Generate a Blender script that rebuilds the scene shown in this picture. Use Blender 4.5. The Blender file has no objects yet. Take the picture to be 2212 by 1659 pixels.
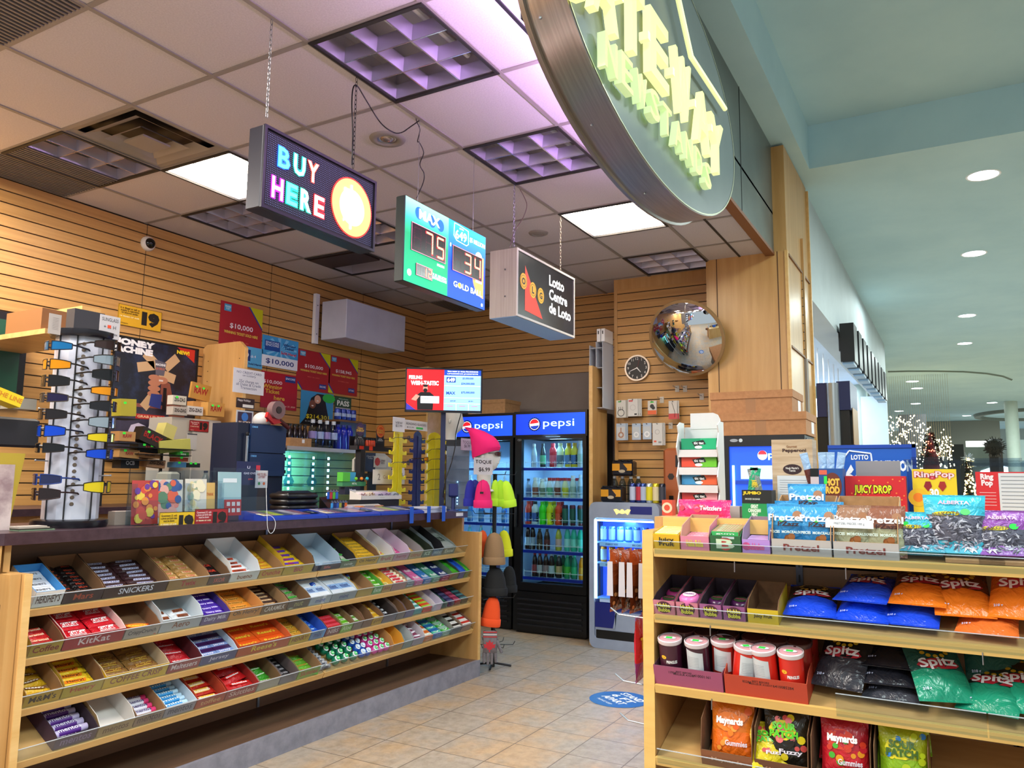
import bpy,math,random
from mathutils import Matrix,Vector
random.seed(7)
sc=bpy.context.scene
COL=sc.collection
# ---------------------------------------------------------------- camera
FPX,CAMH=1688.8,1.356
_y,_p,_r=math.radians(29.546),math.radians(7.181),math.radians(0.6305)
_f=Vector((math.cos(_y)*math.cos(_p),math.sin(_y)*math.cos(_p),math.sin(_p)))
_rt=Vector((math.sin(_y),-math.cos(_y),0));_u=_rt.cross(_f)
RT=_rt*math.cos(_r)+_u*math.sin(_r);UP=-_rt*math.sin(_r)+_u*math.cos(_r);FW=_f
CAM=Vector((0,0,CAMH))
cd=bpy.data.cameras.new('camera');cam=bpy.data.objects.new('camera',cd);COL.objects.link(cam)
cam.matrix_world=Matrix(((RT.x,UP.x,-FW.x,0),(RT.y,UP.y,-FW.y,0),(RT.z,UP.z,-FW.z,CAMH),(0,0,0,1)))
cd.sensor_fit='HORIZONTAL';cd.sensor_width=36;cd.lens=36*FPX/2212;cd.clip_start=.05;cd.clip_end=200
sc.camera=cam
def ray(x,y):return RT*((x-1106)/FPX)+UP*(-(y-829.5)/FPX)+FW
def oz(x,y,z=0):d=ray(x,y);return CAM+d*((z-CAMH)/d.z)      # the point of the place seen at a pixel, on a known plane
def ox(x,y,X):d=ray(x,y);return CAM+d*(X/d.x)
def oy(x,y,Y):d=ray(x,y);return CAM+d*(Y/d.y)
# ---------------------------------------------------------------- world, exposure
w=bpy.data.worlds.new('world');sc.world=w;w.use_nodes=True
w.node_tree.nodes['Background'].inputs[0].default_value=(.72,.80,.84,1)
w.node_tree.nodes['Background'].inputs[1].default_value=.62
sc.view_settings.view_transform='Standard';sc.view_settings.look='None'
sc.view_settings.exposure=0.45;sc.view_settings.gamma=1;sc.view_settings.use_curve_mapping=False
try:
 sc.cycles.max_bounces=8;sc.cycles.transparent_max_bounces=16;sc.cycles.sample_clamp_indirect=6
except Exception:pass
# ---------------------------------------------------------------- materials
def lin(h):
 h=h.lstrip('#');h=h if len(h)==6 else ''.join(a*2 for a in h);c=[int(h[i:i+2],16)/255 for i in(0,2,4)]
 return tuple((v/12.92 if v<=.04045 else((v+.055)/1.055)**2.4)for v in c)+(1,)
_m={}
def mat(h,rough=.5,metal=0,emit=0,alpha=1,spec=.5):
 k=(h,rough,metal,emit,alpha,spec)
 if k in _m:return _m[k]
 m=bpy.data.materials.new('surface_'+h.strip('#'));m.use_nodes=True;b=m.node_tree.nodes['Principled BSDF']
 b.inputs['Base Color'].default_value=lin(h);b.inputs['Roughness'].default_value=rough
 b.inputs['Metallic'].default_value=metal;b.inputs['Specular IOR Level'].default_value=spec
 if emit:b.inputs['Emission Color'].default_value=lin(h);b.inputs['Emission Strength'].default_value=emit
 if alpha<1:b.inputs['Alpha'].default_value=alpha
 m.diffuse_color=lin(h);_m[k]=m;return m
def nodes(name):
 m=bpy.data.materials.new(name);m.use_nodes=True;nt=m.node_tree
 return m,nt,nt.nodes['Principled BSDF'],(lambda t,**k:_nn(nt,t,k)),nt.links.new
def _nn(nt,t,k):
 n=nt.nodes.new(t)
 for a,v in k.items():
  if a.startswith('i_'):n.inputs[a[2:].replace('_',' ')].default_value=v
  else:setattr(n,a,v)
 return n
def foil(h,rough=.26,sc_=22,st=.5):
 k=('foil',h)
 if k in _m:return _m[k]
 m,nt,b,N,L=nodes('foil_'+h.strip('#'));b.inputs['Base Color'].default_value=lin(h);b.inputs['Roughness'].default_value=rough
 tc=N('ShaderNodeTexCoord');no=N('ShaderNodeTexNoise',i_Scale=sc_,i_Detail=3);no.inputs['Distortion'].default_value=1.2;L(tc.outputs['Object'],no.inputs[0])
 bp=N('ShaderNodeBump',i_Strength=st,i_Distance=.02);L(no.outputs[0],bp.inputs['Height']);L(bp.outputs[0],b.inputs['Normal']);_m[k]=m;return m
def two_tone(name,c1,c2,scale=(1,1,1),ns=5,rough=.45,bump=0,detail=5,lo=.35,hi=.65,spec=.5):
 if name in _m:return _m[name]
 m,nt,b,N,L=nodes(name)
 tc=N('ShaderNodeTexCoord');mp=N('ShaderNodeMapping');mp.inputs['Scale'].default_value=scale
 L(tc.outputs['Object'],mp.inputs[0]);no=N('ShaderNodeTexNoise',i_Scale=ns,i_Detail=detail,i_Roughness=.6);L(mp.outputs[0],no.inputs[0])
 cr=N('ShaderNodeValToRGB');cr.color_ramp.elements[0].position=lo;cr.color_ramp.elements[1].position=hi
 cr.color_ramp.elements[0].color=lin(c1);cr.color_ramp.elements[1].color=lin(c2)
 L(no.outputs[0],cr.inputs[0]);L(cr.outputs[0],b.inputs['Base Color']);b.inputs['Roughness'].default_value=rough
 b.inputs['Specular IOR Level'].default_value=spec
 if bump:
  bp=N('ShaderNodeBump',i_Strength=bump,i_Distance=.002);L(no.outputs[0],bp.inputs['Height']);L(bp.outputs[0],b.inputs['Normal'])
 _m[name]=m;return m
def acrylic(name='clear_acrylic',tint='#eef4f8',gl=.22):
 if name in _m:return _m[name]
 m=bpy.data.materials.new(name);m.use_nodes=True;nt=m.node_tree;nt.nodes.clear()
 N=nt.nodes.new;o=N('ShaderNodeOutputMaterial');t=N('ShaderNodeBsdfTransparent');g=N('ShaderNodeBsdfGlossy');mx=N('ShaderNodeMixShader')
 t.inputs[0].default_value=lin(tint);g.inputs['Roughness'].default_value=.06;g.inputs['Color'].default_value=(1,1,1,1)
 lw=N('ShaderNodeLayerWeight');lw.inputs[0].default_value=gl
 ml=N('ShaderNodeMath');ml.operation='MULTIPLY_ADD';ml.inputs[1].default_value=.16;ml.inputs[2].default_value=.015;ml.use_clamp=True;nt.links.new(lw.outputs['Fresnel'],ml.inputs[0]);nt.links.new(ml.outputs[0],mx.inputs[0]);nt.links.new(t.outputs[0],mx.inputs[1]);nt.links.new(g.outputs[0],mx.inputs[2]);nt.links.new(mx.outputs[0],o.inputs[0])
 _m[name]=m;return m
WOOD=two_tone('maple_slatwall','#b8884a','#ca9a5a',(.6,6,30),1.6,.38)
WOODX=two_tone('maple_shelf','#bf945a','#d0a76c',(1.2,8,8),2,.35)
WOODV=two_tone('maple_panel','#b88a50','#c99c63',(9,9,.7),1.5,.33)
EDGE=two_tone('maple_edge','#d3a563','#dfb678',(1,10,10),2,.4)
GROOVE=mat('#1c1009',.7)
BLACK=mat('#0b0b0d',.35);DK=mat('#17181c',.5);WHITE=mat('#eeeef0',.45);GREY=mat('#8d8f94',.5)
KRAFT=two_tone('kraft_card','#a97f55','#b88c60',(1,1,1),40,.8)
KRAFTD=two_tone('kraft_card_dark','#6a4a30','#785538',(1,1,1),40,.85)
CHROME=mat('#c8ccd2',.18,1);STEEL=mat('#9a9da3',.35,1)
ACR=acrylic();GLASS=acrylic('clear_glass','#e6f4f6',.12)
# ---------------------------------------------------------------- mesh builder
_txt={}
def text_mesh(s,bold,font_res=2):
 k=(s,bold)
 if k in _txt:return _txt[k]
 c=bpy.data.curves.new('t','FONT');c.body=s;c.resolution_u=font_res;c.offset=bold;c.size=1;c.align_x='CENTER';c.align_y='CENTER';c.space_line=.85
 c.fill_mode='FRONT';c.extrude=0
 o=bpy.data.objects.new('t',c);me=bpy.data.meshes.new_from_object(o)
 V=[tuple(v.co[:2])for v in me.vertices];F=[tuple(p.vertices)for p in me.polygons]
 bpy.data.objects.remove(o);bpy.data.meshes.remove(me);bpy.data.curves.remove(c)
 # drop faces facing back / duplicates are not made by FRONT fill
 if V:
  x0=min(v[0]for v in V);x1=max(v[0]for v in V);y0=min(v[1]for v in V);y1=max(v[1]for v in V)
  V=[((a-(x0+x1)/2),(b-(y0+y1)/2))for a,b in V];_txt[k]=(V,F,x1-x0,y1-y0)
 else:_txt[k]=([],[],1,1)
 return _txt[k]
class MB:
 def __init__(s):s.v=[];s.f=[];s.m=[];s.mats=[];s.M=Matrix()
 def mi(s,m):
  if m not in s.mats:s.mats.append(m)
  return s.mats.index(m)
 def add(s,V,F,m,M=None):
  T=s.M@M if M is not None else s.M;n=len(s.v);i=s.mi(m)
  s.v+=[tuple(T@Vector(v))for v in V];s.f+=[tuple(a+n for a in f)for f in F];s.m+=[i]*len(F);return s
 def box(s,x0,x1,y0,y1,z0,z1,m,M=None):
  V=[(x0,y0,z0),(x1,y0,z0),(x1,y1,z0),(x0,y1,z0),(x0,y0,z1),(x1,y0,z1),(x1,y1,z1),(x0,y1,z1)]
  return s.add(V,[(0,3,2,1),(4,5,6,7),(0,1,5,4),(1,2,6,5),(2,3,7,6),(3,0,4,7)],m,M)
 def bbox(s,x0,x1,y0,y1,z0,z1,m,b=.005,M=None):
  V=[];
  for z,i in((z0,b),(z0+b,0),(z1-b,0),(z1,b)):
   j=max(i,0)
   V+=[(x0+b+j*0+(i),y0+i,z),(x1-b-i,y0+i,z),(x1-i,y0+b+i,z),(x1-i,y1-b-i,z),(x1-b-i,y1-i,z),(x0+b+i,y1-i,z),(x0+i,y1-b-i,z),(x0+i,y0+b+i,z)]
  F=[tuple(reversed(range(8))),tuple(range(24,32))]
  for r in range(3):
   for k in range(8):F.append((r*8+k,r*8+(k+1)%8,r*8+8+(k+1)%8,r*8+8+k))
  return s.add(V,F,m,M)
 def quad(s,a,b,c,d,m):return s.add([a,b,c,d],[(0,1,2,3)],m)
 def rect(s,x0,x1,z0,z1,m,y=0):return s.add([(x0,y,z0),(x1,y,z0),(x1,y,z1),(x0,y,z1)],[(0,1,2,3)],m)
 def poly(s,pts,m,y=0):return s.add([(a,y,b)for a,b in pts],[tuple(range(len(pts)))],m)
 def prism(s,pts,y0,y1,m,M=None):      # outline in x-z, thickness along y
  n=len(pts);V=[(a,y0,b)for a,b in pts]+[(a,y1,b)for a,b in pts]
  F=[tuple(range(n)),tuple(reversed(range(n,2*n)))]+[(k,n+k,n+(k+1)%n,(k+1)%n)for k in range(n)]
  return s.add(V,F,m,M)
 def lathe(s,prof,m,n=16,M=None,cap=True):  # prof [(r,z)]
  V=[];F=[]
  for r,z in prof:
   for k in range(n):a=2*math.pi*k/n;V.append((r*math.cos(a),r*math.sin(a),z))
  for i in range(len(prof)-1):
   for k in range(n):F.append((i*n+k,i*n+(k+1)%n,(i+1)*n+(k+1)%n,(i+1)*n+k))
  if cap:F.append(tuple(reversed(range(n))));F.append(tuple(range((len(prof)-1)*n,len(prof)*n)))
  return s.add(V,F,m,M)
 def cyl(s,p,q,r,m,n=8,r2=None):
  p=Vector(p);q=Vector(q);d=q-p;L=d.length
  if L<1e-6:return s
  M=Matrix.Translation(p)@d.to_track_quat('Z','Y').to_matrix().to_4x4()
  return s.lathe([(r,0),(r if r2 is None else r2,L)],m,n,M)
 def tube(s,pts,r,m,n=6):
  for a,b in zip(pts,pts[1:]):s.cyl(a,b,r,m,n)
  return s
 def ball(s,c,r,m,n=12,k=7,sc_=(1,1,1),M=None):
  prof=[(max(1e-4,r*math.sin(math.pi*i/k)),-r*math.cos(math.pi*i/k))for i in range(k+1)]
  T=Matrix.Translation(c)@Matrix.Diagonal((*sc_,1))
  return s.lathe(prof,m,n,(M@T)if M is not None else T)
 def disc(s,cx,cz,r,m,y=0,n=24,rz=None,a0=0,a1=2*math.pi):
  rz=rz or r;full=abs(a1-a0-2*math.pi)<1e-6
  P=[(cx+r*math.cos(a0+(a1-a0)*k/n),cz+rz*math.sin(a0+(a1-a0)*k/n))for k in range(n+(0 if full else 1))]
  return s.poly(P,m,y)
 def ring(s,cx,cz,r,R,m,y=0,n=32,k=1):
  V=[];
  for q in(r,R):V+=[(cx+q*math.cos(2*math.pi*i/n),y,cz+k*q*math.sin(2*math.pi*i/n))for i in range(n)]
  return s.add(V,[(i,(i+1)%n,n+(i+1)%n,n+i)for i in range(n)],m)
 def text(s,t,x,z,h,m,y=-.001,bold=.015,w=None,M=None,ang=0,shear=0):
  """text h high (whole block), centred at x,z, facing -y; w: squeeze to width"""
  V,F,tw,th=text_mesh(t,bold)
  if not V:return s
  k=h/th;kx=k if w is None else w/tw;ca,sa=math.cos(ang),math.sin(ang);P=[]
  for a,b in V:
   a=a*kx+shear*b*k;b=b*k;P.append((x+a*ca-b*sa,y,z+a*sa+b*ca))
  return s.add(P,F,m,M)
 def build(s,name,parent=None,loc=None,rz=0,smooth=None):
  me=bpy.data.meshes.new(name);me.from_pydata(s.v,[],s.f)
  for m in s.mats:me.materials.append(m)
  me.polygons.foreach_set('material_index',s.m)
  if smooth is not None:
   me.polygons.foreach_set('use_smooth',[True]*len(me.polygons))
   try:me.set_sharp_from_angle(angle=math.radians(smooth))
   except Exception:pass
  me.update();o=bpy.data.objects.new(name,me);COL.objects.link(o)
  if parent:o.parent=parent
  if loc is not None:o.location=loc
  o.rotation_euler=(0,0,rz);return o
def tag(o,label=None,cat=None,group=None,kind=None):
 if label:o['label']=label
 if cat:o['category']=cat
 if group:o['group']=group
 if kind:o['kind']=kind
 return o
def thing(name,label,cat,loc=(0,0,0),rz=0,group=None):
 o=bpy.data.objects.new(name,None);COL.objects.link(o);o.empty_display_size=.05
 o.location=loc;o.rotation_euler=(0,0,rz);return tag(o,label,cat,group)
def copy_tree(o,parent=None,loc=None,rot=None,label=None,group=None):
 kids=[c for c in o.children]
 c=o.copy();COL.objects.link(c);c.parent=parent
 if loc is not None:c.location=loc
 if rot is not None:c.rotation_euler=rot
 if label:c['label']=label
 if group:c['group']=group
 for k in kids:copy_tree(k,c)
 return c
def facecam(px,py,Y):
 P=oy(px,py,Y);return P,math.atan2(-P.y,-P.x)+math.pi/2,(P-CAM).dot(FW)/FPX
def struct(o):o['kind']='structure';return o
FA=-math.pi/2                    # things that face the camera's end of the shop (front towards -X); 0 = front towards -Y
def lamp(name,typ,loc,power,color=(1,1,1),size=.5,size_y=None,rot=(0,0,0),spot=None):
 l=bpy.data.lights.new(name,typ);l.energy=power;l.color=color
 if typ=='AREA':
  l.size=size
  if size_y:l.shape='RECTANGLE';l.size_y=size_y
 else:l.shadow_soft_size=size
 if spot:l.spot_size=spot;l.spot_blend=.6
 o=bpy.data.objects.new(name,l);COL.objects.link(o);o.location=loc;o.rotation_euler=rot;return o
# ================================================================ lights of the place
CZ=3.231;LW=5.13;BW=7.06;SX=6.63;PX=6.38;FY=1.2;MZ=4.15
G0X,G0Y,GS=2.305,2.335,.6
# shop ceiling fluorescents (lit ones in view and those behind the camera's left), mall downlights
for x,y in((.2,3.2),(.3,4.6),(1.2,2.0),(1.8,4.6),(-1.2,2.6)):
 lamp('ceiling_lamp_light','AREA',(x,y,3.2),44,(1,.95,.88),.55,.55)
for x,y in((.5,-.6),(2.6,-1.3),(-1.5,-.8),(4.6,-1.0)):
 lamp('mall_lamp_light','AREA',(x,y,4.1),60,(.86,1,1),.9,.9)
# ================================================================ shell
def floor():
 m,nt,b,N,L=nodes('stone_floor_tiles')
 tc=N('ShaderNodeTexCoord');mp=N('ShaderNodeMapping');mp.inputs['Location'].default_value=(-(3.754%.3048)/.3048,-(3.0026%.3048)/.3048,0);mp.inputs['Scale'].default_value=(1/.3048,)*3
 L(tc.outputs['Object'],mp.inputs[0])
 br=N('ShaderNodeTexBrick',offset=0,squash=1);br.inputs['Scale'].default_value=1;br.inputs['Mortar Size'].default_value=.010;br.inputs['Mortar Smooth'].default_value=.2
 br.inputs['Brick Width'].default_value=1;br.inputs['Row Height'].default_value=1;br.inputs['Color1'].default_value=(0,0,0,1);br.inputs['Color2'].default_value=(1,1,1,1)
 L(mp.outputs[0],br.inputs[0])
 n1=N('ShaderNodeTexNoise',i_Scale=3.2,i_Detail=6,i_Roughness=.6);n2=N('ShaderNodeTexNoise',i_Scale=18,i_Detail=8,i_Roughness=.7)
 L(tc.outputs['Object'],n1.inputs[0]);L(tc.outputs['Object'],n2.inputs[0])
 ad=N('ShaderNodeMath',operation='MULTIPLY_ADD');L(br.outputs[0],ad.inputs[0]);ad.inputs[1].default_value=.16;L(n1.outputs[0],ad.inputs[2])
 cr=N('ShaderNodeValToRGB');e=cr.color_ramp.elements;e[0].position=.38;e[0].color=lin('#a09486');e[1].position=.72;e[1].color=lin('#b59a7a')
 x=e.new(.52);x.color=lin('#a89c8e');L(ad.outputs[0],cr.inputs[0])
 c2=N('ShaderNodeValToRGB');c2.color_ramp.elements[0].position=.3;c2.color_ramp.elements[0].color=(.72,.68,.62,1);c2.color_ramp.elements[1].position=.6;c2.color_ramp.elements[1].color=(1.05,1.02,1,1);L(n2.outputs[0],c2.inputs[0])
 mx=N('ShaderNodeMix',data_type='RGBA',blend_type='MULTIPLY');mx.inputs[0].default_value=1;L(cr.outputs[0],mx.inputs[6]);L(c2.outputs[0],mx.inputs[7])
 m2=N('ShaderNodeMix',data_type='RGBA');L(br.outputs['Fac'],m2.inputs[0]);L(mx.outputs[2],m2.inputs[6]);m2.inputs[7].default_value=lin('#6b5c4d')
 L(m2.outputs[2],b.inputs['Base Color']);b.inputs['Roughness'].default_value=.42
 bp=N('ShaderNodeBump',i_Strength=.35,i_Distance=.004);iv=N('ShaderNodeMath',operation='SUBTRACT');L(n2.outputs[0],iv.inputs[0]);L(br.outputs['Fac'],iv.inputs[1]);L(iv.outputs[0],bp.inputs['Height']);L(bp.outputs[0],b.inputs['Normal'])
 k=MB();k.box(-3,40,-16,8,-.05,0,m);struct(k.build('floor'))
floor()
def slats(k,x0,x1,z0,z1,y=0,m=None,top=None):
 """slatwall facing -y, boards 70 mm with dark grooves"""
 k.box(x0,x1,y+.010,y+.03,z0,z1,GROOVE)
 z=z0
 while z<z1-.01:
  k.box(x0,x1,y,y+.012,z+.004,min(z+.0725,z1),m or WOOD);z+=.0762
# left wall
k=MB();slats(k,-1.5,BW,.1,CZ,0);k.box(-1.5,BW+.2,.031,.1,0,CZ+.3,WOODV)
for x in(1.1,2.32,3.54,4.76,5.98):k.box(x,x+.004,-.0008,.01,.1,CZ,GROOVE)
o=k.build('wall_left',loc=(0,LW,0));struct(o)
# back wall: slats above, painted wall below
k=MB();zb=ox(1100,815,BW).z;slats(k,-2.60,1.44,zb,CZ,0);k.box(-2.6,1.45,.005,.1,0,zb,two_tone('painted_plaster','#8b7f78','#94887f',(1,1,1),3,.7));k.box(-2.6,1.45,.04,.1,zb,CZ+.3,WOODV)
for x in(.75,):k.box(x-.002,x+.002,-.0008,.01,zb,CZ,GROOVE)
struct(k.build('wall_back',loc=(BW,LW-2.6,0),rz=FA))
# forward slatwall section (origin at its left edge)
k=MB();slats(k,0.03,1.0,.35,3.13,0);k.box(0,.03,-.004,.45,0,CZ,WOODV);k.box(0.03,1.0,.0,.1,3.13,CZ,WOODV);k.box(.03,1,.03,.43,0,CZ,WOODV)
struct(k.build('wall_right',loc=(SX,2.68,0),rz=FA))
# half-height slatwall block in the corner
pz=oy(817,803,LW);k=MB();slats(k,0,.62,.1,pz.z,0);k.box(0,.62,.031,.6,0,pz.z-.001,WOODV);k.box(.621,.64,-.003,.6,0,pz.z-.001,EDGE);k.box(0,.64,-.004,.6,pz.z,pz.z+.012,EDGE)
struct(k.build('wall_partition',loc=(pz.x,LW,0),rz=FA))
# ceiling: tiles laid in a grid of metal bars, holes where the fixtures go
TILE=two_tone('mineral_ceiling_tile','#b9b3b8','#c7c1c6',(1,1,1),130,.9,.3,2,.3,.7)
TBAR=mat('#8d8682',.6)
cells={}
def cell(i,j):return(G0X+.61*i,G0X+.61*(i+1),G0Y+GS*(j-0)-0,G0Y+GS*(j+1))   # i along X, j along Y (0 = just beyond the sign line)
fixt={}
for i,j,kind in((0,-1,'dark'),(2,-1,'dark'),(4,-1,'lit'),(6,-1,'plain'),(7,-1,'dark'),
                   (1,2,'lit'),(0,3,'dark'),(2,3,'dark'),(4,3,'open'),(3,3,'plain'),(5,2,'plain')):fixt[(i,j)]=kind
HOLES={(0,-1),(2,-1),(4,-1),(6,-1),(1,2),(0,3),(2,3),(4,3),(3,2),(0,2)}
k=MB()
for i in range(-7,8):
 for j in range(-2,5):
  if(i,j)in HOLES:continue
  x0,x1,y0,y1=cell(i,j);y0=max(y0,FY+.02);y1=min(y1,LW);x1=min(x1,BW)
  if y1>y0 and x1>x0:k.box(x0,x1,y0,y1,CZ,CZ+.02,TILE)
for j in range(-1,5):y=G0Y+GS*j;k.box(-2,BW,y-.012,y+.012,CZ-.006,CZ+.03,TBAR)
for i in range(-7,8):x=G0X+.61*i;k.box(x-.012,x+.012,FY+.02,LW,CZ-.005,CZ+.03,TBAR)
k.box(-2,PX,1.46,1.475,CZ-.007,CZ+.01,DK)
k.box(-2,BW,FY,LW,CZ+.32,CZ+.34,DK)
struct(k.build('ceiling'))
# pillar clad in maple
k=MB();s=MB()
pm=WOODV
k.box(PX,7.5,1.10,1.75,0,CZ,pm);k.box(PX+.03,7.5,1.10,1.215,CZ,MZ-.02,pm)
for y in(1.66,1.17):k.box(PX-.002,PX+.01,y-.004,y+.004,1.98,CZ,mat('#5a3a1c',.5))
for z in(3.215,2.46,1.75):k.box(6.45,7.51,1.088,1.1,z-.008,z+.008,mat('#7a4f22',.5))
k.box(7.49,7.52,1.08,1.2,0,MZ-.05,EDGE);k.box(PX-.012,PX+.03,1.088,1.112,0,CZ,EDGE)
struct(k.build('wall_pillar'))
# fascia above the opening (metal panels), ending at the mall ceiling
FAS=two_tone('satin_fascia','#56605e','#66716e',(1,1,1),2,.32);
k=MB();k.box(-3,PX+.03,FY,FY+.05,CZ-.01,MZ,FAS);k.box(-3,PX+.02,FY-.01,FY+.06,CZ-.03,CZ-.005,mat('#7a4a2a',.5))
for x in(5.32,3.4,1.5):k.box(x-.004,x+.004,FY-.003,FY+.01,CZ,MZ,DK)
struct(k.build('wall_fascia'))
# mall ceiling with its raised bay
MC=two_tone('mall_ceiling_paint','#aed0da','#b8d8e0',(1,1,1),1.2,.9)
k=MB();k.box(-3,7.08,1.0,FY+.05,MZ,MZ+.5,MC);k.box(7.08,45,-16,8,MZ,MZ+.5,MC);k.box(-3,7.08,-16,1.0,4.55,4.6,MC)
struct(k.build('ceiling_mall'))
# ================================================================ ceiling fixtures
FRM=mat('#24211f',.5);LV=mat('#b0aab8',.3,.8);LVW=mat('#f4efe6',.4);RFL=mat('#b4aebc',.35,.3)
def troffer(kind):
 L={'dark':'unlit recessed ceiling light with a nine cell louvre','lit':'lit ceiling light','open':'recessed ceiling light without its louvre, bare tubes showing'}[kind]
 t=thing('ceiling_light',L,'ceiling light')
 k=MB();a=.285
 for x0,x1,y0,y1 in((-a-.02,a+.02,-a-.015,-a),(-a-.02,a+.02,a,a+.015),(-a-.02,-a,-a,a),(a,a+.02,-a,a)):k.box(x0,x1,y0,y1,-.012,.03,FRM)
 k.build('frame',t)
 k=MB();k.box(-a,a,-a,a,.13,.14,RFL)
 for x0,x1,y0,y1 in((-a,a,-a-.005,-a+.002),(-a,a,a-.002,a+.005),(-a-.005,-a+.002,-a,a),(a-.002,a+.005,-a,a)):k.box(x0,x1,y0,y1,.0,.14,RFL)
 k.build('housing',t)
 if kind=='lit':
  MB().box(-a+.004,a-.004,-a+.004,a-.004,.05,.06,mat('#fff4e2',.5,0,20)).build('diffuser',t)
  k=MB()
  for q in(-.095,.095):k.box(-a,a,q-.002,q+.002,.02,.045,LVW);k.box(q-.002,q+.002,-a,a,.02,.045,LVW)
  k.build('louvre',t)
 else:
  for q in(-.15,0,.15):MB().cyl((-a+.02,q,.10),(a-.02,q,.10),.013,mat('#d8d8dc',.3),8).build('tube',t,smooth=40)
  if kind=='dark':
   k=MB()
   for q in(-a+.003,-.095,.095,a-.003):
    for V in([(-a,q-.002,.0),(a,q-.002,.0),(a,q-.018,.06),(-a,q-.018,.06)],[(-a,q+.002,.0),(-a,q+.018,.06),(a,q+.018,.06),(a,q+.002,.0)]):
     k.add(V,[(0,1,2,3)],LV);k.add([(b,a_,c)for a_,b,c in V],[(3,2,1,0)],LV)
    k.box(-a,a,q-.0022,q+.0022,-.002,.0005,mat('#c9c3cf',.2,.8));k.box(q-.0022,q+.0022,-a,a,-.0021,.0004,mat('#c9c3cf',.2,.8))
   k.build('louvre',t)
  else:
   k=MB();k.box(-.27,.0,-.27,.27,-.02,-.005,mat('#2a1c16',.5));
   for q in(-.15,0,.15):k.box(-.24,.24,q-.03,q+.03,.118,.129,WHITE)
   k.build('tray',t)
 return t
def cc(i,j):return(G0X+.61*(i+.5),G0Y+GS*(j+.5),CZ)
tr=troffer('dark');tr.location=cc(0,-1);tr['label']='unlit louvred ceiling light nearest the purple glow above the hanging signs'
for ij,l in(((2,-1),'unlit louvred ceiling light between the glowing light and the purple one, beside the oval sign'),((6,-1),'dark unlit louvred ceiling light just in front of the convex mirror wall'),((0,3),'dark louvred ceiling light beside the square air diffuser, above the left wall'),((2,3),'dark louvred ceiling light behind the left end of the buy here sign'),((3,2),'unlit louvred ceiling light half hidden behind the buy here sign')):
 copy_tree(tr,None,cc(*ij),label=l)
tl=troffer('lit');tl.location=cc(1,2);tl['label']='glowing ceiling light at the left, partly behind the buy here sign'
copy_tree(tl,None,cc(4,-1),label='glowing ceiling light beneath the tip of the oval sign')
to=troffer('open');to.location=cc(4,3)
# square air diffuser, grilles, downlight, speaker, cameras
t=thing('air_diffuser','square stepped white ceiling air diffuser with dark gaps','air vent',cc(0,2));wt=mat('#8f8780',.6)
k=MB();q=.3
for a,b,z0,z1 in((.3,.25,0,.01),(.235,.17,-.012,.02),(.155,.10,-.02,.015),(.085,.0,-.028,.012)):
 V=[(-a,-a,z0),(a,-a,z0),(a,a,z0),(-a,a,z0),(-b,-b,z1 if b else z0+.0),(b,-b,z1 if b else z0),(b,b,z1 if b else z0),(-b,b,z1 if b else z0)]
 if b:k.add(V,[(0,1,5,4),(1,2,6,5),(2,3,7,6),(3,0,4,7)],wt)
 else:k.box(-a,a,-a,a,z0,z0+.01,wt)
k.build('vane',t);MB().box(-.3,.3,-.3,.3,.04,.05,BLACK).build('duct',t)  # black plate shows dark between the vanes
def grille(i,j,lab):
 x,y,z=cc(i,j);k=MB();k.box(-.3,.3,-.3,.3,-.001,.002,mat('#38343a',.7))
 n=22
 for a in range(n):yy=-.29+.58*a/(n-1);k.box(-.295,.295,yy-.004,yy+.006,-.006,.001,mat('#77706c',.5))
 tag(k.build('ceiling_grille',loc=(x,min(y,LW-.31),z-.003)),lab,'air vent')
grille(0,4,'brown slatted return air grille against the left wall beside a dark ceiling light');grille(-2,1,'slatted ceiling grille at the top left corner of the picture')
grille(7,3,'small dim ceiling grille near the far corner above the white wall box')
def round_fix(px,py,lab,r,inner):
 p=oz(px,py,CZ);t=thing('downlight' if inner else 'ceiling_speaker',lab,'ceiling light' if inner else 'speaker',(p.x,p.y,CZ))
 k=MB();k.lathe([(r*.55,-.004),(r*.62,-.012),(r*.95,-.008),(r,0)],mat('#8b857f',.6),32,cap=False);k.build('trim_ring',t,smooth=60)
 if inner:MB().lathe([(r*.55,-.004),(r*.4,.004)],STEEL,24,cap=False).ball((0,0,.004),r*.42,mat('#a89a92',.1,.7),16,6,(1,1,.5)).build('bulb',t,smooth=60)
 else:MB().lathe([(r*.2,-.012),(r*.6,-.009)],mat('#8f8a86',.8),24).build('grille',t)
round_fix(837,300,'round recessed spotlight in the ceiling above the buy here sign',.1,1)
round_fix(1163,503,'round flat ceiling speaker above the black faced box sign',.075,0)
def dome(px,py,pl,lab,r,s=1):
 p=oy(px,py,pl);t=thing('security_camera',lab,'camera',p,0)
 MB().lathe([(r,0),(r*1.02,-.01),(r*.9,-.028),(r*.72,-.035)],mat('#d9d2c6',.4),28,Matrix.Rotation(math.pi/2,4,'X')@Matrix.Diagonal((1,1,-1,1))).build('mount',t,smooth=50)
 MB().ball((0,-.028,0),r*.72,mat('#08080a',.08),20,10).build('dome',t,smooth=60)
dome(318,527,LW,'white ringed dome camera with a black globe high on the slatted wall',.055)
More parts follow.
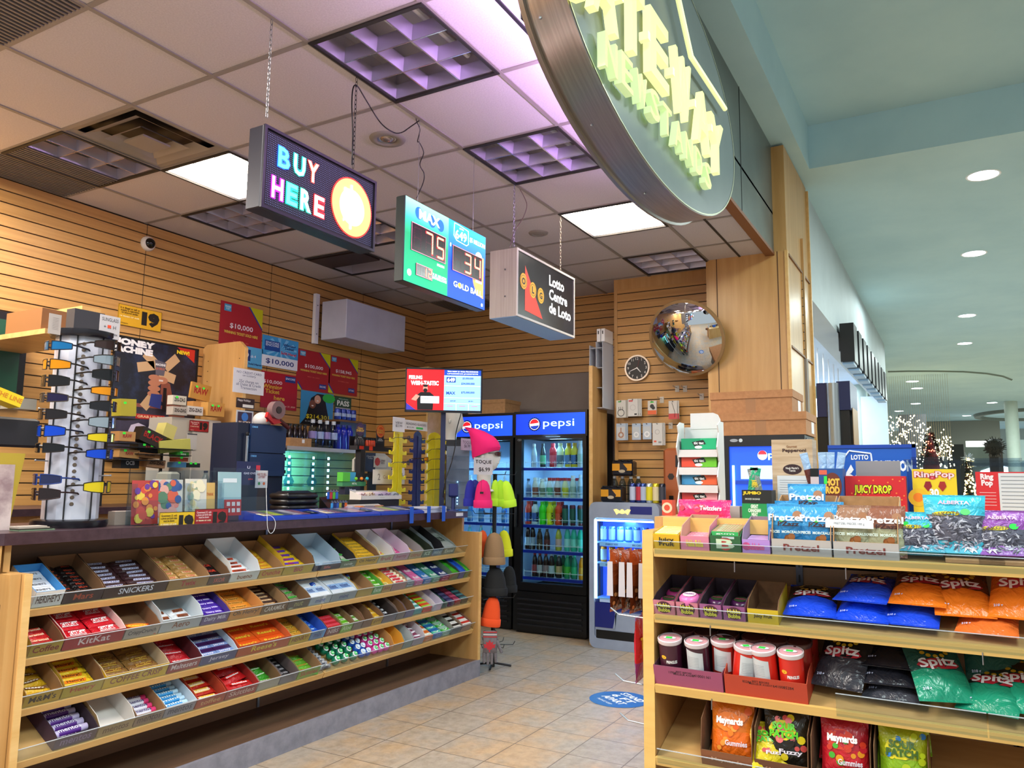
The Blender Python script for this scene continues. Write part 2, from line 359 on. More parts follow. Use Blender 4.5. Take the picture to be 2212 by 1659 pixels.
# ================================================================ hanging signs
SY=2.30
def chain(p0,p1,m,lab,grp=None,n=None):
 k=MB();p0=Vector(p0);p1=Vector(p1);L=(p1-p0).length;n=n or int(L/.022);d=(p1-p0)/n
 for i in range(n):
  c=p0+d*(i+.5);M=Matrix.Translation(c)@Matrix.Rotation(math.pi/2*(i%2),4,'Z')
  pts=[M@Vector((.0055*math.sin(2*math.pi*q/8),0,.0135*math.cos(2*math.pi*q/8)))for q in range(9)]
  k.tube(pts,.0016,m,4)
 return tag(k.build('hanging_chain'),lab,'chain')
LEDOFF=mat('#9fb4ff',.5,0,.5)
def led_board(k,x0,x1,z0,z1,n,m,r=.0012):
 dx=(x1-x0)/n;nz=int((z1-z0)/dx)
 for i in range(n):
  for j in range(nz):
   cx=x0+dx*(i+.5);cz=z0+dx*(j+.5);k.add([(cx-r,-.0008,cz),(cx,-.0008,cz-r),(cx+r,-.0008,cz),(cx,-.0008,cz+r)],[(0,1,2,3)],m)
p0=oy(571,275,SY);p1=oy(807,545,SY);W_=p1.x-p0.x;z0=p1.z+.0;z1=p0.z+.015;Hh=z1-z0
t=thing('led_sign','black hanging LED sign reading BUY HERE with a glowing coin disc','sign',(p0.x,SY,z0))
CASE=mat('#15131f',.35)
k=MB();k.bbox(0,W_,.004,.085,0,Hh,CASE,.004)
for a,b,c,d in((0,W_,0,.012),(0,W_,Hh-.012,Hh),(0,.012,.012,Hh-.012),(W_-.012,W_,.012,Hh-.012)):k.box(a,b,-.006,.004,c,d,CASE)
k.build('case',t)
k=MB();k.rect(.012,W_-.012,.012,Hh-.012,mat('#14131d',.6),.0032);kk=k
led_board(k,.02,W_-.02,.02,Hh-.02,74,LEDOFF,.0012);k.M=Matrix.Translation((0,.003,0));k.build('led_matrix',t)
k=MB()
def glow(s,x,z,h,edge,core,w=None):
 k.text(s,x,z,h,mat(edge,.5,0,2.0),-.0015,.085,w);k.text(s,x,z,h*.93,mat(core,.5,0,2.5),-.0025,.02,(w or h)*.86)
xs=[.16,.285,.40]
for ch,x,e,c in zip('BUY',xs,('#1457ff','#11d6b8','#ff3a18'),('#43e8ff','#e8fff8','#fffbe6')):glow(ch,W_*x,Hh*.70,Hh*.27,e,c,W_*.105)
for ch,x,e,c in zip('HERE',(.12,.235,.35,.465),('#e81cff','#12d9a0','#36ffb8','#ff1c20'),('#d9c9ff','#4bf5d0','#ffffff','#fff4ee')):glow(ch,W_*x,Hh*.30,Hh*.28,e,c,W_*.10)
cx,cz,rx=W_*.765,Hh*.48,Hh*.40
k.disc(cx,cz,rx,mat('#ff2a1c',.5,0,2),-.001,48);k.disc(cx,cz,rx*.955,mat('#ffb46c',.5,0,.95),-.002,48)
k.disc(cx,cz,rx*.62,mat('#ffd8a8',.5,0,1.1),-.003,32)
k.text('B',cx+rx*.02,cz,rx*1.15,mat('#ffffff',.5,0,7),-.0045,.09,rx*.85);k.box(cx-rx*.1,cx-rx*.02,-.0044,-.004,cz+rx*.5,cz+rx*.75,mat('#ffffff',.5,0,7));k.box(cx-rx*.1,cx-rx*.02,-.0044,-.004,cz-rx*.75,cz-rx*.5,mat('#ffffff',.5,0,7))
k.build('lit_display',t)
# lottery jackpot sign
p0=oy(876,424,SY);p1=oy(1048,670,SY);W_=p1.x-p0.x;z0=p1.z-.005;Hh=p0.z-z0+.01
t=thing('jackpot_sign','lit green and blue hanging lottery sign with red jackpot digits','sign',(p0.x,SY,z0))
k=MB();k.bbox(0,W_,.002,.06,0,Hh,mat('#10201f',.4),.004);k.build('case',t)
def grad(name,stops,e,axis=2):
 if name in _m:return _m[name]
 m,nt,b,N,L=nodes(name);tc=N('ShaderNodeTexCoord');sp=N('ShaderNodeSeparateXYZ');L(tc.outputs['Object'],sp.inputs[0])
 cr=N('ShaderNodeValToRGB');el=cr.color_ramp.elements
 for i,(p,c)in enumerate(stops):
  x=el[i]if i<2 else el.new(p)
  x.position=p;x.color=lin(c)
 L(sp.outputs[axis],cr.inputs[0]);L(cr.outputs[0],b.inputs['Base Color']);L(cr.outputs[0],b.inputs['Emission Color']);b.inputs['Emission Strength'].default_value=e;_m[name]=m;return m
k=MB();hw=W_*.5
k.rect(.004,hw,.004,Hh-.004,grad('backlit_green',[(0,'#12b07c'),(.25,'#0c9c62'),(.33,'#2fc79a'),(.45,'#9df5d6')],1.1),.0015)
k.rect(hw,W_-.004,.004,Hh-.004,grad('backlit_blue',[(0,'#1450d8'),(.2,'#1240c8'),(.32,'#1678e0'),(.45,'#22b4e8')],1.2),.0015)
k.disc(W_*.97,Hh*.42,Hh*.27,mat('#f2a25a',.5,0,1.2),.0008,32,a0=math.pi*.5,a1=math.pi*1.5)
k.disc(W_*.90,Hh*.66,Hh*.085,mat('#f4e8d8',.5,0,1.4),.0006,24)
wh=mat('#ffffff',.5,0,1.3);bl=mat('#1668b8',.5,0,1)
for a in(.15,.30,.40):k.disc(W_*a,Hh*(.86-.02*(a>.2)),Hh*.075,bl,.0002,20)
k.text('MAX',W_*.27,Hh*.86,Hh*.12,wh,-.0008,.03,W_*.24)
k.text('LOTTO',W_*.66,Hh*.93,Hh*.022,wh,-.001,.02);k.text('649',W_*.655,Hh*.84,Hh*.12,wh,-.001,.02,W_*.15)
P=[(W_*.57,Hh*.97),(W_*.62,Hh*.97),(W_*.75,Hh*.95),(W_*.755,Hh*.78),(W_*.73,Hh*.75),(W_*.60,Hh*.76),(W_*.565,Hh*.81)]
for a,b in zip(P,P[1:]+P[:1]):k.cyl((a[0],0,a[1]),(b[0],0,b[1]),.0022,wh,4)
k.text('$5 MILLION',W_*.875,Hh*.85,Hh*.07,wh,-.001,.02,W_*.21)
k.text('GOLD BALL',W_*.76,Hh*.20,Hh*.075,wh,-.001,.015,W_*.38);k.disc(W_*.645,Hh*.205,Hh*.03,mat('#f0a830',.5,0,1.2),-.0016,16)
k.text('MILLION',W_*.41,Hh*.345,Hh*.03,wh,-.001,.03);k.text('MILLION',W_*.90,Hh*.345,Hh*.03,wh,-.001,.03);k.text('X $1 MILLION\nMAXMILLIONS',W_*.40,Hh*.19,Hh*.07,wh,-.001,.03,W_*.17)
k.text('$',W_*.525,Hh*.67,Hh*.05,wh,-.001,.05);k.disc(W_*.06,Hh*.12,Hh*.04,wh,-.001,16);k.disc(W_*.95,Hh*.06,Hh*.022,wh,-.001,16);k.text('+',W_*.89,Hh*.67,Hh*.04,bl,-.0012,.03)
k.build('backlit_face',t)
RED=mat('#ff1020',.4,0,1.6);HOT=mat('#ffc890',.4,0,2.5);WIN=mat('#2a0414',.2);OFFD=mat('#7a2440',.5,0,.5)
SEG={'0':'abcdef','1':'bc','2':'abged','3':'abgcd','4':'fgbc','5':'afgcd','7':'abc','8':'abcdefg'}
def seg7(k,ch,x,z,w,h,m1,m2):
 P={'a':((0,h),(w,h)),'b':((w,h),(w,h/2)),'c':((w,h/2),(w,0)),'d':((0,0),(w,0)),'e':((0,h/2),(0,0)),'f':((0,h),(0,h/2)),'g':((0,h/2),(w,h/2))}
 for s_ in 'abcdefg':
  (ax,az),(bx,bz)=P[s_];on=s_ in SEG.get(ch,'')
  n=6
  for i in range(n):
   for q in(-1,1):
    f=(i+.5)/n;cx=x+ax+(bx-ax)*f;cz_=z+az+(bz-az)*f;o_=q*h*.022
    if ax==bx:cx+=o_
    else:cz_+=o_
    r=h*(.034 if on else.013);k.disc(cx,cz_,r,(m2 if on else OFFD),-.0042 if on else-.0032,6)
  if on:
   v=h*.062;x0,x1=sorted((ax,bx));y0,y1=sorted((az,bz));k.rect(x+x0-v,x+x1+v,z+y0-v,z+y1+v,m1,-.0036)
k=MB()
for(a,b,c,d,s_)in((.07,.46,.39,.72,'875'),(.55,.94,.36,.68,'834'),(.13,.31,.12,.26,'812')):
 k.box(W_*a,W_*b,-.003,.002,Hh*c,Hh*d,WIN)
 for e_ in((W_*a,W_*b,Hh*c,Hh*c+.003),(W_*a,W_*b,Hh*d-.003,Hh*d),(W_*a,W_*a+.003,Hh*c,Hh*d),(W_*b-.003,W_*b,Hh*c,Hh*d)):k.rect(e_[0],e_[1],e_[2],e_[3],mat('#ff9ab0',.4,0,.8),-.0034)
 cw=W_*(b-a)/3;hh=Hh*(d-c)*.72
 for i,ch in enumerate(s_):
  seg7(k,' ' if i==0 else ch,W_*a+cw*(i+.24),Hh*c+Hh*(d-c)*.14,cw*.55,hh,RED,HOT)
k.build('digit_display',t)
# black lottery centre lightbox
p0=oy(1116,536,SY);p1=oy(1240,729,SY);W_=p1.x-p0.x;z0=p1.z-.005;Hh=p0.z-z0+.005;D_=.19
t=thing('lightbox_sign','aluminium box sign, black face with a red triangle and three yellow letter discs','sign',(p0.x,SY,z0));AL=two_tone('brushed_aluminium_side','#9d938c','#aba29b',(40,40,1),2,.35)
k=MB();k.box(0,W_,0,D_,0,Hh,AL)
for yy,zz in((.08,.13),(.08,Hh-.13)):k.ball((-.001,yy,zz),.006,STEEL,8,4)
for a,b,c,d in((0,W_,0,.014),(0,W_,Hh-.014,Hh),(0,.014,.014,Hh-.014),(W_-.014,W_,.014,Hh-.014)):k.box(a,b,-.006,-.0001,c,d,mat('#cfcac4',.35))
k.box(.002,W_-.002,.002,D_-.002,-.003,-.0005,mat('#8fb4dc',.5));k.build('case',t)
k=MB();k.rect(.014,W_-.014,.014,Hh-.014,two_tone('black_sign_face','#131118','#221e28',(1,1,1),12,.25),-.001)
k.poly([(W_*.13,Hh*.80),(W_*.13,Hh*.13),(W_*.42,Hh*.10)],mat('#d8321e',.4,0,.25),-.002)
for a,b,ch in((.105,.60,'O'),(.255,.53,'L'),(.385,.50,'G')):
 z_=Hh*(b-.05);k.disc(W_*a,z_,Hh*.105,mat('#e0a41c',.4,0,.3),-.003-.0004*a,24,rz=Hh*.12);k.ring(W_*a,z_,Hh*.084,Hh*.09,mat('#1b1618',.4),-.0036,24);k.text(ch,W_*a,z_,Hh*.105,mat('#1b1618',.4),-.004,.04)
for i,s_ in enumerate(('Lotto','Centre','de Loto')):
 V,F,tw,th=text_mesh(s_,.03);hh=Hh*.17;kx=W_*(.27,.33,.40)[i]
 k.text(s_,W_*.53+kx/2,Hh*(.76-.215*i),hh,mat('#f4f4f6',.4,0,.5),-.002,.03,kx)
k.build('face',t)
def onclg(px,py):return oz(px,py,CZ)
def hang(px,py,y2,X=None,m=STEEL,lab='',blk=False):
 a=onclg(px,py);a.y=SY+.04;return chain((a.x,a.y,CZ-.01),(a.x,a.y,y2),m,lab)
hang(587,38,2.80,lab='thin silver chain holding the left end of the buy here sign');hang(765,165,2.78,m=DK,lab='dark chain holding the right end of the buy here sign')
a=onclg(903,255);tag(MB().cyl((a.x,SY+.03,CZ),(a.x,SY+.03,2.77),.0012,STEEL,5).build('hanging_wire'),'thin wire holding the left end of the jackpot sign','wire')
a=onclg(1022,335);tag(MB().cyl((a.x,SY+.03,CZ),(a.x,SY+.03,2.77),.0012,STEEL,5).build('hanging_wire'),'thin wire holding the right end of the jackpot sign','wire')
hang(1106,398,2.82,lab='silver chain holding the left end of the black faced box sign');hang(1207,466,2.82,m=mat('#d8ccb4',.3,.8),lab='bright chain holding the right end of the black faced box sign')
def cable(pts,r,m,lab):   # smooth through points
 P=[Vector(p)for p in pts];Q=[]
 for i in range(len(P)-1):
  a,b,c,d=P[max(i-1,0)],P[i],P[i+1],P[min(i+2,len(P)-1)]
  for s_ in range(6):
   u=s_/6;Q.append(.5*((2*b)+(c-a)*u+(2*a-5*b+4*c-d)*u*u+(3*b-a-3*c+d)*u**3))
 Q.append(P[-1]);return tag(MB().tube(Q,r,m,6).build('power_cable',smooth=60),lab,'cable')
cy=SY+.05
cable([oy(*p,cy)for p in((760,356),(762,290),(760,225),(763,190),(772,186),(790,215),(822,265),(850,286),(868,286),(885,275),(912,256))],.0032,BLACK,'black cable looping along the ceiling from the buy here sign')
cable([oy(*p,cy)for p in((898,248),(900,262),(907,280),(902,305),(906,308),(915,330),(907,355),(916,375),(914,395),(900,428))],.0026,BLACK,'black bundled cable dropping onto the jackpot sign')
cable([oy(*p,cy)for p in((1118,400),(1132,425),(1138,445),(1130,470),(1112,500),(1101,535))],.003,mat('#7a6668',.4),'greyish flex curving down to the black faced box sign')
# ================================================================ oval shop sign on the fascia
t=thing('oval_sign','large oval metal drum sign with glowing raised letters on the fascia','sign',(3.12,1.0,3.159))
n=72;V=[];F=[]
rings=[(0,0,1.154,.561,0),(.0,0,1.165,.567,.004),(.03,-.003,1.163,.56,.03),(.14,-.023,1.13,.50,.2),(.145,-.023,1.145,.51,.205),(.145,-.023,1.14,.505,.225)]
BR=two_tone('brushed_metal_drum','#8f8a86','#a29c98',(1,30,1),3,.36);BR.node_tree.nodes['Principled BSDF'].inputs['Metallic'].default_value=.85
for dx,dz,a,b,y in rings:V+=[(dx+a*math.cos(2*math.pi*i/n),y,dz+b*math.sin(2*math.pi*i/n))for i in range(n)]
for r in range(len(rings)-1):F+=[(r*n+i,r*n+(i+1)%n,(r+1)*n+(i+1)%n,(r+1)*n+i)for i in range(n)]
k=MB();k.add(V,F,BR);k.box(-.9,.9,.21,.24,-.2,.5,DK)
for a in range(0,n,6):
 an=2*math.pi*a/n;k.ball((.015+1.15*math.cos(an),.12,-.01+.535*math.sin(an)),.006,STEEL,6,4)
k.build('drum',t,smooth=40)
k=MB();k.disc(0,0,1.154,two_tone('sign_face_green','#5f6a6a','#687372',(1,1,1),2,.3),.001,72,rz=.561);k.ring(0,0,1.148,1.158,mat('#c9cfb0',.3,.5),-.001,72,.561/1.154);k.build('face',t)
LET=mat('#d8dc8c',.6,0,.40);LETS=mat('#f0f2b0',.6,0,.5);LETC=mat('#c4dca0',.6,0,.5)
def letters(k,s,xs,zs,h,w,d,mf,ms):
 for ch,x,z in zip(s,xs,zs):
  V,F,tw,th=text_mesh(ch,.012);kx=w/tw if ch not in 'I' else h/th;kz=h/th
  # outline side walls: boundary edges of the fill
  from collections import Counter
  ec=Counter();
  for f in F:
   for a,b in zip(f,f[1:]+f[:1]):ec[(a,b)]+=1
  bd=[(a,b)for(a,b)in ec if(b,a)not in ec]
  P0=[(x+a*kx,-d,z+b*kz)for a,b in V];P1=[(x+a*kx,-.012,z+b*kz)for a,b in V];N_=len(V)
  k.add(P0,F,mf);k.add(P0+P1,[(a,a+N_,b+N_,b)for a,b in bd],ms)
k=MB()
gx=[2.02,2.31,2.58,2.87,3.19,3.50,3.75];letters(k,'GATEWAY',[a-3.12 for a in gx],[3.06-3.159+.035-.10*((a-2.98)/1.0)**2 for a in gx],.28,.225,.045,LET,LETS)
for a,b in zip(gx,gx[1:]):k.box((a+b)/2-3.12-.012,(a+b)/2-3.12+.012,-.05,-.012,-.13+.035,-.095+.035,LETS)
k.build('upper_lettering',t)
k=MB();nx=[2.36+.151*i for i in range(9)];letters(k,'NEWSTANDS',[a-3.12 for a in nx],[2.83-3.159-.02*((a-2.98)/.6)**2+.008 for a in nx],.125,.112,.042,mat('#c2cc80',.6,0,.38),LETC);k.build('lower_lettering',t)
k=MB();P=[(3.02,3.52),(3.12,3.50),(3.22,3.40),(3.322,3.30),(3.93,3.315)];
for(a,b),(c,d)in zip(P,P[1:]):k.cyl((a-3.12,-.04,b-3.159),(c-3.12,-.04,d-3.159),.013,LETS,8)
k.build('swash',t)
# coloured LED strip tucked behind the drum, washing the ceiling
tag(MB().box(-.62,.98,.2405,.26,-.08,-.06,mat('#d0a0ff',.5,0,3)).build('led_tape',t),'purple LED tape along the back of the drum')
lamp('led_strip_light','AREA',(3.0,1.32,3.02),15,(.80,.50,1),2.2,.06,(2.3,0,0))
# ================================================================ candy counter (front along X, faces -Y)
TOPM=Matrix.Rotation(-math.pi/2,4,'X')          # text laid on a top face
TILT=math.radians(27);CX0,CX1=1.71,4.86
SH=[(3.135,.822),(3.095,.648),(3.08,.470),(3.06,.290)]     # front edge (Y, z of lower edge) of the four shelves
LAM=two_tone('plum_laminate','#36232b','#453038',(1,1,1),25,.3)
BASEM=two_tone('worn_grey_plinth','#76747f','#8b8894',(1,1,1),14,.55)
t=thing('candy_counter','long maple counter base with four tilted candy shelves and grey plinth','counter',(0,0,0));cab=t
for x0,x1,lb in((CX0-.025,CX0,0),(CX1,CX1+.025,1)):
 k=MB();P=[(3.01,.11),(3.9,.11),(3.9,1.099),(3.16,1.099),(3.16,1.0),(3.01,1.0)]
 M=Matrix.Translation((x1,0,0))@Matrix.Rotation(math.pi/2,4,'Z');k.prism(P,0,x1-x0,WOODV,M);k.box(x0-.001,x1+.001,3.004,3.011,.11,1.0,EDGE);k.build('side_panel',t)
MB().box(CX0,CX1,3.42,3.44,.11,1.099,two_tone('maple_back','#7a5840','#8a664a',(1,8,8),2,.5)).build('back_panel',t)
MB().box(CX0-.02,CX1+.02,3.0,3.02,0,.112,BASEM).build('plinth',t)
MB().box(CX0,CX1,3.02,3.42,.095,.111,two_tone('brown_deck','#5c4434','#70543f',(1,8,8),2,.5)).build('base_deck',t)  # deck in a darker brown than the shelves
for x in(3.22,4.35):k=MB();k.box(x,x+.014,3.41,3.42,.115,1.099,STEEL);k.build('upright_strip',t)
JX=oy(683,1240,3.135).x
def shelf_frame(i):y,z=SH[i];return Vector((0,y,z))
for i,(y,z)in enumerate(SH):
 for x0,x1 in((CX0+.002,JX-.003),(JX+.003,CX1-.002)):
  M=Matrix.Translation((0,y,z))@Matrix.Rotation(TILT,4,'X')
  k=MB();k.M=M;k.box(x0,x1,.006,.32,.013,.031,WOODX);k.box(x0,x1,0,.006,.0,.031,EDGE);k.build('shelf',t)
  k=MB();k.M=M;k.box(x0+.01,x1-.01,.004,.006,.032,.088,ACR);k.box(x0+.01,x1-.01,.0035,.0065,.087,.089,mat('#dfe6ee',.2,0,0,.55));tag(k.build('price_lip',t),'clear acrylic front lip')
 for x in(CX0+.5,JX-.25,JX+.35,CX1-.3):
  q=MB();q.M=M;q.box(x-.002,x+.002,.02,.03,-.015,.013,STEEL);q.build('shelf_clip',t)
# countertop
k=MB();P=[(1.0,3.26),(1.52,3.20),(1.66,3.12),(4.87,3.12),(4.87,3.80),(1.0,3.80)]
k.M=Matrix.Translation((0,0,1.10))@Matrix.Rotation(-math.pi/2,4,'X')@Matrix.Diagonal((1,1,1,1))
k2=MB();V=[(a,b,1.10)for a,b in P]+[(a,b,1.145)for a,b in P];n=6
k2.add(V,[tuple(reversed(range(n))),tuple(range(n,2*n))]+[(i,(i+1)%n,n+(i+1)%n,n+i)for i in range(n)],LAM);tag(k2.build('countertop'),'long chipped plum laminate countertop over the candy shelves','countertop');CT=1.1452
# unit to the left of the counter
t=thing('side_shelf_unit','maple shelf unit cut off by the left edge of the picture','shelf unit')
k=MB();k.box(1.645,1.683,3.03,3.10,0,1.0,WOODV);k.build('side_panel',t)
for z,m in((.86,LAM),(.60,WOODX),(.34,WOODX),(.05,WOODX)):MB().box(1.05,1.644 if z<.8 else 1.683,3.08,3.34,z,z+.03,m).build('shelf',t)
MB().box(1.05,1.683,3.341,3.36,0,1.099,two_tone('maple_back','#6b4a38','#7a563f',(1,8,8),2,.5)).build('back_panel',t)
MB().box(.9,1.66,3.13,3.34,.985,1.099,WOODV).build('drawer_front',t)
# ---- products
def wrapper(k,w,d,h,m,ends=None,flat=.9):
 """flow-wrapped bar lying along x, crimped ends"""
 xs=[-.5,-.46,-.40,-.30,.30,.40,.46,.5];hf=[.10,.12,.7,1,1,.7,.12,.10];df=[1,.96,.98,1,1,.98,.96,1];n=8;V=[];F=[]
 for x,a,b in zip(xs,hf,df):
  for q in range(n):
   an=2*math.pi*(q+.5)/n;V.append((x*w,.5*d*b*max(-1,min(1,1.15*math.cos(an))),h*.5*(1+a*max(-1,min(1,1.15*math.sin(an))))))
 for r in range(len(xs)-1):
  for q in range(n):F.append((r*n+q,(r+1)*n+q,(r+1)*n+(q+1)%n,r*n+(q+1)%n))
 F+=[tuple(range(n)),tuple(reversed(range((len(xs)-1)*n,len(xs)*n)))]
 k.add(V,F[:2*n]+F[5*n:],ends or m);k.add(V,F[2*n:5*n],m)
def item_mesh(kind,w,d,h,c1,c2,txt,tc):
 k=MB();a=foil(c1,.28,60,.35)if kind in('bar','bag')else mat(c1,.28);b=mat(c2,.3)
 if kind=='bar':
  wrapper(k,w,d,h,a,a);
  if c2!=c1:k.add([(-.30*w,-.26*d,h*1.075),(.26*w,-.26*d,h*1.075),(.30*w,.26*d,h*1.075),(-.26*w,.26*d,h*1.075)],[(0,1,2,3)],b)
  if txt:k.text(txt,0,0,d*.42,mat(tc,.4),-h*1.1,.02,min(w*.62,d*.42*.8*len(txt)),M=TOPM)
 elif kind=='box':
  k.box(-w/2,w/2,-d/2,d/2,0,h,a);k.box(-w*.5-.0002,w*.5+.0002,-d*.22,d*.22,-.0001,h+.0004,b)
  if txt:k.text(txt,0,0,d*.34,mat(tc,.4),-(h+.0012),.02,w*.7,M=TOPM);k.text(txt,0,h/2,h*.34,mat(tc,.4),-d/2-.0008,.02,w*.7)
 elif kind=='roll':
  M=Matrix.Translation((-w/2,0,h/2))@Matrix.Rotation(math.pi/2,4,'Y');r=h/2
  k.lathe([(r*.4,0),(r,w*.03),(r,w*.2)],b,12,M,cap=True);k.lathe([(r,w*.2),(r,w*.78)],a,12,M,cap=False);k.lathe([(r,w*.78),(r,w*.97),(r*.4,w)],b,12,M)
  if txt:k.text(txt,0,0,d*.5,mat(tc,.4),-h*1.01,.02,w*.6,M=TOPM)
 elif kind=='tub':       # round squeezable tub of gum, cap up
  w=h
  k.ball((0,0,0),w*.5,a,14,8,M=Matrix.Translation((0,0,h*.5)))
  T=Matrix.Translation((0,-w*.12,h*.5+w*.42))@Matrix.Rotation(-math.pi/2+.35,4,'X')
  k.lathe([(w*.34,-w*.02),(w*.36,w*.04),(w*.30,w*.07)],mat('#e9eef0',.3),14,Matrix.Translation((0,-w*.12,h*.5+w*.40))@Matrix.Rotation(.35,4,'X'))
  k.disc(0,0,w*.25,b,-.0,14);k.v[-14:]=[tuple(T@Vector((x,-w*.055-.006,z)))for x,y,z in k.v[-14:]]
  k.text(txt,0,0,w*.14,mat('#ffffff',.4),-w*.055-.0075,.03,w*.36,M=T)
 elif kind=='bag':
  nx,ny=8,6;V=[]
  for j in range(ny+1):
   for i in range(nx+1):
    u=i/nx;v=j/ny;p=(math.sin(math.pi*u)*math.sin(math.pi*v))**.6
    V.append(((u-.5)*w,(v-.5)*d,h*.15+h*.85*p+random.uniform(-1,1)*h*.07*(0<i<nx)*(0<j<ny)))
  F=[(j*(nx+1)+i,j*(nx+1)+i+1,(j+1)*(nx+1)+i+1,(j+1)*(nx+1)+i)for j in range(ny)for i in range(nx)]
  k.add(V,F,a);N_=len(V);k.add([(x,y,0)for x,y,z in V],[tuple(reversed(f))for f in F],a)
  k.add([(-w/2,-d/2,0),(w/2,-d/2,0),(w/2,d/2,0),(-w/2,d/2,0),(-w/2,-d/2,h*.15),(w/2,-d/2,h*.15),(w/2,d/2,h*.15),(-w/2,d/2,h*.15)],[(0,1,5,4),(1,2,6,5),(2,3,7,6),(3,0,4,7)],a)
  if txt:k.disc(0,0,w*.32,b,0,16,rz=d*.2);k.v[-16:]=[(x,z,h*1.08)for x,y,z in k.v[-16:]];k.text(txt,0,0,d*.17,mat(tc,.4),-h*1.12,.03,w*.5,M=TOPM)
 return k
def tray_mesh(w,d,lip,back,cin,cout,txt,tc,lipc=None,th=.0022,sp=None):
 k=MB();ci=mat(cin,.8)if isinstance(cin,str)else cin;co=mat(cout,.5)if isinstance(cout,str)else cout
 k.box(0,w,0,d,0,th,ci)
 for x in(0,w-th):
  P=[(0,0),(d,0),(d,back),(d*.18,back if lip>back*.8 else lip+(back-lip)*.7),(0,lip)]
  k.prism(P,0,th,ci,Matrix.Translation((x+th,0,0))@Matrix.Rotation(math.pi/2,4,'Z'))
 for x in(-.0004,w+.0004):    # printed outer sides
  P=[(x,0,0),(x,d,0),(x,d,back),(x,d*.18,lip+(back-lip)*.7),(x,0,lip)];k.add(P,[(0,1,2,3,4)],co)
 k.box(0,w,d-th,d,th,back,ci);k.box(0,w,0,th,0,lip,ci);k.rect(0,w,0,lip,mat(lipc,.5)if lipc else co,-.0006)
 if txt:k.text(txt,w/2,lip*.5,lip*(.5 if '\n' not in txt else.75),mat(tc,.4),-.0014,.015,min(w*.82,lip*.5*.75*len(txt)))
 return k
SHN=['top','second','third','bottom']
def px2x(px,i):
 y,z=SH[i];py=1320-.14*(px-66)if i==0 else(1430-.2*(px-60)if i==1 else(1540-.24*(px-46)if i==2 else 1640-.28*(px-25)))
 return oy(px,py,y+.01).x
rnd=random.Random(3)
def tray(i,px0,px1,tdesc,tcol,cout,txt,tc,items=None,lip=.055,back=.07,d=.25,idesc='',iname='chocolate_bar',icat='chocolate bar',lipc=None,x_=None):
 """items: (kind, ncol, nrow, c1, c2, text, tcol[, layers, rows_left_empty_at_back])"""
 x0,x1=(px2x(px0,i),px2x(px1,i))if x_ is None else x_
 x0=max(x0,CX0+.004);x1=min(x1,CX1-.03);w=x1-x0-.004;y,z=SH[i];R=Matrix.Rotation(TILT,4,'X');O=Vector((x0,y,z))+R@Vector((0,.010,.0325))
 wr='box tray' if tcol else 'clear slot'
 if tcol is not None:
  o=tray_mesh(w,d,lip,back,tcol,cout,txt,tc,lipc).build('display_tray',loc=O);o.rotation_euler=(TILT,0,0)
  tag(o,f'{tdesc} tray on the {SHN[i]} candy shelf','tray')
 if not items:return
 for it in(items if isinstance(items,list)else[items]):
  kind,nc,nr,c1,c2,s,sc_=it[:7];lay=it[7]if len(it)>7 else 1;r0=it[8]if len(it)>8 else 0;cf=it[9]if len(it)>9 else(0,1)
  cw=(w-.006)*(cf[1]-cf[0])/nc;rd=(d-.008)/nr;hh={'bar':min(.022,rd*.62),'roll':rd*.86,'box':.016,'tub':min(cw,rd)*.97,'bag':.022}[kind]
  if kind=='box' and lay==1:hh=min(.05,lip*.95)
  proto=None;nm=iname if len(it)<=10 else it[10];lb=(idesc if len(it)<=11 else it[11])+f' in the {tdesc} tray' if tcol is not None else idesc+f' behind the clear lip, {SHN[i]} candy shelf'
  for r in range(r0 if r0>0 else 0,nr+(r0 if r0<0 else 0)):
   for c in range(nc):
    for l in range(lay):
     jx,jy,ja=(rnd.uniform(-.002,.002),rnd.uniform(-.002,.002),rnd.uniform(-.05,.05))if kind not in('box',)else(0,0,0)
     if kind=='bag':ja*=5
     P=O+R@Vector((.003+(w-.006)*cf[0]+cw*(c+.5)+jx,.004+rd*(r+.5)+jy,.0026+hh*1.1*l))
     rot=(R@Matrix.Rotation(ja,4,'Z')).to_euler()
     if proto is None:
      proto=item_mesh(kind,cw*.97,rd*.96,hh,c1,c2,s,sc_).build(nm,smooth=35 if kind in('bar','tub','roll','bag')else None)
      tag(proto,lb,icat,lb.replace(f' in the {tdesc} tray','s of the '+tdesc+' tray')[:70]);o=proto
     else:o=proto.copy();COL.objects.link(o)
     o.location=P;o.rotation_euler=rot
K1='#7d5a3c';K2='#a07a52'
# top shelf
tray(0,60,126,'white and blue cookie bar','#3f8fd0','#e8e4e0',"HERSHEY'S",'#5a4038',('box',1,5,'#e9e9ee','#dfe4ee',"HERSHEY'S",'#4a3830',2),lip=.07,idesc='white and brown cookie bar',d=.2)
tray(0,127,213,'dark brown left',K1,'#34222a','Mars','#b34a30',('bar',2,9,'#160f10','#1c1212','Mars','#c0442c'),idesc='black wrapped bar with red script')
tray(0,213,352,'chocolate brown two column',K1,'#3d2628','SNICKERS','#e8e8f4',('bar',2,8,'#3a2226','#e4e2f2','SNICKERS','#2b3a86'),idesc='brown bar with blue lettering on white')
tray(0,353,441,'tan kraft gold bar',K2,'#a37c4a','Twix','#b8203c',('bar',2,7,'#b88a4c','#dfc08a','TWIX','#d01c28'),idesc='gold bar with red lettering')
tray(0,442,488,'small dark red',K1,'#3a2224','SKOR','#b83a34',('bar',1,5,'#1c1414','#26181a','SKOR','#e0402c',1,-2),idesc='thin black bar with red letters',lip=.045)
tray(0,489,551,'tall white','#d4d8dc','#e6e2dc','bueno','#8a4a30',('bar',1,7,'#eeeef0','#d84c20','bueno','#1c1816',1,-2),idesc='white bar with an orange band',lip=.05,back=.10,lipc='#e2ddd4')
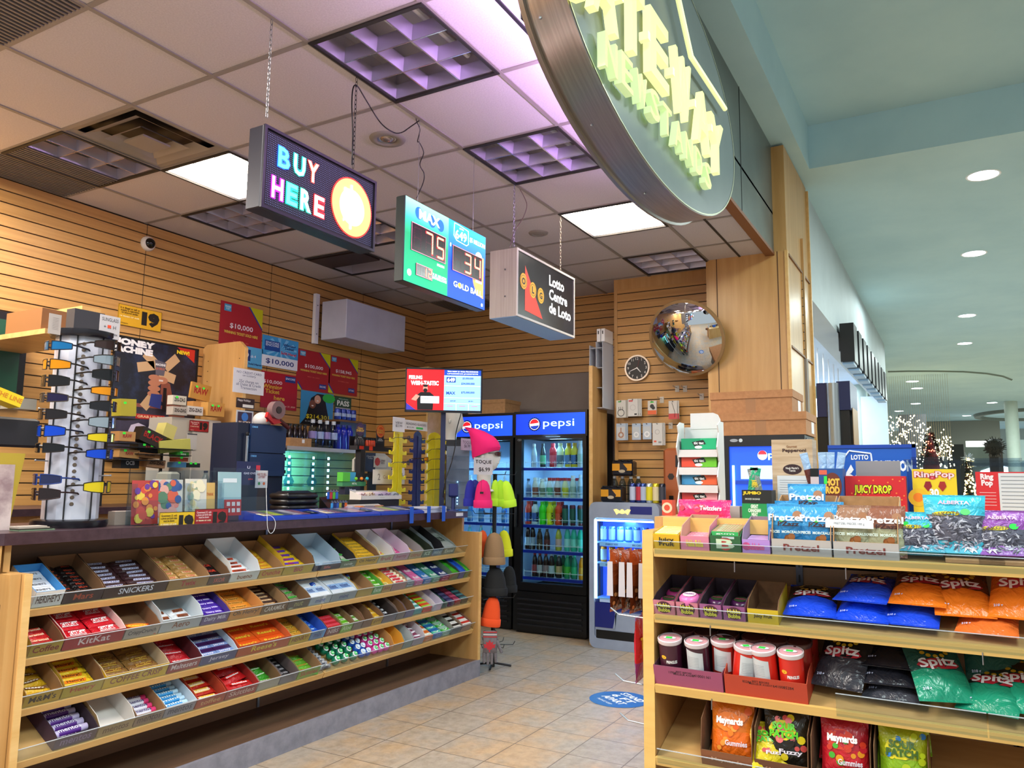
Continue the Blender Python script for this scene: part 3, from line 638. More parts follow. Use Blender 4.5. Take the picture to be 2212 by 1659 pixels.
tray(0,552,602,'yellow gold',K2,'#d0a030','Crunchie','#c8302c',('bar',1,8,'#d8a422','#e8bc38','Crunchie','#c8201c'),idesc='gold bar with red script')
tray(0,603,668,'yellow and purple starburst',K1,'#c8a42c','BIG','#b83050',('bar',1,6,'#e8c020','#6a48b8','BIG','#c8203c'),idesc='yellow and purple bar',back=.10)
tray(0,672,728,'pale blue and navy half empty','#a9bccb','#1c2038','life','#d06060',None,lip=.035,back=.09)
tray(0,729,762,'black and silver','#2a2428','#6b7a5e','candy','#e0e0d0',('bag',1,4,'#c8c8b8','#58d058','mint','#203020'),idesc='silver candy packet with green dots',iname='candy_packet',icat='candy packet',lip=.04)
tray(0,763,809,'bright yellow peanut bar',K1,'#dcaa28','Oh Henry!','#33221c',('bar',1,7,'#e0ac22','#ecc040','Oh Henry!','#3a1c14',2),idesc='yellow bar with brown lettering',back=.08)
tray(0,810,842,'white fruit chew','#e2dfe8','#c8b890','fruit','#c04858',('bar',1,9,'#e8d040','#e04878','fruit','#ffffff',1,-3),idesc='pink and yellow fruit chew stick',icat='candy',iname='candy_stick',back=.09)
tray(0,843,876,'white pink berry chew','#e4d4e4','#c89aa0','berry','#b04060',('bar',1,9,'#d83c88','#f06898','berry','#ffffff',1,-3),idesc='pink chew stick',icat='candy',iname='candy_stick',back=.09)
tray(0,877,905,'grey citrus chew','#a9a3ac','#c0a878','citrus','#c06030',('bar',1,9,'#e8a838','#f0c850','citrus','#ffffff',1,-2),idesc='orange chew stick',icat='candy',iname='candy_stick')
tray(0,906,926,'green camouflage','#2c3424','#6c7c5c','ICE','#d8e8c8',('bar',1,9,'#39462c','#9cae84','ICE','#e8f0d8'),idesc='camouflage gum packet',iname='gum_pack',icat='gum pack')
tray(0,927,949,'black mint with a tall flap','#1b1a1e','#8a98a0','mint','#e0e8e0',None,back=.09)
tray(0,950,976,'closed grey green','#8a948e','#7d8a80','Excel','#e0e8d8',('box',1,1,'#a3aaa6','#8c968f','Excel','#2c3c30'),idesc='closed grey green carton',iname='carton',icat='carton')
# second shelf
tray(1,52,125,'brown and yellow corner',K1,'#b89430','Coffee','#8a2020',('bar',1,7,'#c01c20','#d84838','Caramel','#f0e0c0',1,-3),idesc='small red wrapped bar')
tray(1,126,258,'wide red wafer bar','#e2c4c0','#a82c34','KitKat','#e8c8c8',('bar',2,4,'#c01424','#e4dcdc','KitKat','#c4182a',2),idesc='wide red wafer bar with a white oval',lip=.06)
tray(1,259,335,'brown nearly empty',K1,'#a89a90','CrispyCrunch','#4a4650',('bag',1,3,'#dc5a1c','#e88830',"Reese's",'#f4d040',1,-2),idesc='orange peanut butter cup packet',lip=.05)
tray(1,336,425,'tall silver white','#c3cdd4','#b0b2b6','Aero','#7a3c28',('bar',2,6,'#dadde2','#9c5836','Aero','#5c2c20',1,-3),idesc='silver and brown bar',lip=.062,back=.10)
tray(1,426,485,'purple','#4c3488','#5c4884','Dairy Milk','#d8d0e8',('bar',1,7,'#3f1c98','#5a34b8','Dairy Milk','#efe8ff',2),idesc='purple milk chocolate bar')
tray(1,486,556,'orange','#c88a48','#d0883c','Oh Henry!','#3c2018',('bar',1,7,'#e08c28','#f0a848','Oh Henry!','#32140c',1),idesc='orange bar with black lettering',lip=.062)
tray(1,557,612,'dark brown caramel',K2,'#6d4c34','CARAMILK','#e4d8cc',('bar',1,8,'#38201a','#a87038','Caramilk','#e8d8b8',1),idesc='dark brown caramel bar')
tray(1,613,660,'narrow brown nut',K1,'#58483c','nut','#a8a060',('bag',1,6,'#8a8468','#58d858','nuts','#2c3c20'),idesc='small beige and green nut packet',icat='candy packet',iname='candy_packet')
tray(1,661,707,'white mint tin','#d4dae0','#aab6c0','mint','#3c5c9c',[('box',2,2,'#dfe4ea','#a9c4e4','mint','#24488c')],idesc='white mint carton',iname='mint_carton',icat='carton',lip=.05)
tray(1,708,762,'blue white breath mint','#c8d0d8','#98a4ac','mint','#28408c',[('box',2,2,'#d4dce4','#8fb4e0','mint','#1c3c88')],idesc='blue white mint carton',iname='mint_carton',icat='carton',lip=.05)
for a,(px,i_)in enumerate(((668,.09),(716,.05),(742,.10))):
 p=oy(px,(1268,1262,1250)[a],3.19+.02*a);t_=MB();t_.lathe([(.018,0),(.021,.004),(.021,.03),(.016,.036)],mat('#123c96',.25),18,Matrix.Rotation(math.pi/2-.3,4,'X'));t_.disc(0,0,.013,mat('#3ad048' if a else '#4aa8e8',.4),-.0372,14);t_.disc(0,0,.016,mat('#dfe8f4',.4),-.0366,14)
 o=t_.build('mint_tub',loc=p,smooth=40);tag(o,'round blue mint tub, '+('leftmost','lowest','rightmost')[a]+' of three above the white cartons','mint tub')
tray(1,763,797,'empty yellow edged kraft',K2,'#c0a050','','#fff',None)
tray(1,798,818,'lime green gum','#58a838','#7cae68','Excel','#e8f4d8',('bar',1,6,'#58b020','#8ad040','Excel','#ffffff',2),idesc='lime green gum packet',iname='gum_pack',icat='gum pack')
tray(1,819,838,'yellow fruit gum','#e0b040','#c89c50','Juicy','#a02020',('box',1,4,'#e8b828','#f4e8a0','Juicy','#2c8838',2),idesc='yellow fruit gum packet',iname='gum_pack',icat='gum pack')
tray(1,839,870,'red fruit candy roll','#b88a70','#b08078','','#fff',('roll',1,8,'#d83838','#f0e8c0','fruit','#ffffff',2),idesc='red and cream fruit candy roll',iname='candy_roll',icat='candy roll')
for px0,px1,c,n_ in((871,890,'#7a8488','grey'),(891,909,'#d868a0','pink'),(910,927,'#3a78b8','blue'),(928,946,'#4a9a80','sea green'),(947,966,'#26306c','navy')):
 tray(1,px0,px1,n_+' gum cube',None,c,'','#fff',('box',1,3,c,c,'full','#f4f4f4',2),idesc=n_+' printed gum carton',iname='gum_carton',icat='carton')
tray(1,967,983,'green black','#2c3830','#5a7860','','#fff',('box',1,3,'#2f9a20','#38a828','','#fff',1),idesc='bright green carton',iname='gum_carton',icat='carton')
tray(1,984,996,'royal blue','#1c50b0','#3c5c98','','#fff',('box',1,3,'#1c5ac8','#2460c8','','#fff',1),idesc='royal blue carton',iname='gum_carton',icat='carton')
tray(1,997,1008,'green end','#3c8828','#6c8858','','#fff',('box',1,3,'#3ca028','#48a830','','#fff',1),idesc='rightmost green carton',iname='gum_carton',icat='carton')
# third shelf
tray(2,40,122,'yellow candy shell',K2,'#c89a28',"M&M's",'#4c3424',('bag',1,6,'#e0b020','#7a4a28',"M&M's",'#f4ead8',1),idesc='yellow candy shell bag',icat='candy bag',iname='candy_bag')
tray(2,123,212,'yellow with orange tips',K1,'#c0a038','Henry','#b83c28',('bar',1,7,'#e8c022','#e87c20','Henry!','#3a2014',1),idesc='yellow and orange bar',back=.08)
tray(2,213,352,'wide bright yellow','#c9b290','#dcae1c','COFFEE CRISP','#8a3424',('bar',2,6,'#8a6232','#b8903c','Coffee Crisp','#6a2a1c',1),idesc='brown gold wafer bar',lip=.06)
tray(2,353,423,'dark red pouch','#5a1c24','#a03038','Maltesers','#f0d0d0',('bag',1,4,'#b81a24','#c82830','Maltesers','#f8e8e8',1),idesc='crumpled red pouch',icat='candy bag',iname='candy_bag')
tray(2,424,502,'blue white','#c4d4e4','#3c447c','Jersey','#d8d0e8',('box',2,5,'#3a1c50','#7c94c8','Jersey','#f0e8f8',2),idesc='small purple chocolate block',lip=.05)
tray(2,503,616,'wide orange peanut butter','#c8602c','#c04c24',"Reese's",'#f4d038',('box',2,4,'#dc5018','#e06020',"Reese's",'#f8d838',2),idesc='orange peanut butter cup box',lip=.062)
tray(2,617,661,'yellow peanut',K2,'#cca828','HENRY!','#8a3020',('bar',1,6,'#c88c28','#e0b040','Henry!','#3a1c10'),idesc='golden peanut bar')
tray(2,662,694,'blue wafer','#2c58b8','#5c88b8','mix','#284888',('bar',1,7,'#1c50c0','#3c78d8','mix','#d8e8ff',1),idesc='shiny blue bar')
tray(2,695,727,'brown with small red pieces',K1,'#8a5058','NIBS','#e8d0d0',('box',2,7,'#b82430','#d04050','','#fff',1,-4),idesc='tiny red candy block',iname='candy_block',icat='candy')
tray(2,728,753,'light green mint',K1,'#86b850','Aloe','#e0f0c0',('box',1,6,'#64b828','#e4f0c8','mint','#287018',2,-3),idesc='green and white gum packet',iname='gum_pack',icat='gum pack')
tray(2,754,774,'white green half full',K1,'#8c7468','','#fff',('box',1,6,'#dce8d0','#78b848','mint','#287018',2,-4),idesc='white and green gum packet',iname='gum_pack',icat='gum pack')
tray(2,775,795,'empty brown left slot',K1,'#8a6450','','#fff',None,back=.085)
tray(2,796,818,'golden yellow tall',K1,'#d0a030','gold','#8a5c18',('box',1,6,'#d8a424','#e8bc3c','gold','#fff4c0',2,-2),idesc='golden yellow packet',iname='gum_pack',icat='gum pack')
tray(2,819,848,'black and white striped','#403430','#6c6a78','','#fff',('bar',1,7,'#18161c','#e8e8ec','ice','#18161c',1),idesc='black and white striped packet',iname='candy_packet',icat='candy packet')
tray(2,849,866,'empty brown middle slot',K1,'#80706a','','#fff',None,back=.085)
tray(2,867,886,'empty brown right slot',K1,'#706480','','#fff',None,back=.085)
for px0,px1,c,d_,n_ in((887,907,'#4f9a94','#d8ecec','teal and white'),(908,928,'#d8481c','#98c828','orange and lime'),(929,947,'#d8d0dc','#b8a8b8','pale lilac'),(948,962,'#34685a','#284c44','dark green'),(963,976,'#34345c','#585880','indigo'),(977,990,'#8a2c4c','#b04c6c','magenta'),(991,1006,'#28404c','#3c7880','dark teal')):
 tray(2,px0,px1,n_+' gum','#cfc4d4' if 'lilac' in n_ else None,c,'','#fff',('box',1,6,c,d_,'','#f4f4f4',2)if 'lilac' not in n_ else None,idesc=n_+' gum packet',iname='gum_pack',icat='gum pack',back=.07)
# bottom shelf
tray(3,108,200,'dark purple candy roll','#3c2c34','#4a3650','mentos','#8a7098',('roll',1,7,'#5a2c88','#c4b8dc','mentos','#f0e8ff'),idesc='purple candy roll',iname='candy_roll',icat='candy roll')
tray(3,202,280,'empty white','#d9d2cc','#a98a60','mentos','#6a4430',None,lip=.05,back=.085)
tray(3,281,345,'kraft with pink rolls',K2,'#8a7060','mentos','#4a3440',('roll',1,8,'#e8e4f0','#e03c78','mentos','#3a2c6c',1,-3),idesc='white pink yellow candy roll',iname='candy_roll',icat='candy roll')
tray(3,346,413,'white with blue rolls','#d0d8e0','#8c8490','mentos','#3c3850',('roll',1,9,'#3c9cdc','#c4e4f8','mint','#f4ffff'),idesc='pale blue mint roll',iname='candy_roll',icat='candy roll',back=.06)
tray(3,414,478,'orange red toffee','#b04024','#b84024','toffee','#e8a060',('bar',1,5,'#b82418','#f0c040','Mackintosh','#fff0e0',1),idesc='red tartan toffee bar',lip=.05)
tray(3,479,547,'red fruit candy','#a02820','#a83428','Skittles','#e8b0a0',('bag',1,4,'#c0181c','#c8201c','Skittles','#ffffff',2),idesc='red fruit candy bag',icat='candy bag',iname='candy_bag')
tray(3,548,595,'white front with green bags',K1,'#b4a898','','#fff',('bag',1,5,'#3c9a2c','#48a830','Skittles','#ffffff',1,-2),idesc='small green candy bag',icat='candy bag',iname='candy_bag')
tray(3,596,634,'grey with black bars','#6a5a58','#7c7278','','#fff',('bar',1,8,'#141216','#3c3a40','Dark Milk','#b8b4b8',1),idesc='black chocolate bar')
tray(3,635,683,'lime green sour','#9a7050','#8cae48','Skittles','#c83c30',('bag',1,6,'#68b02c','#78c038','sour','#c8202c',1,-2),idesc='lime green sour bag',icat='candy bag',iname='candy_bag')
tray(3,684,712,'silver tube',None,'#5c5a60','','#fff',('roll',1,9,'#54525a','#9c9aa2','ICE','#e8e8ec'),idesc='silver grey mint roll',iname='candy_roll',icat='candy roll')
TUBS=[('#0c7858','green'),('#1c54b8','blue'),('#d83c98','pink')]
tray(3,713,771,'gum bottle',None,'#fff','','#fff',[('tub',3,5,'#0c7858','#30c860','full','#fff',1,0,(0,1),'gum_bottle')],idesc='round green gum bottle',icat='gum bottle')
tray(3,772,798,'gum bottle',None,'#fff','','#fff',[('tub',2,5,'#1c54b8','#c8e0f8','full','#fff',1,0,(0,1),'gum_bottle')],idesc='round blue gum bottle',icat='gum bottle')
tray(3,799,838,'gum bottle',None,'#fff','','#fff',[('tub',3,5,'#d83c98','#40c860','full','#fff',1,0,(0,1),'gum_bottle')],idesc='round pink gum bottle',icat='gum bottle')
tray(3,839,862,'amber torn','#e0a030','#c08a50','','#fff',('bag',1,5,'#e8a030','#f4d8a0','','#fff',1,-2),idesc='orange twist candy',iname='candy_packet',icat='candy',back=.10)
tray(3,863,882,'grey white','#b4b8b8','#8c9a94','','#fff',('bar',1,7,'#3c6c58','#e8ece8','','#fff',1,-3),idesc='green and white mint stick',iname='candy_stick',icat='candy',back=.09)
tray(3,883,908,'white torn','#d2ccd2','#a89ca8','','#fff',('bag',1,6,'#8a2c50','#e8dce8','berry','#ffffff',2,-1),idesc='maroon and white candy packet',iname='candy_packet',icat='candy',back=.09)
for px0,px1,c,d_,n_ in((909,930,'#e07030','#e8e8d0','orange'),(931,950,'#2c6cb0','#58c8a8','blue'),(951,968,'#9cc4b0','#48b848','pale green')):
 tray(3,px0,px1,n_+' triangle print',None,c,'','#fff',('box',1,5,c,d_,'V','#f8f8f4',2),idesc=n_+' gum box with triangle print',iname='gum_pack',icat='gum pack')
tray(3,969,988,'white label','#7c6650','#8c8a84','','#fff',('box',1,5,'#dcdcd8','#1c1c1c','ALTOIDS','#1c1c1c',1),idesc='white and black mint tin',iname='mint_tin',icat='tin')
tray(3,989,1010,'white and red','#7c5640','#b09088','','#fff',('box',1,5,'#e0dcd8','#c02c28','','#1c1c1c',1),idesc='white and red mint tin',iname='mint_tin',icat='tin')
# ================================================================ helpers for things measured on a plane Y
def fr(x0,y0,x1,y1,Y,base=None):
 """frame of a face seen at top-left / bottom-right pixels on plane Y: origin (bottom left), width, height"""
 a=oy(x0,y0,Y);b=oy(x1,y1,Y);z=b.z if base is None else base
 return Vector((a.x,Y,z)),b.x-a.x,a.z-z
def frx(x0,y0,x1,y1,X,base=None):
 a=ox(x0,y0,X);b=ox(x1,y1,X);z=b.z if base is None else base
 return Vector((X,a.y,z)),a.y-b.y,a.z-z
def sheet(px,Y,bg,lab,cat,fn,name='poster',th=.004,grp=None,rz=0,fx=False,rough=.35):
 O,w,h=(frx if fx else fr)(*px,Y);k=MB();k.box(0,w,0,th,0,h,mat(bg,rough));fn(k,w,h)
 return tag(k.build(name,loc=O,rz=FA if fx else rz),lab,cat,grp)
def T(k,s,w,h,x,z,sz,c,wd=None,y=-.0012,b=.02,**q):k.text(s,w*x,h*z,h*sz,mat(c,.4),y,b,None if wd is None else w*wd,**q)
# ================================================================ left wall
PY=LW-.006
def winner(amount,date,logo):
 def f(k,w,h):
  k.poly([(w*.68,h),(w,h),(w,h*.66)],mat('#c8c814',.4),-.0004);k.poly([(w*.64,h),(w*.68,h),(w,h*.66),(w,h*.62)],mat('#2c3c98',.4),-.0006)
  k.poly([(0,0),(w*.16,0),(0,h*.2)],mat('#c8c814',.4),-.0004);k.poly([(w*.16,0),(w*.20,0),(0,h*.26),(0,h*.2)],mat('#2c3c98',.4),-.0006)
  k.rect(w*.08,w*.24,h*.84,h*.96,mat('#3c9cc8',.4),-.0005);T(k,'WINNING\nTICKET',w,h,.16,.9,.07,'#d8f0f0',.13)
  T(k,amount,w,h,.5,.60,.10,'#f2eef2',.55,b=.012);T(k,'WINNING TICKET SOLD HERE',w,h,.5,.485,.05,'#e0c44c',.8,b=.03);T(k,date,w,h,.5,.34,.03,'#d87060',.36)
  k.rect(w*.68,w*.9,h*.08,h*.2,mat('#1c3c98',.4),-.0005);T(k,logo,w,h,.79,.14,.05,'#e8e8f8',.18)
 return f
sheet((478,648,562,790),PY,'#a82430','red winning ticket poster for $10,000 with yellow corners, highest on the wall','poster',winner('$10,000','NOVEMBER 12, 2021','Pick 4'))
sheet((643,752,711,850),PY,'#a82430','red winning ticket poster for $100,000, left of the pair beside the white box','poster',winner('$100,000','MAY 26, 2022','ENCORE'))
sheet((712,766,771,857),PY,'#a82430','red winning ticket poster for $158,945, right of the pair beside the white box','poster',winner('$158,945','OCTOBER 21, 2022','LOTTARIO'))
def enc(k,w,h):
 for a in range(12):an=math.pi*2*a/12;k.poly([(w*.5,h*.62),(w*(.5+.46*math.cos(an)),h*(.62+.37*math.sin(an))),(w*(.5+.46*math.cos(an+.2)),h*(.62+.37*math.sin(an+.2)))],mat('#7cc4ec',.4),-.0004)
 k.rect(0,w,0,h*.36,mat('#e8ecf4',.4),-.0005);k.rect(w*.06,w*.48,h*.52,h*.85,mat('#1c4ca0',.4),-.0007)
 T(k,'ENCORE\nENCORE',w,h,.27,.74,.15,'#d8e4f4',.36);T(k,'Winning\nTicket',w,h,.74,.74,.2,'#142c7c',.36,b=.03);T(k,'Sold Here!',w,h,.73,.52,.1,'#c81c3c',.44,b=.03);T(k,'$10,000',w,h,.5,.17,.19,'#14307c',.78,b=.015)
sheet((568,722,642,802),PY-.001,'#3c9cd8','light blue winning ticket poster with sun rays','poster',enc)
def enc2(k,w,h):
 k.rect(w*.64,w*.94,h*.78,h*.95,mat('#1c3c8c',.4),-.0006);T(k,'ENCORE',w,h,.79,.88,.06,'#d8e0f4',.26)
 T(k,'$10,000',w,h,.30,.72,.11,'#f4e8ec',.52,b=.012);T(k,'Winning\nTicket',w,h,.30,.53,.25,'#e0b43c',.52,b=.03);T(k,'here',w,h,.5,.30,.12,'#e0b43c',.3,b=.03);T(k,'November 27, 2023',w,h,.7,.09,.05,'#e8bcb0',.5)
sheet((566,800,640,888),PY-.003,'#b01c30','dark red winning ticket poster behind the tape dispenser','poster',enc2)
def ble(k,w,h):
 k.disc(w*.7,h*.35,w*.5,mat('#8cc8ec',.4),-.0004,20,rz=h*.3)if False else None
 k.rect(w*.0,w*.45,h*.3,h*.85,mat('#183c80',.4),-.0005);T(k,'9',w,h,.25,.55,.35,'#e8f0f8',.25,b=.04);T(k,'Sold Here!',w,h,.66,.18,.1,'#142c6c',.6,b=.03)
sheet((520,745,566,798),PY-.001,'#5cb0e0','small blue sold here poster half hidden by the maple panel','poster',ble)
def women(k,w,h):
 k.poly([(0,0),(w*.15,h*.2),(w*.3,h*.8),(w*.48,h*.95),(w*.7,h*.95),(w*.8,h*.5),(w*.9,h*.1),(w*.9,0)],mat('#12101a',.5),-.0004)
 for x,z,c in((.35,.62,'#7c4c3c'),(.5,.78,'#d8a48c')):k.disc(w*x,h*z,w*.10,mat(c,.5),-.0008,16,rz=h*.13);k.disc(w*x,h*(z-.045),w*.035,mat('#f4ecec',.5),-.0011,10,rz=h*.02)
 k.disc(w*.85,h*.85,w*.2,mat('#2cb84c',.4),-.0009,20,rz=h*.14);T(k,'$214,301',w,h,.52,.24,.15,'#e8d82c',.7,b=.012);T(k,'in winnings claimed here',w,h,.5,.1,.05,'#c8d0d8',.7)
sheet((651,842,718,922),PY-.002,'#3c94cc','poster of two laughing women above the figure $214,301','poster',women)
def pas(k,w,h):
 k.rect(w*.05,w*.95,h*.02,h*.6,mat('#b4b8c4',.5),-.0004);T(k,'PASS',w,h,.5,.76,.2,'#e8f0ec',.75,b=.04);T(k,'Absolute',w,h,.5,.92,.05,'#a8c8b8',.6)
 for a in range(9):k.rect(w*.12,w*.88,h*(.53-.055*a),h*(.54-.055*a),mat('#5c606c',.5),-.0008)
sheet((724,855,757,918),PY-.002,'#1c4c3c','narrow dark green notice headed PASS','notice',pas,'notice')
def nineteen(txt,c2='#1a1410',tc='#3a2c10'):
 def f(k,w,h):
  T(k,'19',w,h,.74,.5,.72,c2,.42,b=.09);T(k,txt,w,h,.26,.72,.34,tc,.44,b=.02);T(k,'19 YEARS OF AGE.',w,h,.26,.44,.07,'#f4e8c0',.44,b=.03);T(k,'Ontario',w,h,.15,.12,.06,tc,.16)
  for e in((0,w,0,.002),(0,w,h-.002,h),(0,.002,0,h),(w-.002,w,0,h)):k.rect(*e,mat('#1a1410',.5),-.0011)
 return f
sheet((257,655,347,718),PY-.002,'#dca81c','yellow age 19 notice on the slatted wall above the framed space poster','notice',nineteen('It is illegal to sell or\nsupply e-cigarettes\nto anyone under'),'age_notice')
# framed money machine poster
O,w,h=fr(250,722,414,1000,PY-.02);t=thing('framed_poster','black framed space poster of a fist gripping a can','poster',O)
k=MB();k.box(0,w,0,.02,0,h,mat('#0d0c10',.3))
k.box(w-.012,w,-.006,0,0,h,BLACK);k.box(0,w,-.006,0,h-.012,h,BLACK);k.build('frame',t)
k=MB();sp=two_tone('space_print','#0c0f20','#2c3a66',(1,1,1),7,.35,lo=.45,hi=.8);k.rect(.006,w-.012,0,h-.012,sp,-.002)
k.rect(0,w-.012,h*.44,h*.47,mat('#8c4a44',.5),-.0024);k.rect(0,w-.012,0,h*.44,two_tone('space_print_low','#22202c','#4a4660',(1,1,1),4,.35),-.0022)
k.poly([(w*.72,h*.985),(w*.95,h*.985),(w*.95,h*.87)],mat('#c8281c',.4),-.003);T(k,'NEW!',w,h,.80,.945,.035,'#f0d81c',.16,y=-.0036,b=.05)
T(k,'MONEY',w,h,.20,.955,.055,'#f0f0f4',.5,y=-.0032,b=.07);T(k,'MACHINE',w,h,.18,.895,.055,'#f0f0f4',.5,y=-.0032,b=.07)
for a,(x,z,an)in enumerate(((.42,.84,.9),(.66,.84,-.8),(.36,.78,1.8),(.62,.72,-1.8),(.42,.50,2.5))):
 c,s_=math.cos(an),math.sin(an);P=[(x*w+(a_*c-b_*s_)*w,z*h+(a_*s_+b_*c)*w)for a_,b_ in((-.05,-.1),(.05,-.1),(.05,.1),(-.05,.1))];k.poly(P,mat('#c8a47c',.5),-.0031)
k.poly([(w*.46,h*.85),(w*.60,h*.83),(w*.58,h*.72),(w*.48,h*.72)],mat('#5c5866',.4),-.0034);T(k,'MACHINE',w,h,.53,.81,.02,'#e8e8ec',.12,y=-.004,b=.04);T(k,'$100.0',w,h,.53,.775,.022,'#c86040',.1,y=-.004)
SKIN=mat('#b8785c',.5);SK2=mat('#8a4c3c',.5)
k.poly([(w*.55,h*.70),(w*.66,h*.66),(w*.70,h*.55),(w*.84,h*.46),(w*.90,h*.30),(w*.72,h*.30),(w*.62,h*.47),(w*.55,h*.52)],SK2,-.0035)
for a in range(4):k.disc(w*.47,h*(.695-.045*a),w*.075,SKIN,-.0042-.0002*a,14,rz=h*.026)
k.disc(w*.56,h*.68,w*.07,SKIN,-.005,14,rz=h*.03);k.rect(w*.52,w*.57,h*.67,h*.685,mat('#d8c8c4',.4),-.0055)
k.poly([(w*.44,h*.56),(w*.57,h*.56),(w*.56,h*.44),(w*.42,h*.46)],mat('#2c3c84',.4),-.0056);k.poly([(w*.58,h*.62),(w*.62,h*.62),(w*.63,h*.42),(w*.58,h*.42)],mat('#14131a',.4),-.0057)
k.rect(w*.28,w*.62,h*.345,h*.385,mat('#c02c28',.4),-.003);T(k,'GRAB UP TO',w,h,.45,.365,.022,'#f0c8a0',.3,y=-.0036,b=.03)
T(k,'000',w,h,.52,.24,.14,'#d0c8e0',.62,y=-.003,b=.05);k.build('print',t)
# green window with red dot and yellow card at the left edge
O,w,h=fr(-60,660,46,885,PY-.03);t=thing('green_board','green board in a black frame at the left edge','board',O);MB().box(0,w,0,.03,0,h,BLACK).build('frame',t)
k=MB();k.rect(0,w-.04,.0,h-.05,mat('#1c4c38',.3),-.001);k.disc(w*.62,h*.68,.035,mat('#c01c28',.4),-.002,16);k.build('face',t)
# white boxed unit high on the wall
O,w,h=fr(750,640,874,760,4.74);t=thing('wall_box','large white metal box on brackets high on the slatted wall','equipment box',O)
MB().bbox(0,w,0,.30,0,h-.02,two_tone('white_enamel','#b9bccb','#c5c8d6',(1,1,1),3,.45),.004).build('housing',t)
k=MB();k.box(-.03,.02,.35,.385,-.03,h+.06,WHITE);
for z in(.06,h-.05):k.ball((-.006,.348,z),.006,STEEL,6,4)
k.build('bracket',t);
p=oy(700,710,LW);tag(MB().box(-.018,.018,-.012,0,-.03,.03,STEEL).build('wall_hook',loc=(p.x-.02,LW,p.z-.02)),'small metal hook on the slats left of the white wall box','hook')
# maple panel jutting from the wall with notes
O,w,h=fr(512,735,536,1010,4.66);X0=4.10
t=thing('merchandise_board','tall maple panel with peg holes jutting from the wall','panel',(X0,4.66,1.15))
k=MB();hh=2.405-1.15;k.prism([(0,0),(.47,0),(.47,hh-.03),(.43,hh),(.06,hh),(0,hh-.05)],0,.028,WOODV,Matrix.Rotation(math.pi/2,4,'Z')@Matrix.Translation((0,-.028,0)))
k.box(-.001,.029,-.003,.0,0,hh-.05,EDGE)
for z in range(14):k.box(-.002,0,.05,.056,.08+z*.08,.086+z*.08,GROOVE);k.box(-.002,0,.40,.406,.08+z*.08,.086+z*.08,GROOVE)
k.build('board',t)
def note(px,X,bg,lab,fn,name='note',fx=True,cat='note'):return sheet(px,X,bg,lab,cat,fn,name,.0015,fx=fx)
sheet((505,793,569,855),4.654,'#dcdce6','white handwritten no credit card on lottery note','note',lambda k,w,h:(T(k,'NO CREDIT CARD\non Lottery',w,h,.5,.78,.24,'#3c4c7c',.8,b=0),T(k,'25¢ charge on\nall Debit & Credit\nTransaction',w,h,.5,.36,.38,'#3c4c7c',.8,b=0)),'note',.0015)
sheet((511,858,549,884),4.654,'#301c20','dark happy holidays gift card beneath the handwritten note','card',lambda k,w,h:(T(k,'Happy Holidays',w,h,.42,.75,.28,'#e8e0e0',.7),k.rect(w*.35,w*.95,h*.08,h*.38,mat('#e8e4e0',.5),-.001)),'gift_card',.0015)
sheet((511,885,544,957),4.654,'#c8ccd4','scratch ticket display in dark blue and gold','ticket',lambda k,w,h:(k.rect(w*.08,w*.92,h*.55,h*.95,mat('#3c2840',.4),-.0006),T(k,'BUCKS',w,h,.5,.62,.09,'#e0c8b0',.7,b=.04),k.disc(w*.5,h*.8,w*.2,mat('#3c78c8',.4),-.001,12),k.rect(w*.15,w*.92,h*.05,h*.48,mat('#d8a840',.4),-.0006),T(k,'GOLD',w,h,.55,.42,.07,'#f4e8e8',.5,b=.04),[k.disc(w*(.32+.1*a),h*(.12+.05*b),w*.03,mat('#a83c50',.5),-.001,6)for a in range(6)for b in range(4)]),'scratch_ticket',.002)
sheet((475,912,508,975),X0-.003,'#2a2222','black and amber leaflet pinned on the maple panel','leaflet',lambda k,w,h:(k.rect(0,w,h*.62,h,mat('#b08848',.5),-.0005),k.disc(w*.6,h*.55,w*.12,mat('#d8602c',.5),-.0009,14),[k.rect(w*.1,w*.85,h*(.46-.05*a),h*(.47-.05*a),mat('#b0a8a0',.5),-.0006)for a in range(7)]),'leaflet',.0015,fx=True)
# back counter along the left wall: white cabinet, rolling paper boxes
t=thing('back_counter','low back counter under the left wall behind the candy counter','counter');
MB().box(2.2,4.09,4.55,LW-.01,0,1.14,WOODV).build('cabinet',t);MB().box(2.2,4.09,4.5,LW-.01,1.14,1.18,LAM).build('worktop',t)
O,w,h=fr(372,900,470,1015,4.80,1.181);t=thing('white_cabinet','small off white cabinet with a red age notice on its door','cabinet',O)
MB().box(0,w,0,.25,0,h,mat('#b8b0a4',.5)).build('body',t);MB().box(w*.42,w-.004,-.012,0,.004,h-.004,mat('#c8c0b6',.45)).build('door',t)
sheet((410,907,450,934),4.785,'#a01c20','small red age 19 notice on the off white cabinet','notice',nineteen('You must be\n19 years',tc='#e8c8c0'),'age_notice',.0015)
sheet((405,936,424,972),4.785,'#c8c4c0','white notepad stuck on the off white cabinet door','notepad',lambda k,w,h:k.rect(0,w,h*.93,h,mat('#3c3c44',.5),-.001),'notepad',.004)
t=thing('paper_rack','low stepped dark rack under the pile of rolling paper boxes','rack',(0,0,0))
for x0,x1,py in((255,356,991),(298,412,979),(255,415,963),(250,300,901),(256,300,955)):a=oy(x0,py,4.60);b=oy(x1,py,4.60);MB().box(a.x,b.x,4.59,4.74,a.z-.006,a.z-.001,DK).build('board',t)
a=oy(255,900,4.6);MB().box(a.x,a.x+.012,4.72,4.74,1.181,a.z,DK).box(a.x+.42,a.x+.432,4.72,4.74,1.181,oy(412,964,4.6).z,DK).build('post',t)
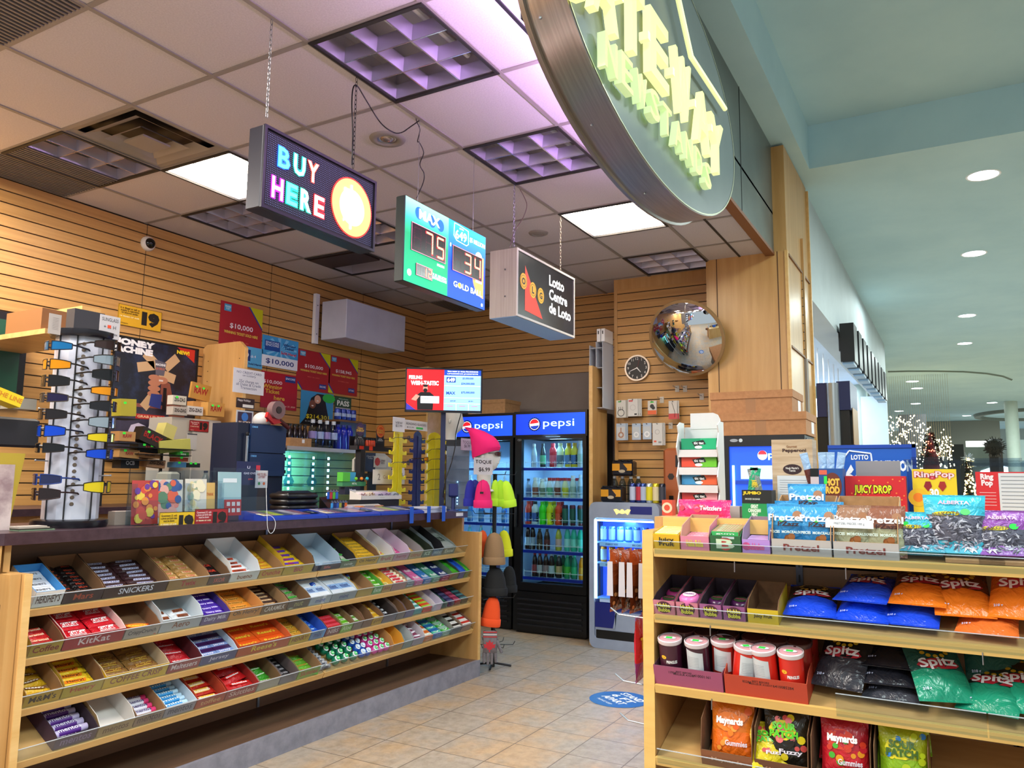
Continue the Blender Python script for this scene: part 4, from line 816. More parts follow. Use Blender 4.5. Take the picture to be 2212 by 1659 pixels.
def carton(px,Y,c,lab,txt='',tc='#fff',dp=.08,tilt=0,base=None,dots=0,name='carton',yaw=0,c2=None,cat='box'):
 O,w,h=fr(*px,Y,base);k=MB();k.box(-w/2,w/2,0,dp,0,h,mat(c,.55))
 if c2:k.box(-w/2-.0005,w/2+.0005,-.0005,dp,h*.0,h*.3,mat(c2,.55))
 if txt:k.text(txt,0,h*.55,h*.42,mat(tc,.5),-.0015,.03,min(w*.8,h*.42*.8*len(txt)))
 for a in range(dots):k.rect(-w*.3+a*w*.35,-w*.3+a*w*.35+.02,h*.7,h*.7+.014,mat('#38e040',.5,0,.2),-.0018)
 o=k.build(name,loc=O+Vector((w/2,0,0)));o.rotation_euler=(0,tilt,yaw);return tag(o,lab,cat)
BC=1.181
carton((374,853,402,876),4.78,'#cfc6b8','white paper tube box with green stickers, upper of the stacked pair','ZIG-ZAG','#2c2420',.06,dots=1)
carton((374,877,404,898),4.78,'#b8ada4','beige paper tube box right under the white one','ZIG-ZAG','#2c2420',.07)
carton((405,876,438,898),4.78,'#d4ccc6','white paper tube box at the right of the stacked pair','ZIG-ZAG','#3c2c28',.07)
carton((418,866,450,898),4.84,'#c08a4c','open kraft box behind the white and tan ones','','#000',.07)
carton((450,868,484,901),4.76,'#c4924c','large tan box with dark red letters beside the small white boxes','RAW','#a02420',.09,dots=2)
carton((412,826,452,866),4.86,'#b8863c','tan display card with dark red letters standing above the boxes','RAW','#a02420',.02,.12,dots=2)
for a,(px,c,l,tx,tc,ti,dd)in enumerate((
 ((258,931,292,954),'#b98a54','tan box with red letters at the far left of the paper clutter','RAW','#a03028',0,1),
 ((258,970,300,990),'#c09258','tan box low beside the sunglasses tower','RAW','#a03028',.06,1),
 ((262,990,300,1012),'#141416','black box with three white letters','OCB','#c8c8cc',0,0),
 ((300,928,352,962),'#2c2420','big dark brown box tipped on the pile','BLACK','#a02420',.35,1),
 ((298,958,345,978),'#1c1a1c','black box with red letters under the tipped box','RAW','#a82420',.08,2),
 ((300,978,345,990),'#b88048','tan box with orange stickers in the middle of the pile','ZIG-ZAG','#4a2c20',.04,0),
 ((318,992,356,1010),'#b0845c','brown box low in front of the pile','ZIG-ZAG','#4a2c20',.10,0),
 ((348,948,412,978),'#c4c060','long pale lime box lying across the pile','','#000',-.12,0),
 ((352,915,375,946),'#cac070','pale lime packet leaning at the back of the pile','','#000',.3,0),
 ((262,860,294,900),'#b8ac38','lime green box standing above the pile','','#000',-.05,1),
 ((384,976,408,987),'#48a838','thin green packet on top of three','mint','#e8f8e0',0,1),
 ((385,988,406,997),'#c85c40','thin red packet, middle of three','','#fff',0,1),
 ((380,998,402,1010),'#5c98c8','thin blue packet, lowest of three','','#fff',0,1),
 ((404,1000,432,1010),'#2c3430','small dark packet with two green stickers','','#fff',0,2))):
 carton(px,4.62+.012*(a%5),c,l,tx,tc,.09,ti,dots=dd)
# water bottle, barcode scanner
def lathe_thing(name,label,cat,loc,parts,grp=None,rot=None,s=1):
 """parts: [(part name, profile, material)] ; first is the body"""
 if len(parts)==1:
  o=MB().lathe([(r*s,z*s)for r,z in parts[0][1]],parts[0][2],14).build(name,loc=loc,smooth=40);tag(o,label,cat,grp)
 else:
  o=thing(name,label,cat,loc,0,grp)
  for n,pr,m in parts:MB().lathe([(r*s,z*s)for r,z in pr],m,14).build(n,o,smooth=40)
 if rot:o.rotation_euler=rot
 return o
p=oy(445,1015,4.7);CLR=acrylic('clear_pet','#dfeaf0',.25)
lathe_thing('water_bottle','clear water bottle with a blue label in front of the off white cabinet','bottle',(p.x,4.7,BC),[('body',[(.03,0),(.034,.01),(.033,.06),(.034,.11),(.033,.16),(.014,.21),(.013,.22)],CLR),('label',[(.0345,.075),(.0345,.125)],mat('#2468b8',.4)),('cap',[(.015,.22),(.015,.235)],mat('#28304c',.4))],s=1.0)
t=thing('barcode_scanner','grey beige barcode scanner on its stand behind the card holders','scanner',oy(360,1030,3.9));GB=mat('#8a8678',.5)
MB().bbox(-.03,.05,-.06,.06,.09,.15,GB,.012).build('head',t);MB().cyl((0,0,-.06),(.01,0,.1),.022,GB,12,.018).build('handle',t);MB().box(.05,.054,-.05,.05,.095,.145,BLACK).build('window',t)
MB().lathe([(.05,-.1),(.045,-.085),(.02,-.07)],GB,16).build('base',t)
t.location.z=CT+.10
# cardboard boxes behind the tower top
carton((92,664,180,730),4.3,'#8a5c34','open brown cardboard box on the wall shelf behind the sunglasses tower','','#000',.35);
carton((178,660,216,700),4.35,'#c8a060','pale end of a second box behind the tower top','','#000',.3)
O,w,h=fr(85,725,215,732,4.3);tag(MB().box(0,w,-.05,LW-4.3-.01,-.03,-.002,WOODX).build('wall_shelf',loc=O),'maple shelf fixed to the slats behind the sunglasses tower','shelf')
# monitor, picture and yellow box at the far left
t=thing('cash_register_screen','dark back of a register monitor at the left edge','monitor',(1.25,3.6,CT));
O,w,h=fr(-150,888,84,968,3.6);k=MB();k.bbox(O.x-1.25,O.x-1.25+w,0,.04,O.z-CT,O.z-CT+h,mat('#1b1c22',.45),.01);k.build('screen_back',t)
k=MB();k.box(.33,.47,.03,.06,.0,O.z-CT+.02,DK);k.build('stand',t);MB().box(.25,.55,-.06,.15,0,.015,DK).build('base',t)
O,w,h=fr(-80,975,43,1120,3.32,CT+.0);t=thing('picture_frame','yellow mount with a pale print leaning at the left edge of the counter','picture',O);k=MB();k.prism([(0,0),(w*.82,0),(w,h),(0,h)],.0,.02,mat('#a8902c',.5));k.build('mount',t)
k=MB();k.rect(0,w*.84,0,h*.85,two_tone('pale_print','#8c7478','#cbb8b4',(1,1,1),9,.5),-.002);k.build('print',t)
O,w,h=fr(-60,822,49,868,3.5);o=MB().box(0,w,0,.09,0,.05,mat('#dcc020',.5)).text('THE LINE',w*.72,.027,.02,mat('#c87820',.5),-.001,.02).build('yellow_carton',loc=O+Vector((0,0,.035)));o.rotation_euler=(0,.30,0);tag(o,'tilted yellow carton with orange letters at the left edge','box')
carton((28,858,78,886),3.75,'#8a867c','grey plastic device box behind the register monitor','','#000',.1)
for a in range(4):p=oy(60,1140-6*a,3.28);tag(MB().box(-.07,.07-.01*a,-.03,.04,0,.004,mat(('#6c8468','#2c2a20','#a89c8c','#b8aca0')[a],.6)).build('magazine',loc=(p.x,3.24,CT+.0045*a)),('green','black','beige','topmost cream')[a]+' magazine in the small stack at the left end of the countertop','magazine')
# ================================================================ sunglasses tower
TX,TY=2.05,3.36
t=thing('sunglasses_tower','tall revolving white sunglasses tower with a black rim on the counter','display stand',(TX,TY,CT));tower=t
PW=two_tone('white_pegboard','#a9adc0','#c6c8d2',(1,1,1),4,.3)
MB().lathe([(.145,0),(.15,.012),(.15,.03),(.135,.035)],mat('#15131a',.25),36).build('base_disc',t,smooth=40)
MB().lathe([(.11,.035),(.11,.82)],PW,12).build('column',t);
MB().lathe([(.13,.82),(.135,.83),(.135,.85),(.12,.855)],mat('#15131a',.25),36).build('top_rim',t,smooth=40)
k=MB();k.box(-.07,.07,-.03,.03,.856,.95,mat('#3a3a40',.5));k.build('top_box',t)
vd=math.atan2(-TY,-TX)        # direction from the tower to the viewer
for q in(-.95,-.22,.75):
 k=MB();a=vd+q;k.cyl((.111*math.cos(a),.111*math.sin(a),.036),(.111*math.cos(a),.111*math.sin(a),.82),.0035,DK,6);k.build('seam',t)
k=MB();a0=vd+.02
for i in range(26):
 z=.10+i*.0275;a=a0;M=Matrix.Translation((.1085*math.cos(a),.1085*math.sin(a),z))@Matrix.Rotation(a,4,'Z')@Matrix.Rotation(math.pi/2,4,'Y')
 k.lathe([(.0085,.0015),(.007,.0035),(.004,.0035)],mat('#6a5c50',.3,.6),10,M)
k.build('peg_hole',t)
for i,(a,z)in enumerate(((-1.15,.14),(-1.15,.21),(-1.15,.28),(1.15,.22),(1.15,.30),(-1.2,.50),(1.15,.43))):
 k=MB();b=vd+a;k.cyl((.10*math.cos(b),.10*math.sin(b),z),(.155*math.cos(b),.155*math.sin(b),z+.002),.003,STEEL,6);k.ball((.157*math.cos(b),.157*math.sin(b),z+.002),.005,STEEL,8,4);k.build('peg',t)
def sunglasses(fc,lab,cat_,i,arm=None,loc=(0,0,0),rot=0,lm=None,wrap=.35,lw_=.05,lh=.036,roll=0,name='sunglasses',clearl=False):
 """local: temple hinge line; lenses face -y, width along x, arms go +y"""
 t=thing(name,lab,'glasses',loc,rot);fm=mat(fc,.25);L=lm
 def P(s,u,v):     # u 0..1 across one lens from nose, v -1..1 ; s side
  x=s*(.008+u*lw_);y=wrap*(.008+u*lw_)**2/.058*.9
  return(x,y,v*lh/2*(1-.35*u**3)*(1 if v>0 else(.9-.1*u)))
 for s in(-1,1):
  k=MB();n=6;V=[P(s,i_/n,v)for i_ in range(n+1)for v in(-.92,0,.92)];F=[]
  for i_ in range(n):
   for j in range(2):F.append((i_*3+j,i_*3+j+1,i_*3+j+4,i_*3+j+3))
  if s>0:F=[tuple(reversed(f))for f in F]
  k.add(V,F,L);k.build('lens',t,smooth=60)
  k=MB();pts=[P(s,i_/n,1)for i_ in range(n+1)]+[P(s,1-i_/n,-1)for i_ in range(n+1)];pts.append(pts[0]);k.tube(pts,.0022 if not clearl else.0026,fm,5);k.build('rim',t,smooth=60)
  h0=Vector(P(s,1,.55));k=MB();k.tube([h0,h0+Vector((s*.004,.02,0)),h0+Vector((s*.002,.09,-.004)),h0+Vector((-s*.002,.125,-.028))],.0038 if not clearl else.0022,mat(arm or fc,.3),6);k.build('arm',t,smooth=60)
 k=MB();k.cyl(P(-1,0,.5),P(1,0,.5),.003,fm,6);k.build('bridge',t)
 return t
BLU=mat('#1648c8',.06,.5);GLD=mat('#d88a10',.06,.4);YEL=mat('#cdb818',.06,.35);SLV=mat('#a8b4bc',.05,.8);CLD=acrylic('clear_lens','#dce8ee',.2)
# seen columns: on the left side of the seam the glasses point left, on the right side they point right
SG=[ # side, z, frame, lens, label
 (-1,.735,'#1b2030',mat('#1f6fa8',.06,.5),'blue mirrored sunglasses, uppermost of the left column'),(-1,.655,'#15130f',GLD,'gold mirrored sunglasses, second down in the left column'),
 (-1,.585,'#1a1614',mat('#120f10',.08),'black sunglasses with a grey temple, third down in the left column'),(-1,.515,'#3a322c',mat('#1c1638',.08,.2),'square purple lens sunglasses, fourth down in the left column'),
 (-1,.445,'#1c1210',mat('#161012',.08),'round brown sunglasses, fifth down in the left column'),(-1,.375,'#15182c',BLU,'deep blue sunglasses, sixth down in the left column'),
 (-1,.305,'#0f0e0f',mat('#0d0c0e',.08),'plain black sunglasses, seventh down in the left column'),(-1,.175,'#1c3474',mat('#20264a',.06,.2),'blue framed sunglasses low in the left column'),(-1,.115,'#2a1618',mat('#1c0f10',.08),'dark maroon sunglasses, lowest of the left column'),
 (1,.755,'#1a1516',mat('#2a1c1a',.08),'dark brown sunglasses, uppermost of the right column'),(1,.69,'#2b2a2c',SLV,'silver mirrored sunglasses, second down in the right column'),(1,.625,'#0f0f10',mat('#0d0c0e',.08),'slim black sunglasses, third down in the right column'),
 (1,.555,'#1c1208',GLD,'orange gold mirrored sunglasses, fourth down in the right column'),(1,.49,'#101012',mat('#131216',.08),'square black sunglasses, fifth down in the right column'),(1,.42,'#111013',SLV,'silver grey lens sunglasses, sixth down in the right column'),
 (1,.355,'#101012',YEL,'yellow lens sunglasses, seventh down in the right column'),(1,.285,'#0f1018',BLU,'bright blue mirrored sunglasses, eighth down in the right column'),(1,.145,'#141310',YEL,'small yellow green sunglasses low in the right column')]
for i,(s,z,f,L,lab)in enumerate(SG):
 ang=vd+s*.74;rot=ang+math.pi/2;hz=TX+.112*math.cos(vd),TY+.112*math.sin(vd)
 tip=Matrix.Rotation(rot,4,'Z')@Vector((-s*.060,.118,-.026))
 sunglasses(f,lab,'glasses',i,loc=(hz[0]-tip.x,hz[1]-tip.y,CT+z-tip.z),rot=rot,lm=L,wrap=.6,lw_=.062,lh=.040+.005*(i%3))
sheet((217,678,257,735),3.24,'#c4c0c4','white handwritten sunglasses price card on the tower rim','card',lambda k,w,h:(T(k,'SUNGLASS',w,h,.5,.82,.15,'#3c3c44',.8,b=0),T(k,'$12.99+tax',w,h,.5,.2,.13,'#3c3c44',.8,b=0),T(k,'+ H H',w,h,.5,.5,.16,'#4c4c54',.6,b=0),k.rect(w*.38,w*.55,h*.45,h*.58,mat('#e04828',.5,0,.2),-.002)),'price_card',.0015)
sheet((107,676,130,724),3.25,'#a8a09c','small printed card at the left of the tower rim','card',lambda k,w,h:[k.rect(w*.3,w*.8,h*(.8-.08*a),h*(.81-.08*a),mat('#6c6464',.5),-.001)for a in range(8)],'price_card',.0015)
# ================================================================ acrylic card holders
def cardholder(px,Y,lab,cards):
 O,w,h=fr(*px,Y,CT+.001);t=thing('card_holder',lab,'display holder',O)
 k=MB();k.box(0,w,0,.002,0,h*.45,ACR);k.box(0,w,.07,.072,0,h,ACR);k.box(0,.002,.002,.07,0,h*.75,ACR);k.box(w-.002,w,.002,.07,0,h*.75,ACR);k.box(.002,w-.002,.002,.07,0,.002,ACR);k.build('holder',t)
 return O,w,h
O,w,h=cardholder((300,1015,413,1146),3.19,'clear acrylic holder with flower greeting cards',0)
def gcard(O,x,z,w,h,bg,lab,fn,y=.03,name='greeting_card'):
 k=MB();k.box(0,w,0,.003,0,h,mat(bg,.5));fn(k,w,h);o=k.build(name,loc=O+Vector((x,y,z+.003)));o.rotation_euler=(-.06,0,0);return tag(o,lab,'card')
def blobs(cols,n,seed,r=.08):
 q=random.Random(seed)
 def f(k,w,h):
  for a in range(n):k.disc(w*q.uniform(.12,.88),h*q.uniform(.1,.92),w*q.uniform(r*.6,r*1.5),mat(q.choice(cols),.5),-.0006-.0002*a,10)
 return f
gcard(O,.005,.0,w*.45,h*.80,'#b8403c','orange and purple patterned greeting card',blobs(['#e08c3c','#6c3c98','#e8c84c','#d85040'],26,3,.12),.035)
gcard(O,w*.40,.0,w*.55,h*.82,'#c8ccc8','white greeting card with a bunch of red and pink roses',blobs(['#d8644c','#e88c80','#3c5c98','#5c8468','#c84c50','#e0a89c'],30,5,.13),.05)
O,w,h=cardholder((415,1015,480,1140),3.19,'clear acrylic holder with a pale yellow rose card',0)
gcard(O,.0,.0,w*.62,h*.82,'#dcd8cc','cream greeting card with pale yellow roses',blobs(['#e8dca8','#f0e8c8','#a8bca0','#e0cc90'],18,8,.14));gcard(O,w*.62,.0,w*.3,h*.75,'#dcb468','narrow orange greeting card beside the pale rose card',lambda k,w,h:T(k,'THANK',w,h,.5,.7,.08,'#c06838',.7),.04)
O,w,h=cardholder((482,1010,572,1138),3.20,'clear acrylic holder with a red phone gift card',0)
gcard(O,.0,.03,w*.5,h*.80,'#9cc0c8','pale blue hanging gift card sleeve',lambda k,w,h:k.rect(w*.2,w*.8,h*.75,h*.85,mat('#dfeaf0',.5),-.001),.02,'gift_card')
gcard(O,w*.12,.025,w*.36,h*.30,'#c02c30','small red and white patterned gift card',lambda k,w,h:[k.rect(w*(.12+.3*a),w*(.32+.3*a),h*(.2+.4*b),h*(.45+.4*b),mat('#e8dcdc',.5),-.001)for a in range(3)for b in range(2)],.012,'gift_card')
sheet((345,1107,420,1150),3.165,'#dcb41c','yellow age 19 notice taped to the front of the card holders','notice',nineteen('Government I.D. with\na photo and birth date\nmust be shown'),'age_notice',.0015)
sheet((422,1100,491,1141),3.163,'#9c2028','red age 19 notice taped to the front of the card holders','notice',nineteen('Government I.D. with\na photo and birth date\nmust be shown',tc='#e8c8c8'),'age_notice',.0015)
sheet((512,996,560,1048),3.32,'#1c2050','navy gift card board behind the card holders','card',lambda k,w,h:(T(k,'GAS OVER',w,h,.6,.5,.09,'#d8d4e8',.6,b=.03),T(k,'$84',w,h,.6,.25,.08,'#c83c4c',.2),k.rect(w*.82,w,h*.6,h*.85,mat('#c82c40',.5),-.001),T(k,'U',w,h,.5,.75,.12,'#d8d4e8',.12)),'gift_card',.002)
sheet((553,1016,577,1054),3.30,'#c8c8cc','small white tag with red print on a string','tag',lambda k,w,h:(T(k,'AGE TO SELL\nLOTTERY',w,h,.5,.7,.3,'#8c3c40',.8),k.disc(w*.3,h*.25,w*.1,mat('#3c8c50',.5),-.001,10),k.disc(w*.7,h*.25,w*.1,mat('#d06030',.5),-.001,10)),'string_tag',.0015)
cable([oy(*p,3.11)for p in((575,1054),(576,1090),(577,1115),(578,1140),(584,1152),(592,1146),(595,1130),(590,1118),(580,1112))],.0014,WHITE,'thin white string hanging from the tag over the counter edge')
bpy.data.objects['power_cable.003']['category']='string';bpy.data.objects['power_cable.003'].name='string'
tag(MB().box(0,.10,0,.003,0,.09,mat('#c0bcbc',.6)).box(.06,.12,.004,.006,.0,.12,mat('#d0b83c',.6)).build('envelope',loc=(2.26,3.24,CT+.001)),'white envelopes with a yellow sheet left of the card holders','envelope')
tag(MB().box(0,.14,0,.05,0,.06,mat('#8a8078',.6)).box(.01,.12,.01,.04,.0601,.062,mat('#c8b8b4',.6)).build('paper_box',loc=(2.22,3.30,CT+.001)),'low box of loose papers just right of the sunglasses tower','box')
# ================================================================ right half of the countertop
LB='#1c3aa0'
xs=[572,708,822,916]
for i in range(3):
 a=oy(xs[i],1130,3.12).x;b=oy(xs[i+1],1125,3.12).x-.006;w=b-a;t=thing('ticket_tray',('leftmost','middle','right hand')[i]+' blue lottery ticket tray along the counter edge','ticket display',(a,3.115,CT))
 k=MB();k.prism([(0,0),(.20,0),(.20,.045),(.02,.022),(0,.012)],0,w,mat(LB,.3),Matrix.Translation((w,0,0))@Matrix.Rotation(math.pi/2,4,'Z'));k.build('body',t)
 k=MB();M=Matrix.Translation((0,.02,.0225))@Matrix.Rotation(math.atan2(.023,.18),4,'X');k.M=M;cs=['#c88894','#c8cc50','#5c6078','#c8b4bc','#9c6474','#404860','#b8a0a8']
 n=5
 for q in range(n):k.box(.03+(w-.13)*q/n,.03+(w-.13)*(q+.92)/n,.015,.16,.0005,.002,mat(cs[(q+i*3)%7],.4))
 k.build('ticket_row',t);k=MB();k.M=M;k.box(w-.09,w-.03,.02,.09,.002,.0035,DK);k.text('Prizes',w-.06,.06,.012,WHITE,-.0042,0,.04,M=TOPM);k.disc(0,0,.009,WHITE,0,10);k.v[-10:]=[tuple(M@Vector((w-.06+x,.04+z,.0042)))for x,y,z in[(.009*math.cos(q*.628),0,.009*math.sin(q*.628))for q in range(10)]];k.build('info_label',t)
 k=MB();k.M=M;k.box(.005,.05,.0,.06,.002,.0045,mat('#d8d0c0',.5));k.add([(.0275,.008,.005),(.046,.03,.005),(.0275,.052,.005),(.009,.03,.005)],[(0,1,2,3)],mat('#d8a41c',.4));k.text('18+',.0275,.03,.012,BLACK,-.0054,.01,.02,M=TOPM);k.build('age_sticker',t)
 k=MB();k.M=M;k.box(.02,w-.02,.004,.17,.006,.0075,ACR);k.build('cover',t)
a=oy(925,1115,3.14).x;b=oy(965,1112,3.14).x
for q,(z,w_)in enumerate(((0,.0),(.013,.004),(.026,-.003))):tag(MB().box(0,.22,0,.17,0,.012,mat('#b8bcd0',.6)).build('paper_stack',loc=(a+w_,3.14+w_,CT+z)),('lowest','middle','top')[q]+' white paper sheaf at the taped right end of the counter','paper')
for px,l in((888,'left'),(925,'middle'),(957,'right')):
 x=oy(px,1110,3.112).x;tag(MB().box(-.02,.02,-.012,-.0105,-.06,.045,mat('#1450b8',.5)).box(-.02,.02,-.0105,.01,.044,.0455,mat('#1450b8',.5)).build('blue_tape',loc=(x,3.118,CT)),l+' strip of blue tape over the counter edge','tape')
p=oy(998,1113,3.118);tag(MB().box(-.045,.045,-.0015,0,-.012,.012,WHITE).build('barcode_label',loc=(p.x-.03,3.1195,CT-.02)),'white barcode label on the right end of the counter edge','label')
# folded black bag
P,rot,u=facecam(637,1106,3.42);k=MB();q=random.Random(2)
for i in range(4):
 o_=q.uniform(-.004,.004);k.bbox(-.125+o_,.125+o_,-.07,.09,.0+i*.034,.0335+i*.034,two_tone('black_vinyl','#08080a','#141318',(1,1,1),12,.3,.3),.009)
k.prism([(-.12,.13),(.10,.135),(.06,.150),(-.08,.146)],-.04,.06,_m['black_vinyl'])
o=k.build('folded_bag',loc=(P.x,P.y,CT),rz=rot*.0+.0,smooth=50);tag(o,'thick folded black vinyl bag lying on the counter','bag')
# lighter rack
P,rot,u=facecam(735,1100,3.32);t=thing('lighter_stand','small black lighter stand between the black bag and the glasses cases','display stand',(P.x,P.y,CT),.0)
k=MB();k.prism([(0,0),(.10,0),(.10,.11),(0,.02)],0,.16,BLACK,Matrix.Translation((.08,0,0))@Matrix.Rotation(math.pi/2,4,'Z'));k.rect(-.078,.078,.002,.019,DK,-.001);k.text('BIC',-.04,.011,.01,WHITE,-.002,.02);k.rect(.0,.03,.005,.014,mat('#38d848',.5),-.002);k.build('stand',t)
def lighter(c,loc,lab):
 t=thing('lighter',lab,'lighter',loc);MB().bbox(-.009,.009,-.005,.005,0,.045,mat(c,.25),.003).build('body',t);k=MB();k.box(-.008,.008,-.005,.005,.045,.058,STEEL);k.cyl((.003,-.006,.056),(.003,.006,.056),.005,DK,8);k.build('metal_head',t)
LC=[('#3c98d8','sky blue'),('#1c2c68','navy'),('#2c58b0','blue'),('#a8a83c','olive yellow'),('#1a1a1c','black'),('#e8641c','orange')]
for i,(c,n)in enumerate(LC):lighter(c,(P.x-.062+.025*i,P.y+.012,CT+.03),n+' lighter in the lower row of the black stand')
for i,(c,n)in enumerate((('#2458b8','royal blue'),('#c03038','red'),('#58b82c','lime'),('#2c68c8','bright blue'))):lighter(c,(P.x-.03+.026*i,P.y+.075,CT+.095),n+' lighter in the upper row of the black stand')
# glasses case displays
def casebox(px,Y,base,lab,pats,n,lab2):
 O,w,h=fr(*px,Y,base);t=thing('case_display',lab,'display box',O);k=MB();wc=mat('#d8d2cc',.5)
 k.box(0,w,0,.002,0,.028,wc);k.box(0,w,.10,.102,0,.06,wc);k.box(0,w,0,.10,0,.002,wc)
 for x in(0,w-.002):k.prism([(0,0),(.10,0),(.10,.06),(0,.028)],0,.002,wc,Matrix.Translation((x+.002,0,0))@Matrix.Rotation(math.pi/2,4,'Z'))
 k.text('Reading glasses',w/2,.014,.007,mat('#a08878',.5),-.001,0);k.build('box',t)
 for i in range(n):
  c=pats[i%len(pats)];k=MB();x=w*(i+.5)/n;r=w/n*.44;k.bbox(-r,r,-.03,.03,0,.05,mat(c[0],.4),.012);q=random.Random(i+int(w*1000))
  for a in range(14):k.disc(q.uniform(-r*.8,r*.8),q.uniform(.012,.042),.004,mat(c[1],.4),-.0305-.0001*a,7)
  o=k.build('glasses_case',loc=O+Vector((x,.05,.0025)),smooth=40);tag(o,f'{c[2]} glasses case, {["first", "second", "third", "fourth", "fifth"][i]} from the left in the {lab2}','glasses case')
casebox((756,1076,842,1099),3.28,CT,'lower white display box of patterned glasses cases',[('#b8aac0','#6c4c7c','lilac'),('#c87848','#e8c0a0','orange leaf'),('#8c8088','#3c2c34','grey feather'),('#b07858','#4c2c28','brown')],4,'lower white box')
O,w,h=fr(782,1068,862,1076,3.40,CT);tag(MB().box(-.02,w,.0,.1,0,.085,DK).build('riser',loc=O),'dark block under the upper glasses case box','block')
casebox((782,1046,868,1070),3.39,CT+.086,'upper white display box of butterfly patterned glasses cases',[('#d8c8c8','#a04838','butterfly'),('#d0c0b0','#8c5c30','brown butterfly'),('#b0a4b8','#4c3c5c','mauve butterfly'),('#9c8ca8','#6c4c84','purple'),('#a8acb8','#5c606c','grey leaf')],5,'upper white box')
sheet((806,1014,874,1046),3.51,'#d8d0c4','cream header card of the glasses case display','card',lambda k,w,h:(T(k,'Cosmetic',w,h,.5,.5,.25,'#b89c7c',.4),T(k,'2',w,h,.18,.5,.45,'#8c8480')),'header_card',.002)
sheet((848,1010,873,1036),3.50,'#d8d4dc','white handwritten two in one price note','note',lambda k,w,h:T(k,'2 in 1\nMagnifying\nMIRROR $7',w,h,.5,.5,.75,'#1c1c28',.85,b=.01),'note',.0015)
# energy shots and small clutter
for a,(px,c,l,tx,tc)in enumerate((
 ((741,1020,756,1040),'#54b83c','lime green packet on the clutter behind the lighters','','#fff'),((757,1020,768,1040),'#3ca0c8','light blue packet beside the lime green one','','#fff'),
 ((740,1040,790,1050),'#3c8858','long green packet reading METAL','METAL','#e0f0e0'),((770,1022,812,1034),'#15151a','black lighter leash box','','#fff'),((745,1052,778,1068),'#1c2038','navy printed box behind the lighters','Mega','#e0e0f0'))):
 carton(px,3.56+.004*a,c,l,tx,tc,.05)
for i,(c,n)in enumerate((('#70c020','lime'),('#e88018','orange'),('#20a8c0','turquoise'))):p=oy(769+12*i,1034,3.54);tag(MB().ball((0,0,0),.012,mat(c,.3),12,7).lathe([(.006,.008),(.005,.02)],BLACK,8).build('lighter_leash',loc=p,smooth=40),n+' round leash hanging from the black box','leash')
O,w,h=fr(790,958,850,976,3.75);t=thing('energy_shot_rack','black tiered rack of small energy shots beside the yellow glasses rack','display rack',O);k=MB()
k.box(-.09,w-.02,0,.08,0,.03,mat('#201c20',.5));k.rect(-.07,-.02,.004,.028,mat('#c83018',.4),-.001);k.rect(.04,.08,.0,.03,mat('#d83818',.4),-.001);k.box(-.09,w-.02,.075,.08,.0,.10,mat('#201c20',.5));k.box(-.05,.0,.0,.05,-(O.z-CT)+.001,.0,mat('#1c1b1f',.5));k.build('rack',t)
for cx_,c1,c2,n in((-.03,'#4c3460','#c8a838','purple'),(w*.62,'#e0501c','#f0b83c','orange')):
 k=MB();k.disc(cx_,.15,.048,mat(c1,.4),.03,24);k.disc(cx_,.15,.040,mat(c2 if n=='orange' else '#2c2038',.4),.0295,24);k.disc(cx_,.15,.036,mat(c1,.4),.029,24);k.text('5-hour\nENERGY',cx_,.15,.036,mat('#e0b83c',.4),.0285,.03);k.box(cx_-.04,cx_+.04,.031,.04,.06,.16,DK);k.text('EXTRA\nSTRENGTH',cx_,.085,.02,WHITE,.03,.01);tag(k.build('header_disc',t),n+' round energy shot header')
for i in range(8):
 c,n=(('#2a2226','dark'),('#c84018','orange'))[i>=4];x=-.075+.026*i+(.02 if i>=4 else 0)
 lathe_thing('energy_shot',n+' little energy shot bottle in the black tiered rack','bottle',O+Vector((x,.03,.031)),[('body',[(.011,0),(.012,.004),(.012,.035),(.007,.045)],mat(c,.3)),('cap',[(.008,.045),(.008,.056)],BLACK)],n+' energy shots in the rack')
O,w,h=fr(766,976,845,1020,3.95);t=thing('white_helmet_display','white curved sign board with a red stop octagon and dark leaflet','display',O);k=MB();k.prism([(0,0),(0,h*.6),(w*.2,h),(w*.8,h),(w,h*.7),(w,0)],0,.02,mat('#c8c2b8',.5));k.box(w*.4,w*.6,.004,.02,-O.z+.001,0,DK);k.build('board',t)
k=MB();k.rect(w*.28,w*.55,0,h,mat('#2c3454',.4),-.001);k.text('Check ID\nPolicy',w*.41,h*.75,.03,WHITE,-.002,0,w*.2);k.disc(w*.14,h*.3,.04,mat('#2cb838',.4),-.0008,16);k.disc(w*.12,h*.1,.025,BLACK,-.0012,10);k.build('leaflet',t)
sheet((808,985,834,1010),3.944,'#d8d0c4','white card with a red stop octagon','card',lambda k,w,h:(k.disc(w*.28,h*.5,w*.22,mat('#c83018',.4),-.0008,8),T(k,'GOVERNMENT\nPHOTO ID',w,h,.72,.5,.4,'#5c2c28',.4)),'age_notice',.0015)
